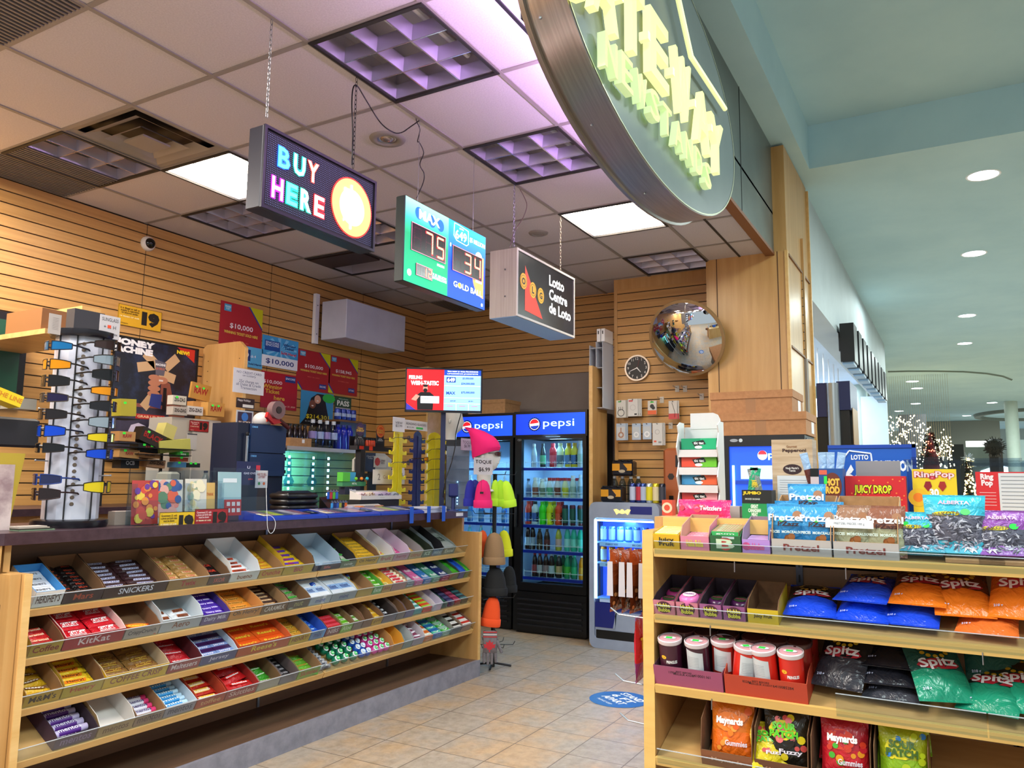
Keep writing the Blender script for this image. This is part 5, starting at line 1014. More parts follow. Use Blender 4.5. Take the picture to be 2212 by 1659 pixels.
# eyeglass racks
def rack(px0,px1,py0,py1,Y,c,lab,rot_=0,n=6):
 O,w,h=fr(px0,py0,px1,py1,Y,CT);t=thing('eyeglass_rack',lab,'display rack',O+Vector((w/2,0,0)),rot_);m=mat(c,.3);W2=w/2;k=MB();s=h/(n+.6)
 k.prism([(-W2*.5,0),(W2*.5,0),(W2*.5,h-.02),(W2*.3,h),(0,h+.01),(-W2*.3,h),(-W2*.5,h-.02)],0,.006,m);k.cyl((0,-.004,0),(0,-.004,h-.03),.004,mat(c,.15),6)
 for i in range(n):
  z=s*(i+.55)
  for q in(-1,1):
   P=[(q*W2*.40,z),(q*W2*.98,z+.002),(q*W2,z+.03),(q*W2*.86,z+.03),(q*W2*.80,z+.020),(q*W2*.62,z+.024),(q*W2*.48,z+.036)]
   k.prism(P if q>0 else P[::-1],0,.006,m)
 k.build('board',t);k=MB();k.box(-W2,W2,-.02,.06,0,.006,DK);k.build('foot',t);return O+Vector((w/2,0,0)),w,h,s
R1=rack(838,880,926,1100,3.44,'#d8c41c','yellow notched eyeglass rack left of the dark blue one',.15)
R2=rack(884,918,932,1096,3.47,'#232a5c','dark blue eyeglass rack between the two yellow ones',.1,7)
R3=rack(917,958,934,1096,3.50,'#d8c41c','yellow notched eyeglass rack right beside the navy pole',-.1,7)
POS=['topmost','second highest','third highest','fourth highest','fifth highest','sixth highest','lowest']
for R_,idx,nm,fc in((R1,(5,3),'left yellow rack','#2a2c40'),(R3,(6,5,4,3,2,1),'right yellow rack','#1c1c28'),(R2,(4,),'dark blue rack','#26180f')):
 C0,w,h,s=R_
 for j,i in enumerate(idx):
  o_=nm=='dark blue rack'
  sunglasses(fc,(f'{POS[j]} pair of clear reading glasses on the {nm}' if not o_ else 'orange mirrored wrap sunglasses hanging on the dark blue rack'),'',i,loc=C0+Vector((.03,-.075,s*(i+.55)+.03)),rot=.55,lm=(GLD if o_ else CLD),wrap=.15 if not o_ else.5,lw_=.05,lh=.032,clearl=not o_)
sheet((849,900,874,934),3.40,'#d0ccd0','white diamond price card above the left yellow rack','card',lambda k,w,h:T(k,'VIEW\n$3.99',w,h,.5,.5,.4,'#3c3c44',.6,b=0),'price_card',.0015)
o=bpy.data.objects[[x.name for x in bpy.data.objects if x.name.startswith('price_card')][-1]];
sheet((874,906,923,932),3.42,'#c8c4c4','white reading glasses price card above the dark blue rack','card',lambda k,w,h:(T(k,'READING GLASSES',w,h,.5,.62,.24,'#3c3c44',.85,b=0),k.rect(w*.5,w*.8,h*.12,h*.35,mat('#38a848',.5),-.001),T(k,'$12.99',w,h,.25,.24,.18,'#3c3c44',.3,b=0)),'price_card',.0015)
# TV on its pole
P,rot,u=facecam(959,843,3.30);t=thing('jackpot_screen','flat lottery screen on a navy pole, red left half and blue jackpot table','screen',P,rot);tv=t;w=166*u;h=96*u
k=MB();k.bbox(-w/2,w/2,.002,.04,-h/2,h/2,mat('#15131d',.3),.004)
for e in((-w/2,w/2,h/2-.012,h/2),(-w/2,w/2,-h/2,-h/2+.016),(-w/2,-w/2+.01,-h/2,h/2),(w/2-.012,w/2,-h/2,h/2)):k.box(e[0],e[1],-.003,.002,e[2],e[3],mat('#15131d',.3))
k.build('bezel',t);k=MB();e=1.15
k.rect(-w/2+.01,0,-h/2+.016,h/2-.012,mat('#d8141e',.5,0,e),0);k.poly([(-w/2+.01,-h/2+.016),(-w*.36,-h/2+.016),(-w/2+.01,-h*.30)],mat('#2c2c90',.5,0,e),-.0005)
k.rect(.0,w/2-.012,-h/2+.016,h/2-.012,mat('#86b8ec',.5,0,e),0);k.rect(0,w/2-.012,h*.34,h/2-.012,mat('#1440a8',.5,0,e),-.0005);W1=mat('#ffffff',.5,0,1.6)
k.text('FEELING',-w*.37,h*.28,h*.085,W1,-.001,.03,w*.17);k.text('WISH-TASTIC',-w*.25,h*.155,h*.10,W1,-.001,.04,w*.36)
k.text('THU NOV 21 04:26 PM EVENING',w*.24,h*.43,h*.03,W1,-.001,.02,w*.4);k.text('UPCOMING JACKPOTS',w*.24,h*.375,h*.03,W1,-.001,.02,w*.4);B1=mat('#123c98',.5,0,1)
k.rect(w*.03,w*.15,h*.18,h*.30,B1,-.0006);k.text('649',w*.09,h*.24,h*.09,W1,-.001,.04,w*.1)
for s_,x,z,sz in(('$5,000,000',.31,.275,.05),('$34,000,000',.31,.155,.055),('$75,000,000',.31,-.045,.055),('$587,087',.12,-.24,.03),('$81,821',.35,-.24,.03),('MAX',.09,-.06,.07)):k.text(s_,w*x,h*z,h*sz,B1,-.001,.03)
for z in(.32,.10,-.17,-.30):k.rect(0.002,w/2-.014,h*z,h*z+.002,W1,-.0007)
for x in(.16,.32):k.rect(w*x,w*x+.002,-h/2+.016,-h*.30,W1,-.0008)
for x in(.08,.24,.4):k.rect(w*(x-.04),w*(x+.04),-h*.36,-h*.35,mat('#c84050',.5,0,.8),-.0008)
PB=mat('#14141c',.5,0,.05);PS=mat('#c89080',.5,0,.7)
k.poly([(-w*.34,-h/2+.017),(-w*.14,-h/2+.017),(-w*.13,-h*.12),(-w*.18,-h*.05),(-w*.30,-h*.05),(-w*.35,-h*.12)],PB,-.0014);k.disc(-w*.24,h*.03,w*.032,PS,-.0016,14,rz=h*.08);k.disc(-w*.24,-h*.01,w*.028,PB,-.0018,12,rz=h*.045);k.disc(-w*.24,h*.095,w*.033,PB,-.0019,12,rz=h*.03)
k.poly([(-w*.36,-h*.1),(-w*.42,-h*.22),(-w*.36,-h*.25),(-w*.31,-h*.14)],PS,-.0015);k.rect(-w*.30,-w*.06,-h*.30,-h*.14,mat('#d8e8f8',.5,0,1),-.002);k.text('$ 500,000.00',-w*.22,-h*.2,h*.03,B1,-.0024,.01)
k.build('display',t)
k=MB();k.box(-.018,.018,.045,.08,-.95*1.0,h/2-.02,mat('#1c2450',.4));k.build('pole',t)
k=MB();k.box(-.06,.06,.02,.13,-(P.z-CT),-(P.z-CT)+.01,mat('#1c2450',.4));k.build('foot',t)
pl=[o for o in t.children if o.name.startswith('pole')][0];
for v in pl.data.vertices:
 if v.co.z<-.5:v.co.z=-(P.z-CT)+.01
cable([oy(*p,3.28)for p in((996,893),(985,935),(983,965),(975,1000),(962,1040),(957,1075))],.004,BLACK,'black cable hanging from the lottery screen to the counter')
# right end: acrylic tower, navy card reader, outlet strip, mannequin heads
P,rot,u=facecam(987,1112,3.36);t=thing('acrylic_tower','clear acrylic shelf tower lit blue at the right end of the counter','display case',(P.x,P.y,CT),rot);w,h=50*u,138*u
k=MB();k.box(-w/2,w/2,.10,.103,0,h,two_tone('frosted_acrylic','#747c90','#8890a4',(1,1,1),6,.3));
for x in(-w/2,w/2):k.box(x-.002,x+.002,0,.10,0,h,ACR)
k.build('case',t)
for i in range(5):MB().box(-w/2+.003,w/2-.003,.0,.099,h*(.03+.2*i),h*(.03+.2*i)+.003,ACR).build('shelf',t)
k=MB()
for i in range(8):k.ball((0,.098,h*(.08+.05*i)),.004,mat('#6cc0ff',.5,0,10),6,4)
k.build('led_strip',t)
P,rot,u=facecam(962,1100,3.22);t=thing('card_reader','navy card reader on an angled stand at the end of the counter','card reader',(P.x+.1,P.y,CT),rot);nv=mat('#1c2c6c',.4)
k=MB();k.cyl((0,0,0),(0,.02,.12),.014,nv,10);k.build('stand',t);k=MB();k.M=Matrix.Translation((0,0,.13))@Matrix.Rotation(-.4,4,'X');k.bbox(-.035,.035,-.015,.015,-.03,.07,nv,.006);k.build('reader',t)
MB().lathe([(.045,0),(.04,.01)],nv,16).build('base',t)
P,rot,u=facecam(978,962,3.52);t=thing('socket_strip','dark grey socket strip above the acrylic tower','socket strip',P,rot);w=46*u
MB().bbox(-w/2,w/2,0,.04,-.045,.045,mat('#2a2930',.4),.004).build('housing',t)
for i in range(3):
 k=MB()
 for z in(-.018,.018):
  for dx in(-.008,.008):k.rect(-w/2+.03+i*.05+dx-.002,-w/2+.03+i*.05+dx+.002,z-.006,z+.006,BLACK,-.001)
 k.build('socket',t)
k=MB();k.box(-.01,.01,.01,.03,-(P.z-CT)+.001,-.045,mat('#2a2930',.4));k.build('post',t)
def head(k,s,m,M=None):
 """mannequin head facing -y, chin at z=0"""
 n=20;V=[];F=[];prof=[(-.17,.055,.055,.02),(-.10,.052,.055,.025),(-.03,.05,.06,.02),(0,.055,.075,.0),(.03,.062,.088,-.002),(.07,.070,.092,0),(.11,.075,.095,.003),(.15,.077,.098,.008),(.19,.072,.092,.012),(.225,.05,.066,.015),(.24,.018,.03,.018)]
 for z,a,b,oy_ in prof:
  for q in range(n):
   an=2*math.pi*q/n;x=a*math.sin(an);y=-b*math.cos(an)+oy_;f=max(0,math.cos(an))**10
   d={.03:.006,.07:.022,.11:.010,.0:.008}.get(z,0)*f;ex=max(0,1-((abs(x)-.03)/.018)**2)if z==.11 and math.cos(an)>.3 else 0
   V.append((x*s,(y-d+.006*ex)*s,z*s))
 for r in range(len(prof)-1):F+=[(r*n+q,r*n+(q+1)%n,(r+1)*n+(q+1)%n,(r+1)*n+q)for q in range(n)]
 F+=[tuple(reversed(range(n))),tuple(range((len(prof)-1)*n,len(prof)*n))]
 k.add(V,F,m,M);
 for q in(-1,1):k.ball((q*.073*s,.01*s,.085*s),.016*s,m,10,6,(.4,1,1.5),M)
 k.ball((0,-.101*s,.066*s),.011*s,m,8,5,(1,1.1,1),M);k.ball((0,-.093*s,.036*s),.014*s,m,10,5,(1.3,.5,.5),M)
HW=two_tone('mannequin_white','#c4c2c0','#d4d2ce',(1,1,1),3,.35)
P,rot,u=facecam(978,945,3.6);t=thing('mannequin_head','bald pale mannequin head turned right, just behind the screen pole','mannequin head',(P.x,P.y,P.z+.06),rot+1.25);k=MB();head(k,.85,HW);k.build('head',t,smooth=70);k=MB();k.lathe([(.06,-.16),(.07,-.20),(.012,-.21),(.012,-(P.z+.058))],HW,16);k.build('stand',t,smooth=40)
sheet((996,946,1022,974),3.32,'#b8a0b8','small pink tinted toque price card beside the socket strip','card',lambda k,w,h:T(k,'TOQUE\n$6.99',w,h,.5,.5,.6,'#3c2c3c',.75,b=0),'price_card',.0015)
# ================================================================ hat stand
HX,HY=5.17,3.07
t=thing('hat_stand','black floor stand hung with knitted hats at the end of the counter','display stand',(HX,HY,0));hs=t
HR=math.atan2(-HY,-HX)+math.pi/2
k=MB();k.cyl((0,0,0),(0,0,1.42),.016,BLACK,10);k.box(-.015,.04,-.03,.03,.35,.9,BLACK);k.build('pole',t)
k=MB()
for a in range(4):an=a*math.pi/2+.4;k.tube([(0,0,.03),(.14*math.cos(an),.14*math.sin(an),.012)],.008,BLACK,6)
k.build('base',t)
for z in(1.415,1.12,.50,.16):
 k=MB()
 for a in range(6):an=HR+a*math.pi/3;c,s_=math.cos(an),math.sin(an);k.tube([(0,0,z),(.15*c,.15*s_,z),(.165*c,.165*s_,z+.025)],.0025,BLACK,5)
 k.build('hook_ring',t)
def beanie(c,lab,loc,rot,w=.115,h=.20,tilt=(0,0),cuff=True,sq=.38):
 t=thing('knitted_hat',lab,'hat',loc,rot);m=two_tone('knit_'+c.strip('#'),c,c,(200,200,40),2,.85,.5);n=24
 prof=[(.02,.0),(.45,-.012),(.70,-.04),(.86,-.085),(.95,-.135),(.98,-h+.055),(.97,-h+.04),(.97,-h)]
 def ringv(r,z):return[(r*w/2*math.cos(2*math.pi*q/n)*(1+.012*math.sin(9*q)),r*w*sq*math.sin(2*math.pi*q/n),z)for q in range(n)]
 V=[];
 for r,z in prof:V+=ringv(r,z)
 F=[(i*n+q,(i+1)*n+q,(i+1)*n+(q+1)%n,i*n+(q+1)%n)for i in range(len(prof)-1)for q in range(n)]
 F.append(tuple(range(n)));k=MB();k.add(V,F,m);k.build('crown',t,smooth=60)
 if cuff:
  k=MB();pr=[(.99,-h+.055),(1.07,-h+.052),(1.09,-h+.01),(1.05,-h),(.96,-h+.004)];V=[]
  for r,z in pr:V+=ringv(r,z)
  k.add(V,[(i*n+q,(i+1)*n+q,(i+1)*n+(q+1)%n,i*n+(q+1)%n)for i in range(len(pr)-1)for q in range(n)],m);k.build('cuff',t,smooth=60)
 return t
def hat(px,py,c,lab,dY=0,w=.115,h=.2,r=0,lean=0):P=oy(px,py,HY+dY);o=beanie(c,lab,P,HR+r,w,h);o.rotation_euler=(0,lean,HR+r);return o
hat(1017,1036,'#1c2494','royal blue knitted hat at the far left of the stand',-.01,.10,.19,.5);hat(1026,1036,'#18207c','darker blue knitted hat tucked behind the pink one',.03,.11,.19,.3)
hp=hat(1044,1036,'#d81468','hot pink knitted hat with a black tag at the front of the stand',-.12,.125,.2,0)
k=MB();k.cyl((-.012,-.052,0),(-.012,-.055,-.085),.0012,BLACK,5);k.box(-.022,.004,-.060,-.055,-.10,-.086,BLACK);k.build('tag',hp)
hat(1070,1036,'#a8d828','lime green knitted hat, leftmost of the three lime ones',-.07,.08,.195,.6);hat(1081,1036,'#9cd020','lime green knitted hat in the middle of three',-.10,.085,.2,.4,-.05);hat(1092,1038,'#b4e030','large lime green knitted hat hanging outermost right',-.13,.11,.2,.3,-.16)
hat(1043,1145,'#d85018','orange knitted hat partly hidden behind the tan one',.02,.09,.2);hat(1068,1150,'#8a6c4c','tan beige knitted hat on the middle tier',-.10,.155,.23);hat(1088,1145,'#c8cc18','yellow knitted hat behind the tan one',-.02,.11,.2,0,-.08)
hat(1070,1225,'#101012','large black knitted hat with a white tick under the tan one',-.10,.17,.20);hat(1100,1222,'#0d0d10','second black knitted hat behind the first',.0,.12,.2)
ho=hat(1066,1288,'#e84c14','bright orange knitted hat folded on the lower tier',-.10,.135,.21,0,.1)
# gloves
P=oy(1058,1362,HY-.12);t=thing('knitted_gloves','grey knitted gloves with a red maple leaf on the lowest hook','gloves',P,HR);GM=two_tone('grey_knit','#6c6468','#7c7478',(1,1,1),60,.9)
k=MB();k.bbox(-.035,.04,-.012,.012,-.14,0,GM,.008)
t.scale=(1.35,1.3,1.12)
for i,(x,l,a)in enumerate(((-.028,.055,.0),(-.008,.065,.0),(.012,.062,.0),(.031,.05,.05))):k.cyl((x,0,-.135),(x+a*l,0,-.14-l),.0095,GM,10,.007);k.ball((x+a*l,0,-.14-l),.0075,GM,8,5)
k.cyl((.036,0,-.06),(.062,0,-.13),.011,GM,10,.008);k.ball((.062,0,-.13),.0085,GM,8,5);k.build('glove',t,smooth=50)
k=MB()
for i in range(3):k.box(-.034,.038,-.0135,.0135,-.012-.014*i,-.005-.014*i,mat('#b03030' if i!=1 else '#c8c0c0',.8))
k.build('cuff_stripe',t)
k=MB();lf=[(0,.036),(.008,.018),(.02,.024),(.016,.008),(.034,.008),(.026,-.004),(.03,-.014),(.012,-.014),(.014,-.026),(.003,-.022),(.003,-.04),(-.003,-.04),(-.003,-.022),(-.014,-.026),(-.012,-.014),(-.03,-.014),(-.026,-.004),(-.034,.008),(-.016,.008),(-.02,.024),(-.008,.018)]
for a,b in zip(lf,lf[1:]+lf[:1]):k.add([(0,-.0135,-.09),(a[0],-.0135,-.09+a[1]),(b[0],-.0135,-.09+b[1])],[(0,2,1)],mat('#c02c34',.8))
k.build('leaf_print',t)
# head with the pink toque
P=oy(1052,1010,HY-.02);P.x-=.0;t=thing('mannequin_head','white mannequin head in sunglasses and pink toque on top of the hat stand','mannequin head',P,HR+1.2);P2=P
k=MB();head(k,.95,HW);k.build('head',t,smooth=70)
k=MB();k.lathe([(.05,-.16),(.06,-.175),(.02,-.18),(.012,-(P.z-1.40))],HW,14);k.build('neck_post',t)
for v in t.children[1].data.vertices:pass
m=mat('#e0106c',.85);h=thing('pink_toque','bright pink pointed toque pulled over the mannequin head','hat',P,HR+1.2);n=24;V=[]
TP=[(.092,.10,.008,0),(.100,.125,.008,0),(.102,.16,.01,0),(.098,.20,.02,0),(.084,.245,.045,0),(.058,.285,.09,0),(.036,.31,.14,0),(.012,.32,.18,0)]
for r,z,y,q_ in TP:V+=[(r*math.sin(2*math.pi*q/n)*.95,y-r*1.15*math.cos(2*math.pi*q/n)*.95,z*.95+(.35*r*math.cos(2*math.pi*q/n)if z<.16 else.0))for q in range(n)]
k=MB();k.add(V,[(i*n+q,i*n+(q+1)%n,(i+1)*n+(q+1)%n,(i+1)*n+q)for i in range(len(TP)-1)for q in range(n)]+[tuple(range((len(TP)-1)*n,len(TP)*n))],m);k.build('crown',h,smooth=60)
sunglasses('#3a2a26','brown sunglasses worn by the mannequin head under the pink toque','',0,loc=P+Matrix.Rotation(HR+1.2,3,'Z')@Vector((0,-.105,.10)),rot=HR+1.2,lm=mat('#4a2c26',.1),wrap=.4,lw_=.05,lh=.034)
sheet((1024,988,1064,1026),HY-.14,'#cfc8cc','white handwritten card reading TOQUE $6.99','card',lambda k,w,h:(T(k,'TOQUE',w,h,.5,.75,.24,'#1c1418',.85,b=.015),T(k,'$6.99',w,h,.55,.3,.28,'#1c1418',.6,b=.015)),'price_card',.0015)
# ================================================================ behind the counter: drinks shelf, lit glass case, blue cabinet
O,w,h=fr(612,966,785,973,4.62);t=thing('glass_display_case','tall glass display case lit by blue LEDs against the slats','display case',(O.x-.15,4.62,0));W2=1.0;zt=O.z
MB().box(-.02,W2+.05,-.01,LW-4.62-.02,zt-.03,zt,mat('#8c6c50',.5)).box(.18,W2+.05,-.012,-.01,zt-.03,zt,mat('#a8a4a8',.5)).build('top_board',t)
k=MB()
for x in(0,.22,.62,W2):k.box(x,x+.004,0,.45,.9,zt-.031,GLASS)
k.box(.22,W2,0,.004,.9,zt-.031,GLASS);k.build('glass',t)
k=MB();k.box(0,W2,0,.45,0,.9,mat('#24262e',.5));k.build('base_cabinet',t)
for z in(1.05,1.3):MB().box(.01,W2-.01,.02,.44,z,z+.006,GLASS).build('shelf',t)
for x in(.23,.50,.68):
 k=MB()
 for i in range(12):k.box(x,x+.012,.01,.02,.98+i*.05,1.0+i*.05,mat('#a8dcff',.5,0,14 if x!=.50 else 7))
 k.build('led_strip',t)
k=MB();k.box(.05,.95,.05,.40,1.31,1.40,DK)if False else k.box(.3,.6,.2,.35,1.306,1.312,DK);k.build('tray',t)
lamp('case_led_light','AREA',(O.x+.35,4.9,1.45),12,(.10,.55,1),.6,.3,(math.pi/2,0,0));
for i,(x,hh,c)in enumerate(((.10,.22,'#2c2c38'),(.30,.2,'#3c4c5c'),(.45,.24,'#28405c'),(.72,.2,'#5c3c50'))):
 k=MB();k.lathe([(.03,0),(.045,.04),(.02,.09),(.015,hh)],acrylic('blue_glass','#a8d0e8',.4)if i!=1 else mat(c,.3),14);tag(k.build('glass_pipe',loc=(O.x-.15+x,4.85,1.306),smooth=50),('dark glass vase at the left of the lit case','grey water pipe in the lit case','blue glass pipe in the middle of the lit case','mauve glass pipe at the right of the lit case')[i],'glassware')
BOX0=O.x-.15
# drinks on top
x0=oy(613,960,4.75).x
tag(MB().box(0,.24,0,.18,0,.07,KRAFT).rect(.13,.16,.03,.06,WHITE,-.001).build('bottle_carton',loc=(x0-.02,4.66,zt+.001)),'low cardboard carton of dark bottles on the display case','box')
for i in range(4):
 for j in range(2):lathe_thing('juice_bottle','dark juice bottle standing in the low cardboard carton','bottle',(x0+.01+.056*i,4.70+.07*j,zt+.005),[('body',[(.025,0),(.026,.06),(.026,.11),(.013,.15),(.012,.165)],mat('#1c0f12',.15)),('cap',[(.014,.165),(.014,.18)],BLACK)],'dark juice bottles in the carton')
for i in range(4):lathe_thing('water_bottle',('first','second','third','fourth')[i]+' large clear water bottle from the left on the display case','bottle',(x0+.29+.085*i,4.72,zt+.001),[('body',[(.03,0),(.036,.02),(.034,.07),(.036,.12),(.032,.17),(.014,.205),(.013,.215)],acrylic('water_clear','#b8cce4',.35)),('label',[(.0365,.08),(.0365,.14)],mat('#9cacd8' if i%2 else '#8c80c0',.4)),('cap',[(.018,.21),(.018,.24)],mat('#c8d0dc',.4))])
for i in range(3):lathe_thing('blue_drink_bottle',('left','middle','right')[i]+' big blue sports drink bottle beside the water bottles','bottle',(x0+.62+.075*i,4.74,zt+.001),[('body',[(.036,0),(.038,.03),(.034,.10),(.038,.16),(.018,.20)],mat('#1428a8',.15)),('cap',[(.02,.20),(.02,.22)],mat('#1c2c8c',.4))])
O,w,h=fr(735,905,805,918,4.82);t0=O
tag(MB().box(0,.36,0,.25,-.21,0,mat('#1c1c2c',.4)).build('can_case',loc=O),'dark blue shrink wrapped case of cans behind the blue bottles','case of cans')
tag(MB().box(-.02,.30,0,.2,0.001,.02,KRAFTD).build('can_tray',loc=O),'cardboard tray of cans on top of the dark case','tray')
for i in range(4):lathe_thing('drink_can','blue and white drink can in the cardboard tray up by the slats','can',O+Vector((.02+.068*i,.05,.0215)),[('body',[(.028,0),(.031,.008),(.031,.09),(.026,.1)],mat('#28409c',.25,.3)),('band',[(.0313,.03),(.0313,.06)],mat('#a8b8d8',.3))],'cans in the cardboard tray')
# navy storage cabinet with hinges and tape dispenser
O,w,h=fr(541,915,611,1035,4.1);t=thing('blue_cabinet','matte navy two door cabinet beside the lit glass case','cabinet',(O.x,4.1,0));NV=mat('#14305c',.5)
zt2=oy(575,917,4.1).z;MB().box(-.10,w,.004,.25,.0,zt2,mat('#101c38',.5)).build('body',t)
for a,(z0,z1)in enumerate(((oy(575,978,4.1).z,zt2-.004),(oy(575,1028,4.1).z,oy(575,980,4.1).z))):
 d=MB().box(0,w,-.012,.003,z0,z1,NV).text('CONDOR',.03,z1-.02,.012,mat('#6cb0e8',.4,0,.4),-.0135,.01,.05).build('door',t)
 k=MB()
 for z in(z0+.03,z1-.03):k.box(w,w+.012,-.012,.01,z-.012,z+.012,BLACK)
 k.build('hinge',d)
P=oy(590,885,4.08);t=thing('tape_dispenser','red handled packing tape dispenser with a clear roll','tape dispenser',(P.x,4.05,zt2+.10));
k=MB();M=Matrix.Rotation(math.pi/2,4,'X');k.lathe([(.025,-.025),(.062,-.025),(.062,.025),(.025,.025),(.025,-.025)],mat('#7c6468',.2),24,M,cap=False);k.build('tape_roll',t,smooth=40)
k=MB();k.lathe([(.012,-.03),(.024,-.03),(.024,.03)],mat('#2a1c1c',.4),16,M);k.build('hub',t)
k=MB();k.prism([(-.09,-.055),(-.02,-.10),(.06,-.08),(.03,-.05),(-.04,-.06),(-.08,-.02)],-.012,.012,mat('#b01c24',.3));k.build('frame',t);k=MB();k.cyl((.03,0,-.065),(.12,0,-.115),.015,mat('#4c1a1c',.35),10);k.build('handle',t,smooth=40)
P=oy(566,915,4.15);t=thing('toy_helmet','small white and red toy helmet on the navy cabinet','helmet',(P.x+.01,4.16,zt2));k=MB();k.ball((0,0,.03),.065,mat('#d0cccc',.3),18,10,(1,1,.9));k.build('shell',t,smooth=60);k=MB();
for i in range(3):k.box(-.02+.03*i,-.01+.03*i,-.067,-.055,.02,.08,mat('#d84028',.4))
k.build('stripe',t)
for v in t.children[0].data.vertices:
 if v.co.z<0:v.co.z=0
p=oy(548,940,4.0);k=MB();k.cyl((0,0,0),(0,0,-.17),.008,mat('#8c9098',.3,.5),8);k.ball((0,0,.01),.014,BLACK,8,5);tag(k.build('key_lanyard',loc=(p.x+.02,4.079,p.z)),'black and white lanyard hanging in front of the navy cabinet','lanyard')
# ================================================================ drink coolers
PB_='#0a3ad0'
def bottle_prof(kind,h):
 return{'slim':[(.026,0),(.028,.01),(.028,h*.55),(.022,h*.7),(.012,h*.88)],'prime':[(.030,0),(.033,.01),(.033,h*.6),(.034,h*.72),(.02,h*.84),(.017,h*.88)],'milk':[(.028,0),(.03,.01),(.03,h*.6),(.017,h*.85)],
   'soda':[(.026,0),(.030,.015),(.029,h*.28),(.024,h*.42),(.030,h*.58),(.022,h*.78),(.011,h*.92)],'can':[(.025,0),(.028,.008),(.028,h*.9),(.024,h*.97)]}[kind]
_bt={}
def drink(kind,h,c,lc,cc_,lab,loc,grp=None,txt='',name='drink_bottle',parent=None):
 key=(kind,h,c,lc,cc_,txt)
 if key not in _bt:
  t=thing(name,lab,'can' if kind=='can' else 'bottle',loc,0,grp);P=bottle_prof(kind,h)
  MB().lathe(P,mat(c,.12,.5 if kind=='can' else 0),12).build('body',t,smooth=40)
  r=P[2][0]+.0006;k=MB();k.lathe([(r,h*.12),(r,h*(.5 if kind!='can' else.8))],mat(lc,.35),12,cap=False)
  if txt:
   V,F,tw,th=text_mesh(txt,.05);L=h*.42;kk_=L/tw;ang0=math.atan2(-1,-.45)
   pts=[((r+.0006)*math.cos(ang0+b*kk_/r),(r+.0006)*math.sin(ang0+b*kk_/r),h*.32+a*kk_)for a,b in V];k.add(pts,F,mat('#0c0c10',.4))
  k.build('label',t,smooth=40)
  if kind!='can':q=P[-1];MB().lathe([(q[0]+.003,q[1]),(q[0]+.003,h)],mat(cc_,.4),12).build('cap',t,smooth=40)
  _bt[key]=t
  return t
 return copy_tree(_bt[key],None,loc,label=lab,group=grp)
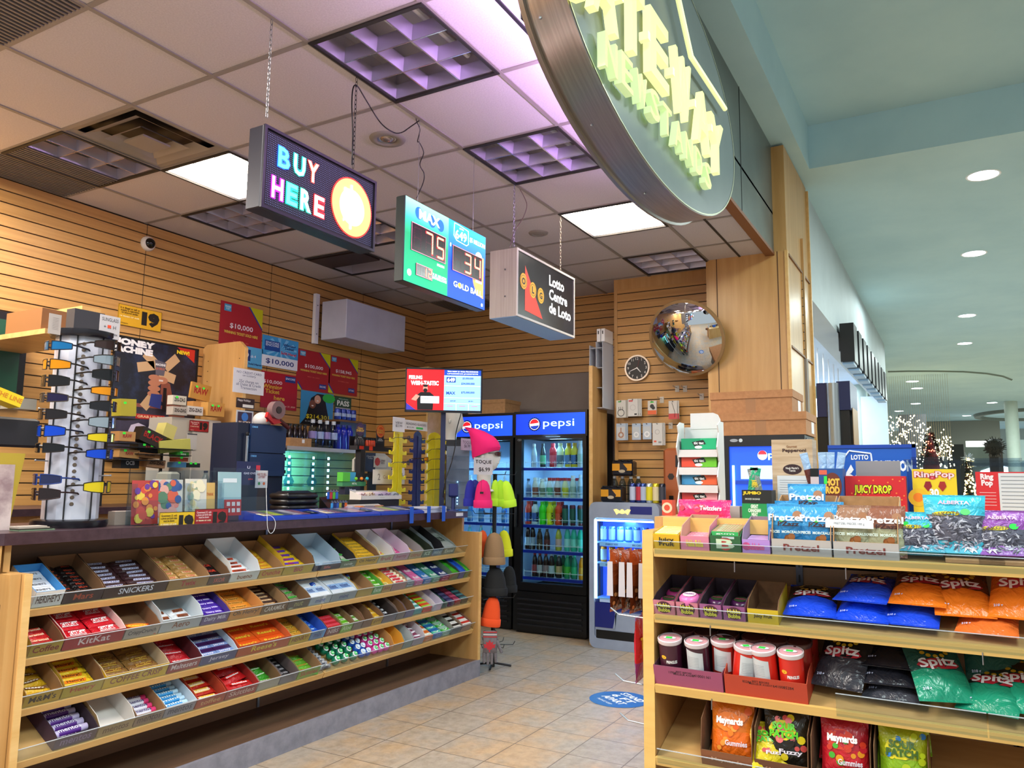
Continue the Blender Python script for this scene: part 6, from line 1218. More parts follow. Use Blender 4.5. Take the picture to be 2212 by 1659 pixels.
def cooler(loc,w,H_,D_,lab,zs,zw0,zw1,sgn=(1.80,1.995)):
 t=thing('drink_cooler',lab,'fridge',loc,FA);bk=mat('#0b0b10',.3);iw=mat('#b8c8e0',.4)
 k=MB();k.box(0,.03,.05,D_,.08,H_,bk);k.box(w-.03,w,.05,D_,.08,H_,bk);k.box(.03,w-.03,D_-.03,D_,.08,H_,bk);k.box(.03,w-.03,.05,D_-.03,H_-.24,H_,bk);k.box(.03,w-.03,.03,D_-.03,.0,zw0-.06,bk)
 k.box(.031,w-.031,D_-.05,D_-.031,zw0-.05,H_-.25,iw);k.box(.031,.036,.06,D_-.05,zw0-.05,H_-.25,iw);k.box(w-.036,w-.031,.06,D_-.05,zw0-.05,H_-.25,iw);k.build('body',t)
 k=MB();k.box(0,w,.0,.05,sgn[0]-.02,sgn[0],bk);k.box(0,w,0,.05,sgn[1],H_,bk);k.box(0,.02,0,.05,sgn[0],sgn[1],bk);k.box(w-.02,w,0,.05,sgn[0],sgn[1],bk)
 m=grad('cooler_sign_blue',[(0,'#0a38d8'),(1,'#1c5cf0')],.75,0);k.box(.02,w-.02,.002,.04,sgn[0],sgn[1],m)
 hc=(sgn[0]+sgn[1])/2;ww=mat('#eef8ff',.4,0,1.3);r=.052;cx=w*.29
 for a in range(20):an=a*math.pi/10;k.disc(cx+r*1.12*math.cos(an),hc+r*1.12*math.sin(an),.008,mat('#0c2068',.4),-.0005,8)
 k.disc(cx,hc,r*1.12,mat('#0c2068',.4),-.0008,28);k.disc(cx,hc,r,ww,-.0012,28)
 A0=math.radians(15);k.poly([(cx+r*.93*math.cos(A0+(math.pi-.3)*q/12),hc+r*.93*math.sin(A0+(math.pi-.3)*q/12))for q in range(13)],mat('#d81c28',.4,0,.7),-.0016)
 k.poly([(cx+r*.93*math.cos(math.pi*1.12+(math.pi-.6)*q/12),hc+r*.93*math.sin(math.pi*1.12+(math.pi-.6)*q/12))for q in range(13)],mat('#1434a8',.4,0,.8),-.0016)
 k.text('pepsi',w*.62,hc-.003,.088,mat('#c8f4ff',.4,0,1.1),-.001,.002,w*.42);k.build('sign',t)
 dz1=sgn[0]-.022;gx0=.085;gx1=w-.045
 d=MB();d.box(.015,gx0,0,.045,zw0-.07,dz1,bk);d.box(gx1,w-.01,0,.045,zw0-.07,dz1,bk);d.box(gx0,gx1,0,.045,zw1,dz1,bk);d.box(gx0,gx1,0,.045,zw0-.07,zw0,bk);d=d.build('door',t)
 MB().box(gx0,gx1,.02,.024,zw0,zw1,GLASS).build('glass_pane',d);k=MB();k.box(.03,.05,-.035,-.015,.95,1.25,DK);k.box(.035,.045,-.015,.0,.96,.98,DK);k.box(.035,.045,-.015,0,1.22,1.24,DK);k.build('handle',d)
 k=MB();k.disc(.06,dz1-.025,.022,mat('#b8bcc4',.4),-.001,20,rz=.010);k.disc(.06,dz1-.025,.020,BLACK,-.0015,20,rz=.0085);k.text('True',.06,dz1-.025,.008,WHITE,-.002,.01);k.build('badge',d)
 k=MB();k.box(.01,w-.01,.0,.03,.02,zw0-.08,bk)
 for z in range(6):k.prism([(.06,.07+z*.045),(w-.05,.07+z*.045),(w-.05,.085+z*.045),(.06,.085+z*.045)],-.012,0,mat('#1c1b22',.4))
 k.build('grille',t)
 for z in zs:
  k=MB();k.box(.04,w-.04,.065,.075,z-.03,z-.004,mat('#1c2c9c',.3));
  for q in range(9):x=gx0+(gx1-gx0)*q/8;k.cyl((x,.07,z),(x,.07,z+.06),.002,WHITE,5);k.cyl((x,.07,z-.002),(x,D_-.06,z-.002),.002,WHITE,4)
  k.cyl((gx0,.07,z+.045),(gx1,.07,z+.045),.0025,WHITE,5);k.build('wire_shelf',t)
 for x in(.045,w-.05):MB().box(x,x+.006,.055,.065,zw0,zw1,mat('#a8d8ff',.5,0,7)).build('light_tube',t)
 L=lamp('cooler_inner_light','AREA',(loc[0]+.12,loc[1]-w/2,zw1+.0),7,(.35,.68,1),w*.7,.15,(0,.35,0));return t,gx0,gx1
CW_=.755;cy0=3.625
zs=(1.50,1.222,.972,.742,.50)
c1,g0,g1=cooler((6.443,cy0,0),CW_,2.02,.60,'right hand tall black cooler with a lit blue sign and colourful bottles',zs,.45,1.757)
cooler((6.50,cy0+CW_+.03,0),CW_,2.02,.54,'left hand tall black cooler with a lit blue sign, mostly behind the hats',zs,.45,1.757)
def row(z,items,y=.10,x0=0,lab='',X=6.443,n2=1):
 for px,kind,h,c,lc,cp,n,tx in items:
  P=ox(px,1100,X+y);drink(kind,h,c,lc,cp,n,(X+y,P.y,z+.002),n if 'rear' in n else None,tx)
R1_='on the top cooler shelf';
row(zs[0],[(1153,'slim',.22,'#b8c0cc','#a8b0c4','#e8ecf0',f'pale grey slim bottle {R1_}',''),(1172,'slim',.22,'#28343c','#58a078','#30343c',f'dark and green slim bottle {R1_}',''),(1194,'prime',.22,'#c82c3c','#d85060','#d83c4c',f'red bottle {R1_}',''),(1210,'prime',.22,'#dce4c8','#5c6c78','#e4ecc8',f'pale green bottle {R1_}',''),(1228,'prime',.22,'#d8c038','#5878a8','#d0a020',f'left of two yellow bottles {R1_}','CORE'),(1241,'prime',.22,'#d8c038','#48689c','#d0a020',f'right of two yellow bottles {R1_}','CORE'),(1254,'slim',.24,'#c8ccc8','#a8b8a8','#d8dcd8',f'pale bottle at the right end {R1_}','')])
R2_='on the second cooler shelf'
row(zs[1],[(1141,'slim',.17,'#8898b8','#586c98','#3c4c70',f'blue grey bottle at the left {R2_}',''),(1156,'milk',.18,'#c8c0b8','#8c4c3c','#e8e8e8',f'white capped brown label bottle {R2_}',''),(1171,'milk',.17,'#d0d0c0','#70806c','#e8e8e8',f'cream bottle {R2_}',''),(1187,'milk',.18,'#d4dce0','#58a880','#c82830',f'first red capped milk bottle from the left {R2_}',''),(1204,'milk',.18,'#d0ccd0','#783c34','#c82830',f'second red capped milk bottle with brown label {R2_}',''),(1221,'milk',.18,'#e0d8a8','#d8c838','#c82830',f'third red capped milk bottle with yellow label {R2_}',''),(1238,'milk',.20,'#c4ccc0','#98a89c','#e8e8e8',f'tall pale milk bottle {R2_}',''),(1254,'slim',.21,'#c0ccd0','#88a0a8','#dfe4e8',f'tall pale bottle at the right end {R2_}','')])
row(zs[1],[(px,'milk',.18,'#c8ccd0','#a0b0b8','#c82830' if px>1185 else '#e0e4e8','milk bottle in the rear rank of the second cooler shelf','')for px in(1164,1179,1195,1212,1229,1246)],.22)
R3_='on the middle cooler shelf'
row(zs[2],[(1142,'prime',.21,'#d84030','#3c58a8','#c83c3c',f'red and blue bottle at the left {R3_}','PRIME'),(1156,'prime',.21,'#d0dce8','#3c5ca8','#30343c',f'white and blue bottle {R3_}','PRIME'),(1172,'prime',.21,'#38d828','#40e030','#5ce830',f'neon green bottle {R3_}',''),(1188,'prime',.21,'#d8e820','#e4f02c','#e8e018',f'neon yellow bottle {R3_}','PRIME'),(1207,'prime',.21,'#f04828','#f05838','#e84838',f'bright orange red bottle {R3_}','PRIME'),(1221,'can',.19,'#482838','#2c6858','#000',f'left of three dark tall cans {R3_}',''),(1237,'can',.19,'#6c3048','#285848','#000',f'middle of three dark tall cans {R3_}',''),(1254,'can',.19,'#7c4848','#2c5848','#000',f'right of three dark tall cans {R3_}','')])
row(zs[2],[(px,'prime',.21,c,c,cp,'bottle in the rear rank of the middle cooler shelf','')for px,c,cp in((1149,'#c83c3c','#d84848'),(1180,'#38c828','#40d830'),(1197,'#c8c820','#d8c818'),(1214,'#d83030','#d83838'))],.22)
R4_='on the fourth cooler shelf'
row(zs[3],[(1141,'soda',.22,'#2c1418','#a8b4c8','#e8e8ec',f'white capped cola bottle at the left {R4_}',''),(1151,'soda',.22,'#281418','#98a4bc','#e8e8ec',f'second white capped cola bottle {R4_}',''),(1166,'soda',.19,'#3c2820','#48382c','#3c4c30',f'dark brown bottle {R4_}',''),(1182,'soda',.19,'#382420','#682c2c','#48342c',f'dark red label bottle {R4_}',''),(1207,'soda',.21,'#b8b040','#d8a8a0','#2c48b8',f'yellow bottle with a blue cap {R4_}',''),(1226,'soda',.22,'#3cb8a0','#a8e0d8','#58d0c0',f'first aqua bottle {R4_}',''),(1240,'soda',.22,'#38c09c','#88dcc8','#60d8c0',f'second aqua bottle {R4_}',''),(1254,'soda',.22,'#20b890','#60d0b0','#50d0b0',f'third aqua bottle at the right {R4_}','')])
R5_='on the lowest cooler shelf'
row(zs[4],[(1156,'soda',.21,'#2c1014','#8c3038','#c82c30',f'red capped cola bottle at the left {R5_}',''),(1167,'soda',.21,'#241014','#b0a8b0','#c82c30',f'second red capped cola bottle {R5_}',''),(1180,'soda',.21,'#281216','#98787c','#c82c30',f'third red capped cola bottle {R5_}',''),(1192,'soda',.21,'#1c1014','#b8c0c8','#e8ecf0',f'white capped cola bottle {R5_}',''),(1208,'soda',.21,'#201416','#c8a070','#e8ecf0',f'white capped dark bottle with tan label {R5_}',''),(1226,'soda',.21,'#189060','#48b838','#40d8b0',f'left green soda bottle {R5_}',''),(1241,'soda',.21,'#148c68','#38b878','#40d8b0',f'right green soda bottle {R5_}',''),(1257,'soda',.21,'#f0901c','#f8a838','#f0f0f0',f'orange soda bottle {R5_}','')])
row(zs[4],[(px,'soda',.21,'#186848','#48b838','#e8ecf0','white capped green bottle in the rear rank of the lowest cooler shelf','')for px in(1200,1217,1233)],.2)
for z,cs in((zs[1],'#c8d0d8'),(zs[2],'#3878c8'),(zs[3],'#58b8d8')):
 for i in range(5):drink('slim',.2,cs,'#6890c0','#e0e4ec','pale bottle in the left hand cooler',(6.60,4.33-.13*i,z+.002),'bottles in the left hand cooler')
tag(MB().box(0,.42,0,.30,0,.10,KRAFT).box(-.006,.426,-.006,.306,.10,.135,KRAFT).build('cardboard_box',loc=(6.50,4.18,2.021),rz=FA),'lidded cardboard box on top of the left hand cooler','box')
# tall side panel and white binder rack on top
t=thing('divider_panel','tall maple divider panel between the black cooler and the slatted wall','panel',(6.30,2.786,0));k=MB();k.box(0,.33,-.03,0,0,2.39,WOODV);k.box(-.004,0,-.032,.002,0,2.39,EDGE);k.build('board',t)
P=ox(1270,880,6.36);t=thing('binder_rack','white pigeonhole rack holding binders on top of the cooler','rack',(6.40,P.y,2.021),FA);w=.125
k=MB();wp=mat('#b8bcc8',.5);H2=2.62-2.02
for x in(0,w/2,w):k.box(x-.003,x+.003,0,.25,0,H2-.03 if x==0 else H2,wp)
for z in range(4):k.box(0,w,0,.25,z*.18,z*.18+.005,wp)
k.build('frame',t)
for i in range(2):tag(MB().bbox(0,.035,0,.2,0,.12,WHITE,.003).box(.012,.022,-.001,0,.07,.10,BLACK).build('binder',loc=(6.42,P.y-.06-.042*i,2.021+H2+.001),rz=FA),('left','right')[i]+' white binder standing on the pigeonhole rack','binder')
# ================================================================ small energy drink fridge
P0=ox(1273,1395,6.2);t=thing('energy_drink_fridge','silver rounded energy drink fridge glowing blue, half hidden by the gondola','fridge',(6.2,P0.y,0),FA);w=.62;H_=1.2;SV=two_tone('silver_plastic','#8a93a8','#99a2b6',(1,1,1),3,.35)
def rr(x0,x1,z0,z1,r,n=5):return[(x1-r+r*math.cos(a),z0+r+r*math.sin(a))for a in[-math.pi/2+math.pi/2*i/n for i in range(n+1)]]+[(x1-r+r*math.cos(a),z1-r+r*math.sin(a))for a in[math.pi/2*i/n for i in range(n+1)]]+[(x0+r+r*math.cos(a),z1-r+r*math.sin(a))for a in[math.pi/2+math.pi/2*i/n for i in range(n+1)]]+[(x0+r+r*math.cos(a),z0+r+r*math.sin(a))for a in[math.pi+math.pi/2*i/n for i in range(n+1)]]
O_=rr(0,w,.0,H_,.06);I_=rr(.045,w-.045,.08,H_-.13,.03);n=len(O_);k=MB()
V=[(a,0,b)for a,b in O_]+[(a,0,b)for a,b in I_]+[(a,.04,b)for a,b in I_]+[(a,.22,b)for a,b in O_]
k.add(V,[(i,(i+1)%n,n+(i+1)%n,n+i)for i in range(n)]+[(n+i,n+(i+1)%n,2*n+(i+1)%n,2*n+i)for i in range(n)]+[(i,3*n+i,3*n+(i+1)%n,(i+1)%n)for i in range(n)],SV)
k.prism([(.05,.06),(w-.05,.06),(w-.05,.3),(.05,.3)],.01,.2,SV);k.box(0.01,w-.01,.21,.219,0,H_-.02,mat('#3050a0',.4));k.box(.046,w-.046,.045,.21,H_-.14,H_-.1,SV);k.build('shell',t,smooth=40)
k=MB();k.rect(.05,.23,.17,.37,mat('#1c2470',.35),.006);k.poly([(.21,.17),(.25,.37),(.23,.37),(.23,.17)],SV,.004);k.build('blue_panel',t);MB().rect(w-.25,w-.06,H_-.095,H_-.03,mat('#1c2470',.35),-.001).build('blue_panel',t);MB().rect(.06,w-.06,.075,.15,BLACK,.005).build('kick_vent',t)
k=MB();bx_=.30;gm=mat('#ffc850',.4,0,3)
for q in(-1,1):k.poly([(bx_+q*.012,H_-.075),(bx_+q*.05,H_-.055),(bx_+q*.075,H_-.06),(bx_+q*.06,H_-.082),(bx_+q*.05,H_-.10),(bx_+q*.03,H_-.085),(bx_+q*.012,H_-.09)][::q],gm,-.002)
k.disc(bx_,H_-.075,.018,gm,-.0015,14);k.build('emblem',t)
k=MB();k.box(.05,.062,.012,.024,.40,H_-.15,mat('#c8ecff',.5,0,10));k.box(.05,w-.05,.012,.02,H_-.16,H_-.145,mat('#bfe8ff',.5,0,6));k.build('light_tube',t)
MB().box(.047,w-.047,.19,.20,.38,H_-.14,mat('#2c4cf0',.4,0,.9)).build('lit_back',t);MB().box(.047,w-.047,.004,.008,.40,H_-.14,GLASS).build('glass_pane',t)
for z in(.87,.70,.41):
 k=MB();k.box(.048,w-.048,.02,.19,z-.012,z,mat('#8cb4f0',.3));k.box(.09,w-.05,.012,.02,z-.035,z,mat('#b8ccf0',.4));
 if z>.5:k.text('ENERGY SIZE',.2,z-.018,.014,mat('#1c2c80',.4),.0115,.02);k.text('BIG CAN',.42,z-.018,.014,mat('#1c2c80',.4),.0115,.02)
 k.build('shelf',t)
for z,cs in((.871,('#5c94d8','#5c94d8','#5c94d8','#3c6cc8','#3c6cc8','#2c50b0')),(.701,('#e8902c','#e8902c','#e8902c','#8cb4e0','#c8d8f0','#c8d8f0'))):
 for i,c in enumerate(cs):drink('can',.13,c,'#b0c4e8','#000',f'{("first", "second", "third", "fourth", "fifth", "sixth")[i]} tall can from the left on the {"upper" if z > .8 else "lower"} fridge shelf',(6.2+.08,P0.y-.10-.075*i,z),None,'','drink_can')
lamp('fridge_inner_light','AREA',(6.3,P0.y-.3,1.03),4,(.35,.6,1),.4,.1)
# on its top
TZ=H_+.001
def sixpack(px,py,X,z,lab):
 P=ox(px,py,X);t=thing('six_pack',lab,'drink pack',(X,P.y,z),FA);k=MB();k.bbox(-.095,.095,-.06,.06,0,.13,mat('#14141f',.25),.012);k.rect(-.09,.09,.045,.105,mat('#d8941c',.4),-.061)
 k.poly([(-.02,.02),(.03,.02),(.05,.06),(.01,.105),(-.02,.105)],mat('#201c28',.4),-.0615);k.disc(0,.04,.03,mat('#b8a890',.4),-.062,12,rz=.014);k.text('GURU',.045,.075,.03,mat('#201c28',.4),-.0618,.03,M=Matrix.Translation((.05,0,.07))@Matrix.Rotation(math.pi/2,4,'Y')@Matrix.Translation((-.045,0,-.075)))if False else None
 k.build('wrap',t);k=MB()
 for i in range(3):k.lathe([(.026,.13),(.028,.128),(.028,.135),(.02,.136)],BLACK,12,Matrix.Translation((-.06+.06*i,-.03,0)))
 k.build('can_top',t);return t
sixpack(1325,1078,6.30,TZ,'yellow and black pack of cans on the left of the silver fridge');
P=ox(1349,1020,6.45);sixpack(1349,1020,6.45,1.4232,'yellow and black pack of cans stacked on the clear water bottles')
for i,px in enumerate((1328,1345,1363,1373)):P=ox(px,1060,6.45);lathe_thing('water_bottle',('first','second','third','fourth')[i]+' clear water bottle from the left on the silver fridge','bottle',(6.45 if i<3 else 6.52,P.y,TZ),[('body',[(.028,0),(.032,.02),(.03,.07),(.032,.12),(.03,.16),(.014,.20)],acrylic('water_clear','#b8cce4',.35)),('cap',[(.015,.20),(.015,.22)],mat('#c8ccd4',.4))])
for i,(px,c,l,n_)in enumerate(((1367,'#2c3c7c','#b0b8d0','blue and silver'),(1381,'#2c3468','#b83040','navy, red and silver'),(1390,'#28407c','#a8b0c8','silver topped blue'),(1403,'#b0b8c0','#d8c820','silver and yellow'),(1417,'#d8c028','#d8c8a0','all yellow'),(1431,'#2c2c38','#3c3c48','dark'))):
 P=ox(px,1070,6.28);drink('can',.165,c,l,'#000',n_+' tall can on top of the silver fridge',(6.28,P.y,TZ),None,'','drink_can')
# bitcoin machine
P=ox(1461,1100,6.42);t=thing('bitcoin_machine','orange brown coin machine with a small screen, behind the mint rack','machine',(6.425,P.y+.12,0),FA);OM=mat('#a8582c',.45)
k=MB();k.bbox(0,.34,.02,.19,.9,1.66,OM,.02);k.box(.03,.31,.05,.19,0,.9,OM);k.build('body',t);k=MB();k.rect(.11,.30,1.50,1.60,mat('#14121a',.3),.019);k.text('Fast',.16,1.63,.03,mat('#2a1810',.4),.018,.03);k.disc(.05,1.02,.03,mat('#e08838',.4),.019,16);k.text('B',.05,1.02,.03,WHITE,.0185,.04);k.text('bitcoin',.2,1.02,.06,WHITE,.019,.03,.2);k.rect(.2,.3,1.22,1.38,mat('#bfe0ff',.4,0,1.5),.019);k.rect(.05,.09,1.18,1.26,BLACK,.019);k.text('₿',.08,1.42,.06,BLACK,.019)if False else k.disc(.07,1.42,.03,mat('#2a1810',.4),.019,6);k.build('screen',t)
# ================================================================ right slatted wall: clock, mirror, blister packs on hooks
P=ox(1377,795,SX-.02);t=thing('wall_clock','round black faced wall clock with silver rim and white numerals','clock',(SX-.004,P.y,P.z),FA);r=.118
k=MB();k.ring(0,0,r*.88,r,mat('#b8a898',.3,.6),-.03,40);V=[(r*math.cos(2*math.pi*i/40),y,r*math.sin(2*math.pi*i/40))for y in(-.03,0)for i in range(40)];k.add(V,[(i,(i+1)%40,40+(i+1)%40,40+i)for i in range(40)],mat('#b8a898',.3,.6));k.build('rim',t,smooth=40)
k=MB();k.disc(0,0,r*.9,mat('#1c1a1c',.4),-.026,40)
for i in range(1,13):a=math.pi/2-i*math.pi/6;k.text(str(i),r*.72*math.cos(a),r*.72*math.sin(a),r*.2,mat('#d8d4d0',.4),-.027,.01)
k.build('dial',t);k=MB()
for a,L,wd in((math.radians(90-140),.45,.005),(math.radians(90-248),.62,.004)):c,s_=math.cos(a),math.sin(a);k.poly([(-s_*wd,c*wd),(s_*wd,-c*wd),(r*L*c+s_*wd*.5,r*L*s_-c*wd*.5),(r*L*c-s_*wd*.5,r*L*s_+c*wd*.5)][::-1],WHITE,-.0285)
a=math.radians(90-18);k.poly([(-.0008,0),(.0008,0),(r*.65*math.cos(a)+.0008,r*.65*math.sin(a)),(r*.65*math.cos(a)-.0008,r*.65*math.sin(a))],mat('#b04040',.4),-.029);k.disc(0,0,.006,WHITE,-.0295,12);k.build('hands',t)
P=ox(1482,731,6.25);t=thing('convex_mirror','large round convex security mirror leaning out above the clock','mirror',P);d=(CAM-P).normalized();d=(d+Vector((-.15,.42,-.35))).normalized();t.rotation_euler=d.to_track_quat('Z','Y').to_euler()
R_=.315;sag=.085;rad=(R_*R_+sag*sag)/2/sag;am=math.asin(R_/rad);pr=[(max(1e-4,rad*math.sin(am*(1-i/14))),rad*math.cos(am*(1-i/14))-(rad-sag))for i in range(15)]
MB().lathe(pr,mat('#d4d8dc',.015,1),64,cap=False).build('mirror_face',t,smooth=80);MB().lathe([(R_-.002,-.02),(R_+.012,-.018),(R_+.012,.004),(R_-.002,.006)],mat('#8a6c48',.4),48).build('rim',t,smooth=40)
q=t.rotation_euler.to_matrix().transposed()@(Vector((SX,P.y-.05,P.z+.1))-P);MB().cyl((0,0,-.02),q,.012,STEEL,8).build('bracket',t)
def pack(px,bg,lab,fn,n=1,dx=4,X=None,cat='accessory pack',hook=True):
 x0,y0,x1,y1=px;X=X or SX-.10
 for i in range(n):
  O,w,h=frx(x0+dx*i,y0,x1+dx*i,y1,X+.018*i);k=MB();k.bbox(0,w,0,.012,0,h,mat(bg,.4),.0015);fn(k,w,h);k.ring(w/2,h-.008,.003,.005,BLACK,-.001,10)
  tag(k.build('blister_pack',loc=O,rz=FA),lab if i==0 else lab+(', behind the front one' if i==1 else ', hindmost'),cat,None if i<2 else lab[:40])
 O,w,h=frx(x0,y0,x1,y1,X);c=O+Vector((0,-w/2,h-.008));k=MB();L=SX-X;k.cyl((L,0,0),(-.015,0,0),.0022,STEEL,6);k.cyl((-.015,0,0),(-.02,0,.008),.0022,STEEL,6);k.box(L-.006,L-.001,-.012,.012,-.04,.015,STEEL)
 tag(k.build('wall_hook',loc=c),'steel hook carrying the '+lab[:60],'hook')
loop=lambda c,r_,z,th=.004:(lambda k,w,h:k.ring(w*.5,h*z,w*r_-th,w*r_,mat(c,.4),-.0012,20))
pack((1331,865,1352,902),'#c8c4bc','white charging cable pack, upper left on the hooks',lambda k,w,h:(k.ring(w*.5,h*.28,w*.3,w*.36,BLACK,-.0012,20),k.rect(w*.2,w*.5,h*.88,h*.95,mat('#48a848',.4),-.001),[k.rect(w*(.25+.2*a),w*(.3+.2*a),h*.4,h*.62,mat('#4c4844',.4),-.001)for a in range(3)]),2)
pack((1356,862,1378,899),'#ccc8c4','white charger pack second from the left in the upper row',lambda k,w,h:(k.ring(w*.5,h*.5,w*.24,w*.27,mat('#a8a4a0',.4),-.0012,20),k.rect(w*.1,w*.5,h*.84,h*.93,mat('#c84848',.4),-.001),k.rect(w*.65,w*.9,h*.08,h*.16,DK,-.001)),3)
pack((1399,866,1418,895),'#c8c0b8','orange and white earbud pack in the upper row',lambda k,w,h:(k.rect(0,w,0,h*.3,mat('#d85c28',.4),-.0008),k.disc(w*.5,h*.6,w*.24,BLACK,-.0012,14),k.disc(w*.65,h*.48,w*.2,BLACK,-.0014,14),k.rect(w*.3,w*.7,h*.85,h*.95,mat('#48c848',.4),-.001)))
pack((1444,866,1463,905),'#c8c0b8','white and red earphone pack at the right of the upper row',lambda k,w,h:(k.rect(0,w,0,h*.3,mat('#c04040',.4),-.0008),k.cyl((w*.4,-.002,h*.9),(w*.75,-.002,h*.35),.0015,BLACK,4),k.cyl((w*.75,-.002,h*.35),(w*.7,-.002,h*.1),.0015,BLACK,4)),2)
pack((1331,915,1352,951),'#a8b4c4','blue edged tan cable pack at the left of the lower row',lambda k,w,h:(k.rect(w*.1,w*.9,h*.1,h*.8,mat('#c0c0c0',.4),-.0008),k.ring(w*.5,h*.32,w*.16,w*.3,mat('#a87860',.4),-.0012,20),k.rect(w*.45,w*.55,h*.5,h*.75,mat('#a87860',.4),-.0012)),2)
pack((1365,915,1384,950),'#a8b8cc','blue edged white cable pack, second in the lower row',lambda k,w,h:(k.rect(w*.1,w*.9,h*.1,h*.8,mat('#b8bcc0',.4),-.0008),k.ring(w*.5,h*.32,w*.16,w*.3,mat('#dcdcdc',.4),-.0012,20)))
pack((1388,914,1407,949),'#a8b8cc','blue edged white cable pack, third in the lower row',lambda k,w,h:(k.rect(w*.1,w*.9,h*.1,h*.8,mat('#b8bcc0',.4),-.0008),k.ring(w*.5,h*.32,w*.18,w*.32,mat('#e4e4e4',.4),-.0012,20)))
pack((1409,914,1431,962),'#ccc8c4','long white charger pack at the right of the lower row',lambda k,w,h:(k.ring(w*.5,h*.6,w*.2,w*.24,mat('#a09c98',.4),-.0012,16),k.rect(w*.15,w*.4,h*.14,h*.22,mat('#e06040',.4),-.001),k.rect(w*.6,w*.9,h*.1,h*.18,mat('#888',.4),-.001)),3,3)
for i,(px,py)in enumerate(((1463,838),(1480,838),(1430,862),(1449,918),(1516,855))):
 P=ox(px,py,SX);k=MB();k.box(-.005,0,-.018,.018,-.035,.02,mat('#c0b8ac',.4));k.cyl((0,0,0),(-.11,0,0),.0022,STEEL,6);k.cyl((-.11,0,0),(-.115,0,.012),.0022,STEEL,6);tag(k.build('wall_hook',loc=P),f'empty steel hook on the slats, {("left of the pair below the mirror", "right of the pair below the mirror", "between the two earphone packs", "in the lower row", "beside the pillar")[i]}','hook')
# ================================================================ boxes and small cooler before the pillar
def lidbox(px0,pyT,pxc,pyc,pxr,H2,X,lab,zbase,lab2=None):
 A=ox(px0,pyT,X);B=ox(pxc,pyc,X);Dp=.46;w=A.y-B.y;t=thing('cardboard_box',lab,'box',(X,A.y,zbase),FA);k=MB();kb=two_tone('kraft_box_warm','#a8744c','#b58055',(1,1,1),30,.75)
 k.box(.006,w-.006,.006,Dp-.006,0,H2-.045,kb);k.box(w*.44,w*.56,.005,.006,.0,H2-.05,mat('#a07048',.4));k.build('base',t);k=MB();k.box(0,w,0,Dp,H2-.055,H2,kb);k.build('lid',t)
 MB().box(w-.0055,w-.0045,.25,.36,.02,H2-.06,WHITE).build('label_sheet',t);return t
z1=ox(1550,945,5.9).z
lidbox(1548,897,1742,902,0,.165,5.90,'lower wide lidded cardboard box on the small cooler',1.722)
lidbox(1533,848,1712,852,0,.165,5.93,'upper wide lidded cardboard box stacked against the maple pillar',1.890)
A=ox(1562,950,5.9);B=ox(1738,950,5.9);w=A.y-B.y;t=thing('small_cooler','small black cooler with a lit blue screen behind the snack gondola','fridge',(5.9,A.y,0),FA);bk=mat('#0c0d12',.35)
k=MB();k.box(0,w,.04,.44,0,1.72,bk);k.box(w,w+.004,.06,.44,.02,1.70,mat('#1c2848',.4));k.build('body',t)
d=MB().box(0,.04,0,.04,0,1.72,bk).box(w-.04,w,0,.04,0,1.72,bk).box(.04,w-.04,0,.04,1.64,1.72,bk).box(.04,w-.04,0,.04,0,.5,bk).build('door',t)
k=MB();k.box(.04,w-.04,.022,.026,.5,1.64,mat('#1c50e8',.4,0,.8));k.disc(.28,1.575,.035,mat('#e8ecf8',.4,0,1),.0205,20);k.poly([(.28+.03*math.cos(math.pi*q/10),1.58+.03*math.sin(math.pi*q/10))for q in range(11)],mat('#d02c3c',.4,0,.8),.0198);k.text('pepsi',.42,1.57,.06,mat('#a8e4ff',.4,0,1.6),.0205,.02,.2);k.box(.06,.075,.01,.02,.6,1.5,mat('#9cd8ff',.4,0,4));k.rect(.12,w-.06,1.40,1.50,mat('#a8c8f0',.4,0,.9),.0202)
for z in(.9,1.15,1.36):k.box(.08,w-.05,.012,.02,z,z+.03,mat('#1c48c8',.4))
k.build('lit_window',d);k=MB();k.disc(.08,1.685,.03,mat('#9ca0a8',.4),-.001,16,rz=.012);k.disc(.13,1.685,.014,mat('#c8d0d4',.4),-.001,14);k.build('badge',d)
for i in range(5):drink('can',.13,('#2c68c8','#3c8c48','#2c58b0','#c8c03c','#c83c3c')[i],'#a8c0e0','#000',f'{("blue", "green", "deep blue", "yellow", "red")[i]} can glowing in the small cooler',(5.895,A.y-.14-.08*i,1.181),None,'','drink_can')if False else None
# floor decal
P=oz(1338,1511);t=MB();n=40;t.add([(.19*math.cos(2*math.pi*i/n),.19*math.sin(2*math.pi*i/n),.0015)for i in range(n)],[tuple(range(n))],mat('#1c5c9c',.4))
M=Matrix.Rotation(math.radians(-125),4,'Z')@Matrix.Translation((0,0,.0022))@TOPM
for s_,z in(('STAND',.10),('6 FT',.03),('APART',-.04)):t.text(s_,0,z,.055,WHITE,0,.03,.22,M=M)
t.text('PLEASE KEEP',0,-.11,.02,WHITE,0,.01,M=M);o=t.build('floor_decal',loc=(P.x,P.y,0));tag(o,'round blue distance sticker on the tiled floor','sticker')
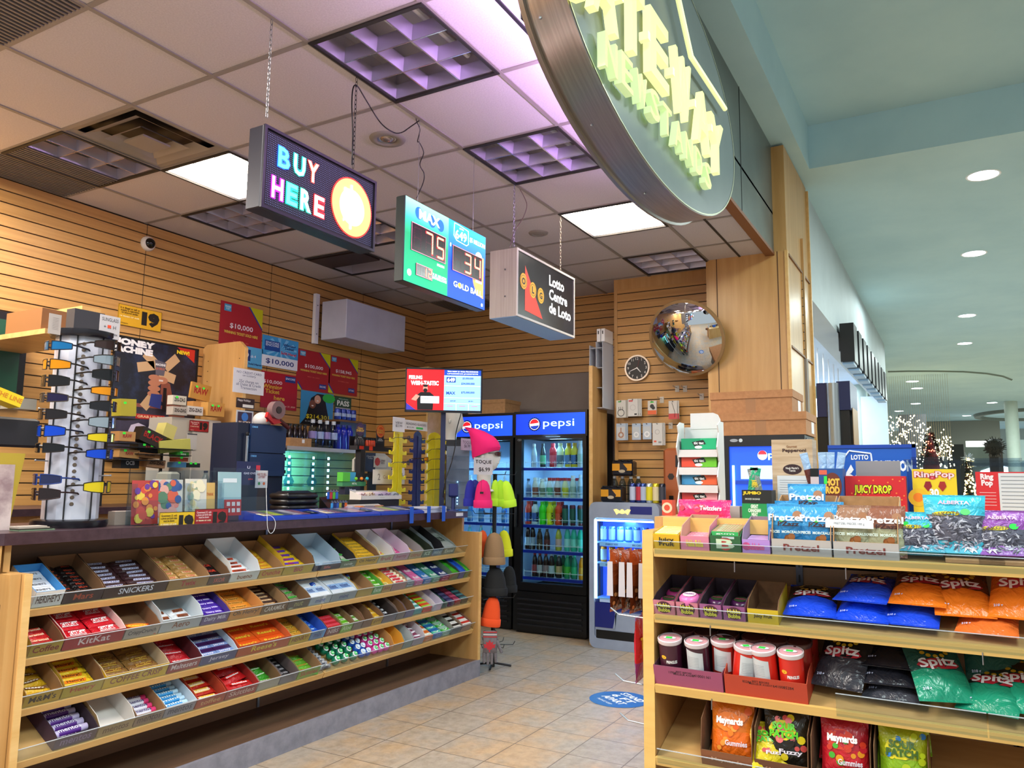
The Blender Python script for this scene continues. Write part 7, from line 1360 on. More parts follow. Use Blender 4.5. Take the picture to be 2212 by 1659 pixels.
# ================================================================ snack gondola (front faces -X)
GX,GY=2.5,.878;GW=1.75;GT=math.radians(14)
GS_=[1.121,.912,.694,.474];gt=[math.radians(a)for a in(10,14,14,18)]
t=thing('snack_gondola','maple snack shelving unit on the right with four shelves','shelf unit',(GX,GY+.037,0),FA);GE=two_tone('maple_edge_light','#d8ac60','#e2b96c',(1,10,10),2,.35)
for x,lb in((0,0),(GW,1)):
 k=MB();k.prism([(0,0),(.40,0),(.40,1.245),(.12,1.245),(.12,1.205),(0,1.205)],0,.036,WOODV,Matrix.Translation((x+.0365,0,0))@Matrix.Rotation(math.pi/2,4,'Z'));k.box(x,x+.037,-.004,0,0,1.205,GE);k.build('end_panel',t)
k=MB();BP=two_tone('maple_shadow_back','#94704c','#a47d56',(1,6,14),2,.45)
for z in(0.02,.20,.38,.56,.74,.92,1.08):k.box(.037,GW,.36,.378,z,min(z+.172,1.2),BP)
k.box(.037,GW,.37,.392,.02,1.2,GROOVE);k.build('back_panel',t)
for x in(.42,1.02,1.5):
 k=MB();k.box(x,x+.022,.352,.36,.1,1.19,mat('#5c5c66',.4,.8))
 for z in range(20):k.box(x+.008,x+.014,.3512,.352,.13+z*.05,.155+z*.05,BLACK)
 k.build('upright_strip',t)
for z,a,x1 in zip(GS_,gt,(GW,)*4):
 k=MB();k.M=Matrix.Translation((0,0,z))@Matrix.Rotation(a,4,'X');k.box(.038,GW,.012,.35,.0,.022,WOODX);k.box(.038,GW,0,.012,.0,.026,GE);k.build('shelf',t)
for z,a,xa,xb,h in((GS_[0],gt[0],.042,1.7,.052),(GS_[1],gt[1],.042,1.7,.058),(GS_[2],gt[2],.58,.95,.075),(GS_[2],gt[2],.954,1.7,.075),(GS_[3],gt[3],.045,1.7,.055)):
 k=MB();k.M=Matrix.Translation((0,0,z))@Matrix.Rotation(a*.5,4,'X');k.box(xa,xb,-.004,-.002,.010,h,ACR);k.box(xa,xb,-.0045,-.0015,h-.0015,h+.0005,mat('#dfe6ee',.2,0,0,.5));tag(k.build('price_lip',t),'clear acrylic front lip')
for x,z in((.30,1.10),(.62,1.10),(1.2,1.10),(.22,.90),(.95,.9),(.22,.68),(1.05,.68),(.5,.46)):k=MB();k.cyl((x,-.002,z+.02),(x,-.003,z-.012),.0018,STEEL,5);k.build('lip_clip',t)
MB().box(.037,GW,.10,.118,1.20,1.245,GE).build('top_rail',t);MB().box(.037,GW,.118,.85,1.225,1.2449,WOODX).build('top_deck',t);DZ=1.2452
k=MB();k.box(.037,GW,.03,.38,.0,.02,DK);k.box(.037,GW,.392,.85,0,1.224,WOODV);k.build('base',t)
def gy(px,X=GX):return ox(px,1200,X).y
def gfr(i,px,off=.004,up=.0): # frame on shelf i at pixel px: returns location
 a=gt[i];return Vector((GX+off*math.cos(a),gy(px),GS_[i]+.0265+off*math.sin(a)+up))
def gput(o,i,px,off=.004,up=.0,rx=0.0,rz=0):o.location=gfr(i,px,off,up);o.rotation_euler=(gt[i]+rx,0,FA+rz);return o
def pth(u,v,th):return th*(max(0,math.sin(math.pi*min(1,max(0,u))))**.55)*(max(0,math.sin(math.pi*min(1,max(0,v))))**.6)
def pbag(w,h,th,bands,texts=(),blobs_=(),seed=1,crim=None,seeds=None):
 """pillow bag standing in the x-z plane, front to -y, base at z=0"""
 k=MB();q=random.Random(seed);nx,nz=12,14;jit={}
 def Y(u,v,front=1):return-front*pth(u,v,th*.5)
 V=[];
 for s_ in(1,-1):
  for j in range(nz+1):
   for i in range(nx+1):
    u,v=i/nx,j/nz;jj=q.uniform(-1,1)*th*.05*(0<i<nx)*(0<j<nz);sq=1-.05*math.sin(math.pi*v)
    V.append(((u-.5)*w*sq,Y(u,v,s_)+jj,h*v))
 n=(nx+1)*(nz+1);
 for s_ in(0,1):
  for(v0,v1,c)in bands:
   F=[]
   for j in range(nz):
    if not(v0<=(j+.5)/nz<v1):continue
    for i in range(nx):
     f=(s_*n+j*(nx+1)+i,s_*n+j*(nx+1)+i+1,s_*n+(j+1)*(nx+1)+i+1,s_*n+(j+1)*(nx+1)+i);F.append(f if s_==0 else f[::-1])
   used=sorted({a for f in F for a in f});ix={a:b for b,a in enumerate(used)};k.add([V[a]for a in used],[tuple(ix[a]for a in f)for f in F],foil(c)if isinstance(c,str)else c)
 for e in(0,1):
  z0=-.006 if e==0 else h-.004
  k.box(-w/2,w/2,-.0008,.0008,z0,z0+.010,foil(crim or bands[-1 if e else 0][2])if isinstance(crim or bands[-1 if e else 0][2],str)else bands[0][2])
 def wrap(fn,d):
  b=MB();fn(b);
  for m_ in b.mats:
   F=[f for f,mi_ in zip(b.f,b.m)if b.mats[mi_]is m_];used=sorted({a for f in F for a in f});ix={a:c_ for c_,a in enumerate(used)}
   k.add([(b.v[a][0],Y(b.v[a][0]/w+.5,b.v[a][2]/h)-d,b.v[a][2])for a in used],[tuple(ix[a]for a in f)for f in F],m_)
 for i,(x,z,r,c,*rest)in enumerate(blobs_):wrap(lambda b:b.disc(x*w,z*h,r*w,mat(c,.3),0,10,rz=(rest[0]if rest else r)*w),.0015+.0003*(i%7))
 for i,(s_,x,z,sz,c,wd,*a_)in enumerate(texts):wrap(lambda b:b.text(s_,x*w,z*h,sz*h,mat(c,.3),0,a_[1]if len(a_)>1 else.03,wd*w,ang=a_[0]if a_ else 0),.0048+.0006*i)
 if seeds:
  for _ in range(seeds[0]):
   x,z,an=q.uniform(-.42,.42)*w,q.uniform(seeds[1],seeds[2])*h,q.uniform(0,3.14);
   L,wd=w*.075,w*.02;c_,s_=math.cos(an),math.sin(an);P=[(x+a*c_-b*s_,z+a*s_+b*c_)for a,b in((-L,0),(0,-wd),(L,0),(0,wd))]
   wrap(lambda b:b.poly(P,mat(q.choice(['#3c3c48','#6c6c7c','#a0a0b0','#c8c8d4']),.4),0),.001+q.random()*.0015)
 return k
def bagobj(k,name,lab,cat='snack bag',grp=None):return tag(k.build(name,smooth=55),lab,cat,grp)
def gtray(i,p0,p1,lip,back,d,cin,cout,txt,tc,lab,sz=None,pr=None):
 w=gy(p0)-gy(p1)-.003;k=tray_mesh(w,d,lip,back,cin,cout,'',tc);k.text(txt,w/2,lip*.5,lip*(sz or.45),mat(tc,.4),-.0016,.03,w*.6)if txt else None
 if pr:pr(k,w,lip)
 o=k.build('display_tray');gput(o,i,p0);tag(o,lab,'tray');return w
def gfill(i,p0,w,d,kind,nc,nr,c1,c2,txt,tc,lay,lab,name,cat,z0=.003,r0=0,hh=.012):
 first=None;cw=(w-.008)/nc;rd=(d-.01)/nr;a=gt[i];grp=lab[:60];q=random.Random(i*7+nc)
 for r in range(max(0,r0),nr+min(0,r0)):
  for c in range(nc):
   for l in range(lay):
    if first is None:first=item_mesh(kind,cw*.95,rd*.93,hh,c1,c2,txt,tc).build(name,smooth=None if kind=='box' else 40);tag(first,lab,cat,grp);o=first
    else:o=first.copy();COL.objects.link(o)
    off=.006+rd*(r+.5);up=z0+hh*1.03*l;o.location=Vector((GX+off*math.cos(a)-up*math.sin(a),gy(p0)-.004-cw*(c+.5),GS_[i]+.0265+off*math.sin(a)+up*math.cos(a)));o.rotation_euler=(a,0,FA+q.uniform(-.03,.03))
# -- top shelf
w=gtray(0,1411,1470,.046,.05,.14,'#c8a028','#d8a81c','Juicy\nFruit','#2c2418','yellow fruit gum tray at the left of the gondola top shelf',.6);gfill(0,1411,w,.14,'box',1,6,'#e8d850','#f0ecc0','Juicy Fruit','#d8b020',3,'pale yellow gum packet in the yellow tray','gum_pack','gum pack',hh=.015)
w=gtray(0,1471,1534,.044,.085,.14,'#b88a78','#d88098','Hubba Bubba','#e8d840','pink bubble gum tray beside the yellow one',.5);gfill(0,1471,w,.14,'box',1,6,'#e878a0','#f0a8c0','Hubba','#f8e8e0',2,'pink gum packet in the pink tray','gum_pack','gum pack',r0=0,hh=.015)
w=gtray(0,1535,1603,.050,.06,.14,'#2c6c40','#2c6038','B','#c8d8b8','dark green gum tray, third on the gondola top shelf',.6,lambda k,w,h:(k.disc(w/2,h/2,h*.42,mat('#b83c38',.4),-.001,20),k.rect(w*.4,w*.8,h*.82,h*.96,mat('#b8c8c8',.4),-.001)));gfill(0,1535,w,.14,'box',1,8,'#38b060','#d85060','gum','#e8f8e8',4,'green gum packet with a red band','gum_pack','gum pack',hh=.0145)
w=gtray(0,1604,1666,.042,.085,.14,'#8c7890','#b488d0','Bubbaloo','#e05088','lilac bubble gum tray, fourth on the gondola top shelf',.5,lambda k,w,h:k.disc(w*.15,h*.5,h*.3,mat('#b84c80',.4),-.001,14));gfill(0,1604,w,.14,'box',1,6,'#c088d8','#e0c0f0','','#fff',2,'lilac gum packet in the lilac tray','gum_pack','gum pack',r0=-1,hh=.014)
for p0,p1,n_ in((1668,1799,'left'),(1801,1945,'right')):gtray(0,p0,p1,.048,.145,.20,KRAFT,'#b8b0ac','Pretzel','#7c3430',f'{n_} white fronted cardboard pretzel tray',.42)
def pretzel(c1,c2,tc,nm,sd):
 return pbag(.112,.135,.04,[(0,.55,c1),(.55,2,c2)],[('Pretzel',.0,.74,.15,tc,.9),('PZazz',.08,.60,.10,'#3c1c18',.55),('PIECES  MORCEAUX',0,.42,.06,'#d8e8e0',.8),('BLUE' if nm=='b' else '',-.28,.1,.1,'#f0f4f8',.3)],[(.12+.07*math.cos(a*1.3),.2+.12*math.sin(a*1.9),.09,'#8c5028' if a%2 else '#a86838')for a in range(9)]+[(.3,.80,.12,'#a06840'),(-.1+.1*sd,.68,.06,'#38d850')],sd,crim=c2)
for n_,(px,off,up,rz,l)in enumerate(((1696,.03,.03,.06,'left front blue pretzel bag'),(1765,.03,.028,-.05,'right front blue pretzel bag'),(1735,.10,.055,.05,'rear blue pretzel bag standing above the others'),(1705,.08,.03,-.08,'second rank blue pretzel bag on the left'),(1775,.08,.03,.06,'second rank blue pretzel bag on the right'))):
 o=bagobj(pretzel('#2878b0','#3c94cc','#e8ecf4','b',n_),'pretzel_bag',l);gput(o,0,px,off,.006+(.05 if n_==2 else 0),-.06-gt[0],rz)
for n_,(px,rz,l)in enumerate(((1838,.03,'left cream and brown pretzel bag'),(1912,-.05,'right cream and brown pretzel bag'))):
 o=bagobj(pretzel('#a8a888','#8c5844' if n_ else '#987058','#f0e8e4','w',n_+5),'pretzel_bag',l);gput(o,0,px,.035,.006,-.05-gt[0],rz)
O=gfr(0,1836,.01,.085);tag(MB().box(-.065,.065,0,.002,0,.024,WHITE).text('PRETZEL PIECES 100 g',0,.012,.008,mat('#7c8490',.4),-.001,0).build('price_strip',loc=O,rz=FA),'white price strip taped across the right pretzel tray','label')
SEE=lambda c,sd,nm:pbag(.155,.20,.06,[(0,.16,c),(.16,.62,'#5c5c6c'),(.62,2,c)],[('ALBERTA',0,.88,.07,'#d8a8b8',.5),('DAKOTA',-.12,.66,.07,'#5c4c20',.45,.15)],[(-.12,.66,.22,'#d8c828',.06),(.18,.70,.08,'#38d850')],sd,crim=c,seeds=(150,.03,.60))
for n_,(px,c,off,up,s_,l,rz)in enumerate(((1982,'#38a8c0',.05,.01,.80,'aqua sunflower seed bag nearest the pretzel trays',.05),(2066,'#3cb4cc',.05,.03,1.0,'taller aqua sunflower seed bag in the middle',-.04),(2170,'#8c4ca0',.06,.0,.92,'purple sunflower seed bag at the right edge',.1))):
 o=bagobj(SEE(c,n_+11,''),'seed_bag',l);gput(o,0,px,off,up,-.18-gt[0]+.1,rz);o.scale=(s_,1,s_*.72)
for n_,(px,off,l)in enumerate(((1985,.02,'flat seed bag lying under the aqua one'),(2080,.02,'flat seed bag lying under the taller aqua one'),(2180,.02,'flat seed bag lying under the purple one'))):
 o=bagobj(SEE(('#4c98b0','#4ca4bc','#80509c')[n_],n_+21,''),'seed_bag',l);gput(o,0,px,off,.026,-math.pi/2+.12,.1*n_-.1);o.scale=(.85,.9,.8)
for px,l in((2105,'left'),(2180,'right')):o=tag(MB().box(-.07,.07,0,.12,0,.010,KRAFT).build('card_sheet'),l+' cardboard tray base under the seed bags','card');gput(o,0,px,.01,.0005)
# -- second shelf: bubble tape boxes
for n_,(p0,p1,c,c2,nm,k_)in enumerate(((1411,1458,'#c87888','#b03878','pink',2),(1460,1508,'#c87888','#b03878','pink',3),(1510,1558,'#9c5888','#4c1c4c','purple',1),(1560,1609,'#8c4c7c','#401840','purple',1))):
 w=gtray(1,p0,p1,.047,.06,.20,'#3c2c38',c,'Hubba\nBubba','#e8dc40',f'{("first", "second", "third", "fourth")[n_]} bubble tape box from the left, {nm}',.6,lambda k,w,h:(k.disc(w/2,h*.52,w*.36,mat('#4c2030',.4),-.0012,20,rz=h*.42)))
 for j in range(k_ if k_<3 else 3):
  t=thing('bubble_tape',f'{nm} round bubble tape pack, {("front", "rear", "topmost front")[j] if k_ > 1 else "only one"} in the {("first", "second", "third", "fourth")[n_]} box','gum pack');off=.055+.075*(j%2)if k_>1 else.09
  if j==2:off=.035
  MB().lathe([(.026,0),(.033,.006),(.033,.022),(.026,.030),(.001,.032)],mat(c2 if j<2 else '#e070b0',.25),24).build('case',t,smooth=50)
  k=MB();k.M=Matrix.Translation((0,0,.0325))@TOPM;k.disc(0,0,.021,mat('#2c3c24' if j<2 else '#e8d8e0',.4),0,18);k.text('Hubba',0,.003,.009,mat('#a83c60' if j<2 else '#8c3c98',.4),-.0008,.02);k.build('label',t)
  z=.004 if j<2 else.030;a=gt[1];t.location=Vector((GX+off*math.cos(a)-z*math.sin(a),(gy(p0)+gy(p1))/2,GS_[1]+.0265+off*math.sin(a)+z*math.cos(a)));t.rotation_euler=(a,0,FA)
w=gtray(1,1612,1680,.045,.075,.16,KRAFTD,'#d0b020','Juicy Fruit','#3c3018','nearly empty yellow fruit gum tray beside the bubble tape',.3);gfill(1,1612,w,.16,'box',2,4,'#68b038','#a8d858','','#fff',1,'green gum packet in the nearly empty yellow tray','gum_pack','gum pack',r0=-3)
def spitz(c,c2,sd,fl='#c89820'):return pbag(.150,.205,.05,[(0,.42,c),(.42,2,c2)],[('Spitz',0,.50,.20,'#f0ecf0',.66,.1,.025),('210 g',-.32,.12,.05,'#c8d0f0',.15)],[(.24*math.cos(a*.5236),.76+.145*math.sin(a*.5236),.045,fl)for a in range(12)]+[(0,.76,.16,'#2c2018',.14)]+[(0,.49,.37,'#b82838',.12)],sd,crim=c)
for n_,(px,off,up,c,c2,rx,rz,l)in enumerate(((1740,.03,.026,'#1c48d8','#241c20',.06,.05,'blue and black seed bag nearest the gum trays'),(1850,.03,.024,'#1c48d8','#1c2c90',.06,-.08,'flat blue seed bag, lower of the second pile'),(1848,.05,.072,'#1c48d8','#1c2c90',.02,-.16,'blue seed bag lying on top of the second pile'),(1955,.03,.024,'#1c48d8','#1c2c90',.06,-.1,'blue seed bag under the first orange one'),
  (1972,.05,.075,'#e87820','#5c2c18',.12,-.1,'orange seed bag lying on the blue one'),(2078,.05,.055,'#e87820','#6c3418',.30,.1,'orange seed bag in the middle leaning back'),(2120,.02,.022,'#e07030','#c05c24',.02,-.1,'flat orange seed bag low at the front'),(2195,.05,.060,'#e87820','#b85418',.45,-.15,'orange seed bag standing at the right edge'))):
 o=bagobj(spitz(c,c2,n_),'seed_bag',l);gput(o,1,px,off,up,-math.pi/2+rx,rz)
# -- third shelf: stacked chip cans in cartons
cw0=gtray(2,1411,1558,.062,.062,.22,'#7c4c5c','#984868','','#2c1420','purple carton of chip cans',None,lambda k,w,h:(k.text('11934',w*.28,h*.72,h*.12,mat('#2c1420',.5),-.001,.01),k.text('BEST BEFORE\nMEILLEUR AVANT',w*.45,h*.72,h*.22,mat('#2c1420',.5),-.001,.01),k.text('6410001161',w*.7,h*.7,h*.14,mat('#2c1420',.5),-.001,.01)))
cw1=gtray(2,1560,1737,.062,.085,.22,'#b04428','#b43c24','','#3c1410','orange red carton of chip cans',None,lambda k,w,h:(k.text('85284',w*.28,h*.75,h*.12,mat('#3c1410',.5),-.001,.01),k.text('BEST BEFORE\nMEILLEUR AVANT',w*.45,h*.75,h*.22,mat('#3c1410',.5),-.001,.01),k.text('6410085284',w*.72,h*.7,h*.14,mat('#3c1410',.5),-.001,.01)))
_cans={}
def chipcan(px,off,c,lab,yaw=0,front=True,grp=None,up=.004,lid='#d8a0a8'):
 a=gt[2];key=(c,front,lid)
 if key in _cans:t=copy_tree(_cans[key],None,label=lab,group=grp)
 else:
  t=thing('chip_can',lab,'chip can',group=grp);r=.0355;h=.128;MB().lathe([(r,0),(r,h)],mat(c,.25),28).build('body',t,smooth=40)
  MB().lathe([(r+.002,h-.004),(r+.003,h),(r+.003,h+.008),(r,h+.010)],mat('#d8c8cc' if front else '#4c3030',.3),28,cap=False).lathe([(r-.001,h+.006),(.001,h+.0065)],mat(lid,.3),28,cap=False).build('lid',t,smooth=40)
  if front:
   k=MB()
   def cy(fn,d):
    b=MB();fn(b)
    for m_ in b.mats:
     F=[f for f,mi_ in zip(b.f,b.m)if b.mats[mi_]is m_];used=sorted({q for f in F for q in f});ix={q:j for j,q in enumerate(used)}
     k.add([((r+d)*math.sin(b.v[q][0]/r),-(r+d)*math.cos(b.v[q][0]/r),b.v[q][2])for q in used],[tuple(ix[q]for q in f)for f in F],m_)
   if front is True:
    cy(lambda b:b.text('PRINGLES',.010,.070,.010,mat('#f0ecec',.4),0,.04,.034),.0008);cy(lambda b:b.disc(-.016,.084,.009,mat('#e8b428',.4),0,12,rz=.006),.0006)
   else:cy(lambda b:[b.rect(-.03+.004*q,-.026+.004*q,.045,.108+.0008*(13-q),mat('#c8ccd0',.4))for q in range(14)],.0006);cy(lambda b:[b.rect(-.024+.004*p,-.020+.004*p,.064+.005*q,.0648+.005*q,mat('#8c9098',.4))for q in range(7)for p in range(9)],.0011)
   k.build('print',t);k=MB();k.M=Matrix.Translation((0,0,.1362))@TOPM;k.disc(0,0,.02,WHITE,0,16,rz=.009);k.rect(-.012,.008,-.006,.006,mat('#38d850',.5),-.0008);k.build('price_sticker',t)
  _cans[key]=t
 t.location=Vector((GX+off*math.cos(a)-up*math.sin(a),gy(px),GS_[2]+.0265+off*math.sin(a)+up*math.cos(a)));t.rotation_euler=(a,0,FA+yaw);return t
chipcan(1440,.045,'#44182c','first plum chip can, front left',.1);chipcan(1499,.045,'#401a2c','second plum chip can turned to its white ingredients panel',0,2);chipcan(1546,.075,'#a02820','dark red chip can at the right end of the purple carton',.2,2)
chipcan(1592,.045,'#d0281c','first bright red chip can of the red carton',.6,2);chipcan(1645,.045,'#d0281c','second bright red chip can of the red carton',-.2,3);chipcan(1699,.045,'#d0281c','third bright red chip can with its name in white',0)
RW=('middle','back')
for row_,off in((1,.12),(2,.19)):
 for px in(1452,1500,1546):chipcan(px+6*row_,off,'#34161f',f'plum chip can in the {RW[row_-1]} row of the purple carton',0,False,f'{RW[row_-1]} row of the purple carton',lid='#3c2428')
 for px in(1605,1655,1703):chipcan(px+6*row_,off,'#8c2018',f'red chip can in the {RW[row_-1]} row of the red carton',0,False,f'{RW[row_-1]} row of the red carton',lid='#4c2428')
for n_,(px,off,up,c,c2,rx,rz,l)in enumerate(((1790,.05,.04,'#2c2c34','#16151a',.55,-.25,'black seed bag leaning at the left of the third shelf'),(1905,.05,.024,'#3c3c44','#1c1a20',.05,-.08,'flat black seed bag at the bottom of the pile'),(1900,.06,.060,'#26262e','#2c2024',.05,.06,'black seed bag in the middle of the pile'),(1905,.08,.100,'#1c1c24','#2c1c1c',.02,-.04,'black seed bag on top of the pile'),
  (2030,.03,.05,'#1c8c6c','#205048',.45,.35,'green seed bag leaning at the left'),(2110,.03,.034,'#1c8c6c','#243c30',.22,-.25,'green seed bag in the middle of three'),(2185,.04,.04,'#1c9474','#283c34',.25,-.1,'green seed bag at the right edge'),(2140,.14,.06,'#205048','#1c3830',.5,.1,'dark green seed bag standing behind the others'))):
 o=bagobj(spitz(c,c2,n_+30,'#c8a020'),'seed_bag',l);gput(o,2,px,off,up,-math.pi/2+rx,rz)
# -- bottom shelf: gummy bag cartons
def gum(c,c2,t1,tc,b,sd):return pbag(.13,.165,.05,[(0,.5,c),(.5,2,c2)],[(t1,-.05,.66,.26 if '\n' in t1 else.16,tc,.62,.0,.05),('Gummies' if 'M' in t1 else 'Fuzzy',.1,.30,.10,'#e8dce8',.5)],[(random.Random(sd+q).uniform(-.4,.4),random.Random(sd*3+q).uniform(.08,.9),random.Random(q).uniform(.05,.09),b[q%len(b)])for q in range(16)]+[(-.08,.66,.3,b[0],.22)],sd,crim=c)
for n_,(p0,p1,c,c2,t1,tc,b,nm)in enumerate(((1508,1617,'#e86c1c','#d8701c','Maynards','#f4ece4',['#e8781c','#f09838','#e05c18'],'orange peach'),(1620,1734,'#1c1814','#2c2418','SOUR\nPATCH','#58c020',['#d8c020','#c84c48','#e0686c'],'black and yellow sour'),(1737,1864,'#c01c28','#a81c28','Maynards','#f4e8e8',['#c83820','#b8202c','#e09020','#48a830'],'red gummy'),(1868,1985,'#88b01c','#a0a81c','SOUR\nPATCH','#3c5c14',['#d8c818','#2c78b8','#b0c020'],'green and yellow sour'))):
 w=gtray(3,p0,p1,.05,.165,.21,KRAFTD,'#6c4028' if n_ else '#8c5434',t1.replace('\n',' '),'#c89878',f'open dark carton of {nm} bags on the bottom shelf',.3)
 for j,(off,up,rx)in enumerate(((.03,.0,-.50),(.075,.045,-.62),(.12,.09,-.75))):o=bagobj(gum(c,c2,t1,tc,b,n_*5+j),'gummy_bag',f'{("front", "middle", "rear")[j]} {nm} bag in its carton');gput(o,3,(p0+p1)/2+(-1)**j*5,off,.012+up*.6,rx,(-1)**j*.08)
o=bagobj(gum('#e0c818','#d8c020','SOUR\nPATCH','#48b020',['#d8c020','#c84c48'],77),'gummy_bag','bright yellow sour bag tumbled across the front');gput(o,3,1655,.005,.02,-.9,.35);o.scale=(.9,1,.8)
# -- end hooks with nut bags
for n_,(px,py,X)in enumerate(((1345,1205,2.72),(1375,1195,2.80),(1325,1322,2.60),(1345,1308,2.75),(1335,1465,2.62),(1345,1550,2.62))):
 P=ox(px,py,X);P.y=max(P.y,1.02);k=MB();k.cyl((X,GY+.038,P.z-.012),(X,P.y-.02,P.z-.006),.0028,STEEL,6);k.cyl((X,P.y-.02,P.z-.006),(X,P.y+.01,P.z+.014),.0028,STEEL,6);tag(k.build('peg_hook'),f'{("bag holding hook at the top of", "second top hook of", "upper bare hook on", "second bare hook on", "middle low bare hook on", "lowest bare hook on")[n_]} the gondola end panel','hook')
for i in range(5):
 t=thing('nut_bag','brown bag of almonds hanging from the gondola end hook, '+('nearest the panel','second from the panel','third from the panel','fourth from the panel','outermost')[i],'snack bag',(2.72,.945+.037*i,.91),.12*(i%2)-.05)
 k=pbag(.125,.205,.036,[(0,.42,'#5c2c14'),(.42,.78,'#7c3818'),(.78,2,'#a84c20')],[],[(random.Random(i*9+q).uniform(-.4,.4),random.Random(i+q*5).uniform(.05,.36),.06,('#a86838','#c88850','#8c5028')[q%3])for q in range(14)],i,crim='#a04820');k.build('bag',t,smooth=55)
 k=MB();k.add([(-.0628,-.012,.05),(-.0628,.012,.05),(-.0618,.010,.17),(-.0618,-.010,.17)],[(3,2,1,0)],mat('#b8b4bc',.5));k.box(-.02,.045,-.019,-.0185,.085,.165,mat('#b8b4bc',.5));tag(k.build('label',t),'white nutrition label')
t=thing('red_snack_bag','red and purple snack bag hanging low from the gondola end hook','snack bag',(2.63,.975,.70),.1);pbag(.12,.20,.03,[(0,.3,'#8c2c80'),(.3,2,'#c01c30')],[('TAKIS',0,.6,.2,'#f0d020',.7)],[],4,crim='#8c2c80').build('bag',t,smooth=55)
# -- things on the top deck
def dk(px,X,Y0=None):P=ox(px,1100,X);return Vector((X,P.y,DZ))
def dbox(px,X,dp,c,lab,fn,name='carton',cat='box',rot=0,sides=None):
 x0,y0,x1,y1=px;O,w,h=frx(x0,y0,x1,y1,X,DZ);k=MB();k.box(0,w,0,dp,0,h,c if not isinstance(c,str)else mat(c,.5));fn(k,w,h);o=k.build(name,loc=O,rz=FA+rot);return tag(o,lab,cat)
P=dk(1465,2.95);u=(P-CAM).dot(FW)/FPX;w=90*u;t=thing('mint_rack','tall white tiered mint box rack with wavy sides','display rack',(2.95,P.y,DZ),FA);h=(1095-875)*u;wt=two_tone('white_plastic','#c8c4c4','#d4d0d0',(1,1,1),3,.35)
for x in(0,w-.004):
 pts=[(0.0,0)]+[(-.004-.014*math.sin(i*math.pi/2.0)*(1 if i%2 else.2),h*.86*i/12)for i in range(1,13)]+[(.03,h*.90),(.08,h*.9),(.09,0)]
 MB().prism([(a,b)for a,b in pts],0,.004,wt,Matrix.Translation((x+.004,0,0))@Matrix.Rotation(math.pi/2,4,'Z')).build('side_panel',t)
k=MB();k.box(.004,w-.004,.085,.089,0,h*.86,wt);k.prism([(w*.18,h*.84),(w*.92,h*.84),(w*.92,h*.93),(w*.86,h*.98),(w*.75,h),(w*.18,h)],.083,.087,wt);k.build('back_panel',t)
TT=(('#148c60','#1ca870','green'),('#d84830','#68b828','red and green'),('#3c88b8','#d85c30','blue and orange'),('#b02c28','#d89098','dark red and pink'),('#3060a0','#e0a040','blue and amber'))
for i,(c1,c2,nm)in enumerate(TT):
 z=h*(.70-.1725*i);k=MB();k.prism([(0,z-.035),(.085,z-.02),(.085,z-.017),(0,z-.032)],0,w-.01,wt,Matrix.Translation((w-.005,0,0))@Matrix.Rotation(math.pi/2,4,'Z'));k.box(.005,w-.005,-.003,0,z-.058,z-.030,wt);k.build('tier',t)
 k=MB();k.box(.012,w*.55,.0,.07,0,.042,mat(c1,.35));k.box(w*.55,w-.012,.0,.07,0,.042,mat(c2,.35));k.poly([(w*.34,.028),(w*.62,.036),(w*.68,.020),(w*.40,.012)],mat('#14201c',.4),-.001);k.text('tic tac',w*.51,.024,.010,WHITE,-.002,.03,w*.24);k.disc(w*.5,.008,.015,mat('#e8f0e8',.4),-.0008,12,rz=.006)
 o=k.build('mint_carton',loc=(2.95+.012,P.y-.0,DZ+z-.028),rz=FA);tag(o,f'{nm} mint carton in tier {("one at the top", "two", "three", "four", "five at the bottom")[i]} of the white rack','box')
o=bagobj(pbag(.19,.052,.03,[(0,2,'#e02c70')],[('Twizzlers',.15,.5,.3,'#f4ecf0',.4),('',0,0,.1,'#fff',.1)],[(-.1,.5,.08,'#c01c40'),(.0,.55,.05,'#b81838'),(-.4,.5,.05,'#b01840')],9),'candy_bag','long bright pink candy bag lying across the deck corner','candy bag');o.location=ox(1520,1108,2.70);o.location.z=DZ+.002;o.rotation_euler=(-.2,0,FA-.08)
dbox((1430,1080,1452,1108),2.74,.04,'#c8442c','red carton end under the pink candy bag',lambda k,w,h:k.ring(w/2,h/2,h*.2,h*.35,mat('#e8c0a0',.4),-.001,16))
dbox((1556,1093,1598,1110),2.74,.06,'#b8b0ac','low grey white carton beside the mint rack',lambda k,w,h:None)
dbox((1602,1058,1668,1112),2.72,.07,'#161614','black and green jumbo meat stick box',lambda k,w,h:(k.rect(0,w,0,h*.52,mat('#1c8c4c',.4),-.0006),T(k,'JUMBO',w,h,.35,.88,.14,'#e0c028',.62,b=.05),T(k,'SMOKED SAUSAGE',w,h,.36,.68,.06,'#c8d0c8',.5),T(k,'GREAT\nCANADIAN\nMEAT',w,h,.42,.28,.42,'#d8e8d8',.42,b=.05)))
for i,(dx,c,rz,l)in enumerate(((.012,'#1c9468',.15,'green jumbo meat stick leaning left in the box'),(.045,'#7c8480',-.2,'silver grey meat stick leaning right in the box'))):
 P=ox(1606,1058,2.75);o=bagobj(pbag(.036,.12,.012,[(0,2,c)],[('JUMBO',0,.6,.12,'#e0c030',.7,-1.5)],[(0,.3,.3,'#2c2020' if i else '#38e050')],i),'meat_stick',l,'snack');o.location=(2.75,P.y-dx-.012,DZ+.045);o.rotation_euler=(0,rz,FA)
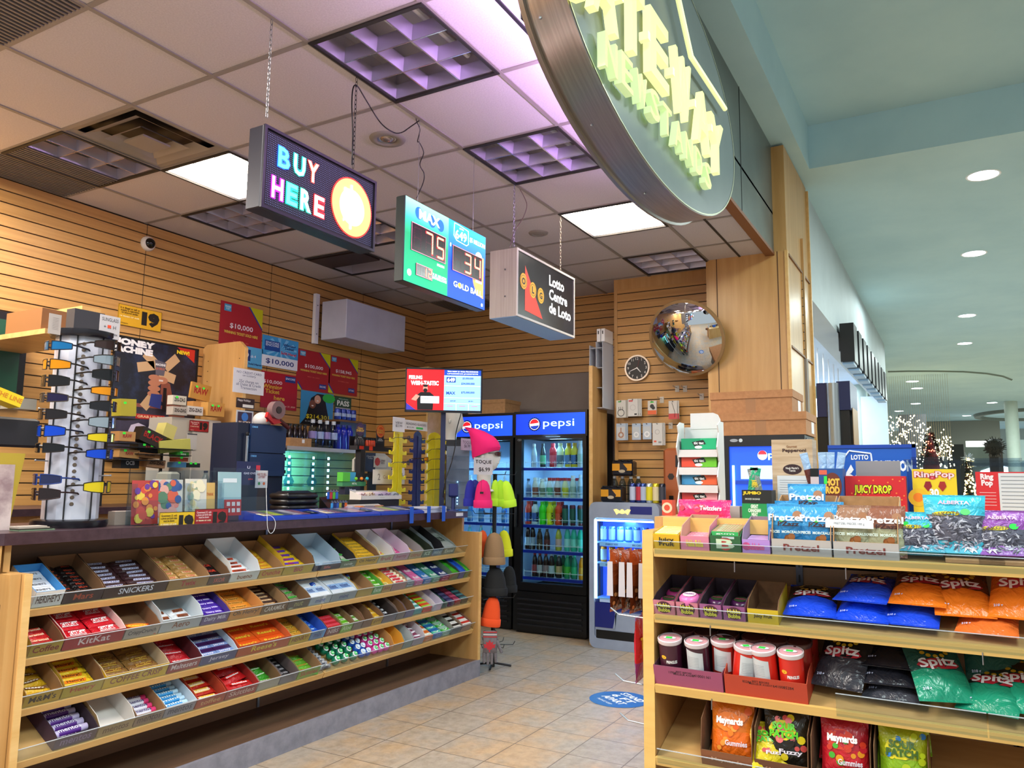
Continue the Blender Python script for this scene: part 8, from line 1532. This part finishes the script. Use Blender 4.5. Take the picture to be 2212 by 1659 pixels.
dbox((1666,950,1760,1112),2.80,.09,two_tone('pale_wood_print','#a88c6c','#c8b094',(1,1,14),4,.5),'tall pale wood print gourmet pepperoni box',lambda k,w,h:(T(k,'Pepperoni',w,h,.56,.855,.055,'#3c1c18',.58,b=.03),T(k,'Gourmet',w,h,.5,.91,.03,'#8c5c30',.26),k.disc(w*.5,h*.62,w*.23,mat('#30181c',.4),-.001,20,rz=h*.065),T(k,"Noah Martin's\nTennie",w,h,.5,.62,.06,'#e0d8d0',.32,y=-.002),k.rect(w*.12,w*.95,0,h*.54,mat('#c8ccd0',.45),-.0006),[k.rect(w*.18,w*.88,h*(.48-.03*q),h*(.485-.03*q),mat('#8c9098',.5),-.0012)for q in range(9)]))
dbox((1750,1012,1824,1112),2.76,.08,'#1c4c8c','blue meat stick box with a brown flaming disc',lambda k,w,h:(k.rect(0,w*.26,0,h*.92,mat('#c8b8bc',.4),-.0006),k.rect(0,w*.26,h*.84,h,BLACK,-.001),k.disc(w*.68,h*.66,w*.28,mat('#6c3020',.4),-.001,24,rz=h*.26),T(k,'HOT\nROD',w,h,.68,.66,.30,'#e8b848',.44,y=-.002,b=.06),k.rect(w*.28,w*.52,h*.88,h*.97,mat('#d86048',.4),-.001),k.rect(w*.42,w*.52,h*.7,h*.85,mat('#38d850',.4),-.0028)))
for i,(px,rz)in enumerate(((1752,-.22),(1778,-.02),(1793,.03),(1808,.16))):
 P=ox(px,1010,2.80);o=bagobj(pbag(.026,.10,.010,[(0,.5,'#5c2c28'),(.5,2,'#98b4d4')],[],[],i),'meat_stick',f'{("leftmost", "second", "third", "rightmost")[i]} clear wrapped stick rising from the blue box','snack');o.location=(2.80,P.y,P.z-.055);o.rotation_euler=(0,rz,FA)
O,w,h=frx(1788,962,1985,1100,3.05,DZ);k=MB();k.box(0,w,0,.02,0,h,mat('#1a58b8',.4));k.box(0,w,-.004,0,h-.012,h,mat('#1440a0',.4));k.box(w-.012,w,-.004,0,0,h,mat('#1440a0',.4));T(k,'LOTTO',w,h,.37,.83,.07,'#e8ecf8',.2,b=.04);T(k,'649',w,h,.36,.55,.36,'#eef0f8',.34,b=.06);T(k,'$5 MILLION',w,h,.72,.70,.17,'#f0f4fc',.48,b=.05)
P_=[(w*.2,h*.3),(w*.14,h*.75),(w*.25,h*.92),(w*.5,h*.88),(w*.54,h*.3)];[k.cyl((a[0],-.001,a[1]),(b[0],-.001,b[1]),.003,mat('#e8ecf8',.4),5)for a,b in zip(P_,P_[1:])]
tag(k.build('lottery_sign',loc=O,rz=FA),'blue lottery sign reading 649 and $5 million behind the snack boxes','sign')
dbox((1848,996,1950,1112),2.95,.01,'#8c8c90','plain grey card standing before the blue lottery sign',lambda k,w,h:None,'card_sheet','card')
dbox((1825,1028,1960,1112),2.80,.08,'#c81c24','red candy box with yellow drop lettering',lambda k,w,h:(T(k,'JUICY DROP',w,h,.46,.68,.26,'#241c10',.64,y=-.001,b=.10),T(k,'JUICY DROP',w,h,.46,.68,.24,'#e0dc28',.62,y=-.002,b=.04),T(k,'POP',w,h,.82,.48,.15,'#f4f0ec',.16,y=-.002,b=.06),[k.disc(w*random.Random(q).random(),h*random.Random(q+50).uniform(.3,.95),w*.015,mat('#e87838',.4),-.0008,8)for q in range(26)]))
def tub(px,lab,fn):
 O,w,h=frx(*px,2.83,DZ);t=thing('candy_tub',lab,'tub',O,FA);PC=acrylic('clear_tub','#d4dce4',.3);k=MB()
 n_=0;V=[(0,0,0),(w,0,0),(w,.12,0),(0,.12,0),(-.004,-.002,h),(w+.004,-.002,h),(w+.004,.124,h),(-.004,.124,h)];k.add(V,[(0,3,2,1),(0,1,5,4),(1,2,6,5),(2,3,7,6),(3,0,4,7)],PC);k.build('tub',t)
 k=MB();k.box(-.010,w+.010,-.008,.13,h-.012,h+.004,PC);k.box(.01,w-.01,.01,.11,h+.004,h+.012,PC);k.build('lid',t)
 k=MB();k.M=Matrix.Translation((0,-.004,0));fn(k,w,h);k.build('label',t);return t,w,h,O
def rp1(k,w,h):
 k.rect(w*.08,w*.94,h*.1,h*.86,mat('#e0c020',.4),0);[k.disc(w*.18,h*.4,w*.1*q,mat('#e87c1c' if q%2 else '#e0b020',.4),-.0002*(6-q),16)for q in(1,2)]
 T(k,'RingPop',w,h,.51,.76,.14,'#c02840',.8,y=-.0012,b=.09);T(k,'RingPop',w,h,.51,.76,.13,'#e8c8cc',.78,y=-.002,b=.03);T(k,'30',w,h,.5,.48,.13,'#f4f4f0',.18,y=-.0022,b=.05);T(k,'Pops\nSuces',w,h,.5,.3,.18,'#f4f4f0',.2,y=-.0022)
 for x,z,c in((.38,.58,'#8c1c24'),(.66,.58,'#a02820'),(.38,.36,'#1c58b0'),(.68,.36,'#1c8c3c')):k.poly([(w*(x-.08),h*z),(w*(x-.04),h*(z+.08)),(w*(x+.05),h*(z+.08)),(w*(x+.08),h*z),(w*x,h*(z-.08))],mat(c,.3),-.0016)
tub((1960,995,2078,1112),'clear plastic tub of ring candies with a yellow label',rp1)
def rp2(k,w,h):k.rect(w*.06,w,h*.1,h*.84,mat('#c82428',.4),0);T(k,'Ring\nPop',w,h,.27,.70,.22,'#e8d8dc',.24,y=-.001,b=.05);k.rect(w*.48,w*.98,h*.12,h*.82,mat('#c8c8cc',.5),-.0008);[k.rect(w*.52,w*.94,h*(.76-.06*q),h*(.77-.06*q),mat('#787c84',.5),-.0014)for q in range(10)];[k.rect(w*.12,w*.42,h*(.5-.05*q),h*(.51-.05*q),mat('#e0a8a8',.5),-.0008)for q in range(5)]
tub((2098,998,2225,1112),'clear plastic tub with a red and white nutrition label at the right edge',rp2)
# ================================================================ the mall beyond
for x,y,p in((8.5,-2,120),(12,-3,170),(12.5,.2,35),(18,-3,220),(18,.0,60),(26,-4,340),(26,0,200),(36,-5,400)):lamp('mall_lamp_light','AREA',(x,y,4.08),p,(.86,1,.97),1.2,1.2)
for i,(px,py,l)in enumerate(((2124,379,'nearest and largest, top right'),(2104,548,'second in the line going back'),(2089,682,'third in the line going back'),(2084,742,'fourth in the line, smaller'),(1971,824,'upper of the close pair over the light curtain'),(1981,839,'lower of the close pair over the light curtain'),(1978,872,'small one above the light curtain'),(1942,888,'tiny one left above the light curtain'),(2143,870,'bright one over the red cone tree'),(2088,898,'small one right of the light curtain'),(2125,912,'small one above the distant shopfront'))):
 P=oz(px,py,MZ);t=thing('mall_downlight','round recessed mall downlight, '+l,'ceiling light',P);r=.13 if i<4 else.16;MB().lathe([(r*.92,-.001),(r*1.05,-.004),(r*1.08,0)],WHITE,24,cap=False).build('trim_ring',t);MB().lathe([(.001,-.002),(r*.92,-.0022)],mat('#f4fbff',.5,0,9),24,cap=False).build('lamp_disc',t)
# neighbouring shop front: fascia, lit interior
a=oy(1766,600,1.12);b=oy(1839,757,1.12);zb=b.z;x1=oy(1838,750,1.12).x
FW2=two_tone('pale_fascia','#b4c0c4','#bcc8cc',(1,1,1),2,.6);LWH=two_tone('shop_white','#c4d4e4','#ccdaea',(1,1,1),2,.7)
struct(MB().box(7.5,x1+6,1.12,1.4,zb,MZ,FW2).build('wall_neighbour'));struct(MB().box(7.6,x1+6,4.2,4.3,0,zb+.2,LWH).build('wall_neighbour_back'));struct(MB().box(7.6,x1+6,1.4,4.2,zb+.25,zb+.35,LWH).build('ceiling_neighbour'));struct(MB().box(x1+5.9,x1+6,1.12,4.2,0,zb,LWH).build('wall_neighbour_end'))
for x in(9,12,16):lamp('neighbour_shop_light','AREA',(x,2.6,zb+.2),85,(.72,.86,1),1.6,1.6)
P=oy(1751,720,1.7);k=MB();Q=oy(1809,778,1.7);k.box(P.x,Q.x,1.68,1.72,P.z-.03,P.z+.0,WHITE)
for i in range(6):x=P.x+(Q.x-P.x)*i/5;k.cyl((x,1.7,P.z-1.1),(x,1.7,P.z),.012,WHITE,6)
tag(k.build('hanging_rail'),'white rail with hanging rods in the neighbouring lit shop','rail')
tag(MB().box(8.2,13,1.5,1.6,0,2.9,mat('#5c6468',.5)).build('display_board',loc=(0,.2,0)),'grey display board inside the neighbouring shop','board')if False else None
# vending machine beside the pillar
def xbox(px,X,base,dp,c,k,m=None):x0,y0,x1,y1=px;A=ox(x0,y0,X);B=ox(x1,y1,X);z0=B.z if base is None else base;k.box(X,X+dp,B.y,A.y,z0,A.z,m or mat(c,.4));return A,B
t=thing('vending_machine','navy and black drink machine with a silver column beyond the maple pillar','vending machine',(8.0,1.0,0));k=MB();k.M=Matrix.Translation((-8.0,-1.0,0));xbox((1763,828,1790,900),8.0,None,.6,'#1c2458',k);xbox((1806,824,1838,885),8.0,None,.6,'#1a2458',k);k.build('navy_head',t)
k=MB();k.M=Matrix.Translation((-8.0,-1.0,0));xbox((1763,901,1790,960),8.02,0,.56,'#101014',k);xbox((1806,886,1838,960),8.02,0,.56,'#101014',k);k.build('black_body',t)
k=MB();A=ox(1798,828,8.0);k.cyl((0,A.y-1.0,0),(0,A.y-1.0,A.z),.055,mat('#a8acb0',.3,.6),20);k.build('silver_column',t,smooth=40)
k=MB();A=ox(1838,840,8.0);k.box(.05,.5,A.y-1.004,A.y-1.001,A.z-.42,A.z-.1,mat('#b0a08c',.4))if False else k.box(.05,.5,ox(1838,850,8.0).y-1.005,ox(1838,850,8.0).y-1.0005,1.75,2.1,mat('#a0784c',.4));k.build('poster_panel',t)
# row of black banners
x0=oy(1837,740,.98).x;zt=oy(1837,700,.98).z;zb2=oy(1840,787,.98).z;x9=oy(1907,850,.98).x
for i in range(9):
 x=x0+(x9-x0)*i/8.0;t=thing('black_lantern',f'black box lantern number {("one, nearest", "two", "three", "four", "five", "six", "seven", "eight", "nine, farthest")[i]}, in the hanging row','lantern',(x,0,0));k=MB();k.box(0,.35,.94,1.09,zb2+.03,zt,mat('#101012',.4));k.build('panel',t);MB().box(.02,.33,.955,1.075,zb2,zb2+.03,mat('#7c98b0',.4)).build('lens',t);MB().box(.12,.2,1.09,1.119,zb2+.4,zt-.3,mat('#202024',.4)).build('bracket',t)
# columns
for i,(px0,px1,X,l)in enumerate(((1842,1876,17,'thick pale column at the left of the mall view'),(1876,1908,19,'slimmer green white column beside the thick one'),(2170,2200,30,'distant round column right of the small shopfront'))):
 P=ox((px0+px1)/2,900,X);r=abs(ox(px0,900,X).y-ox(px1,900,X).y)/2;o=MB().lathe([(r,0),(r,MZ)],two_tone('column_paint','#a8b8ac','#b4c2b8',(1,1,1),2,.6),28).build('column',loc=(P.x,P.y,0),smooth=40);tag(o,l,'column')
# far walls and shop fronts
struct(MB().box(44,44.3,-20,10,0,MZ,two_tone('far_mall_wall','#8c9690','#a4ada6',(1,.3,.3),1,.7)).build('wall_far'))
def far(px,X,c,name,lab,cat,e=0,txt=None,base=None,top=None):
 A=ox(px[0],px[1],X);A.z=top or A.z;B=ox(px[2],px[3],X);z0=B.z if base is None else base;k=MB();k.box(0,A.y-B.y,0,.2,0,A.z-z0,mat(c,.6,0,e));
 if txt:k.text(txt,(A.y-B.y)*.5,(A.z-z0)*.5,(A.z-z0)*.5,mat('#e8f8ff',.5,0,5),-.02,.05)
 return tag(k.build(name,loc=(X,A.y,z0),rz=FA),lab,cat)
far((1940,896,2006,1010),27,'#2a2c30','dark_shopfront','dark shopfront behind the light curtain','shop front',base=0);far((1995,925,2165,1000),38,'#7c7c70','shopfront_bulkhead','beige bulkhead of the distant shopfronts','bulkhead',top=MZ-.01)
far((2086,953,2134,965),36,'#e8f0e8','lit_shop_sign','bright lit strip over the distant shopfront','light',3);far((2084,965,2152,1010),36,'#8c988c','pale_shopfront','pale distant shopfront with lit letters LC','shop front',0,'LC',0);far((2045,960,2084,1010),35,'#22241f','dark_display','dark display left of the pale distant shopfront','display',base=0);far((2134,948,2168,1010),35,'#4c4034','brown_doorway','brown doorway left of the distant column','doorway',base=0);far((2198,950,2260,1010),34,'#9cb4b0','lit_shop','pale lit shop at the right edge','shop front',.4,base=0)
# LED curtain
X=22;A=ox(1908,897,X);B=ox(2060,1012,X);k=MB();q=random.Random(4);L1=mat('#ffe8b0',.5,0,12)
for s_ in range(30):
 y=A.y+(B.y-A.y)*(s_+.5)/30;zt=A.z-.02-(.5 if s_>20 else.1)*q.random()-(.45*max(0,s_-14)/16);k.cyl((X,y,B.z),(X,y,MZ),.0025,mat('#8c846c',.6),4)
 for _ in range(13):
  z=q.uniform(B.z,zt);k.ball((X+q.uniform(-.15,.15),y+q.uniform(-.06,.06),z),.016,L1,6,4)
tag(k.build('light_curtain'),'curtain of warm string lights hanging in the mall','string lights',kind='stuff')
def xtree(px,py0,py1,X,lab,c1,lights,wpx,name='christmas_tree'):
 P=ox(px,py0,X);Q=ox(px,py1,X);u=(P-CAM).dot(FW)/FPX;H2=P.z;R_=wpx*u/2*H2/(P.z-Q.z+1e-6)*.55 if False else wpx*u/2;t=thing(name,lab,'tree',(P.x,P.y,0));q=random.Random(px);k=MB();hh=P.z-Q.z
 k.lathe([(R_*.75,Q.z*.4),(R_*.7,Q.z),(R_*.02,P.z)],mat(c1,.7),16)
 for _ in range(260):f=q.random();an=q.uniform(0,6.28);r=R_*(.72*(1-f)+.03);z=Q.z+hh*f;L=R_*.35;c,s_=math.cos(an),math.sin(an);k.add([(r*c,r*s_,z),((r+L)*c-.02*s_,(r+L)*s_+.02*c,z-.05*H2/3),((r+L)*c+.02*s_,(r+L)*s_-.02*c,z-.02)],[(0,1,2),(2,1,0)],mat('#1c2c1c' if _%3 else '#4c3028',.8))
 k.build('foliage',t);k=MB();k.cyl((0,0,0),(0,0,Q.z),R_*.12,mat('#3a2618',.8),8);k.build('trunk',t)
 if lights:
  k=MB();e=mat(lights[0],.5,0,8)
  for _ in range(lights[1]):f=q.random();an=q.uniform(0,6.28);r=R_*(.95*(1-f)+.05);k.ball((r*math.cos(an),r*math.sin(an),Q.z+hh*f),lights[2],e,6,4)
  tag(k.build('fairy_lights',t),'warm fairy lights',kind='stuff')
xtree(2008,932,1000,18,'tall cone tree with a dark red core before the light curtain','#5c1014',('#e87050',22,.012),44);xtree(2091,990,1080,7,'small sparkling tree between the two clear tubs','#3c3a24',('#ffe090',90,.009),24)
k=MB();P=ox(2090,990,7);q=random.Random(8)
for _ in range(26):d=Vector((q.uniform(-1,1),q.uniform(-1,1),q.uniform(-.4,1))).normalized();k.cyl(P+Vector((0,0,.0)),P+d*.05,.004,mat('#a8b4bc',.3,.5),4,.001)
tag(k.build('tinsel_topper'),'silver tinsel burst topping the small sparkling tree','tree topper')
P=ox(2147,950,24);t=thing('topiary','dark bushy topiary with tiny lights before the brown doorway','tree',(24,P.y,0));k=MB();k.ball((0,0,P.z-.18),.22,mat('#14140f',.8),14,8);q=random.Random(2)
for _ in range(120):d=Vector((q.uniform(-1,1),q.uniform(-1,1),q.uniform(-1,1))).normalized();c=Vector((0,0,P.z-.18));k.cyl(c+d*.2,c+d*.28,.014,mat('#1c1c14',.8),4,.004)
k.build('crown',t);MB().lathe([(.16,0),(.05,.2),(.13,P.z-.45)],mat('#18140f',.8),10).build('stem',t)
# ceiling relief: arc's shadow gap drawn as a dark tube, oval dome
k=MB();P=[oz(x,y,MZ-.004)for x,y in((1918,802),(1960,801),(2020,801),(2080,802),(2130,806),(2165,812),(2185,820))];k.tube(P,.03,mat('#6c7c74',.8),4);tag(k.build('trim_shadow_gap'),kind='structure')
C0=oz(2240,893,MZ);k=MB();n=48;V=[]
for r,z in((2.6,0),(2.55,-.10),(2.3,-.10),(2.25,0)):V+=[(r*math.cos(2*math.pi*i/n),r*math.sin(2*math.pi*i/n)*.8,z)for i in range(n)]
k.add(V,[(j*n+i,j*n+(i+1)%n,(j+1)*n+(i+1)%n,(j+1)*n+i)for j in range(3)for i in range(n)],mat('#6c766e',.7));o=k.build('trim_2',loc=C0);tag(o,kind='structure')
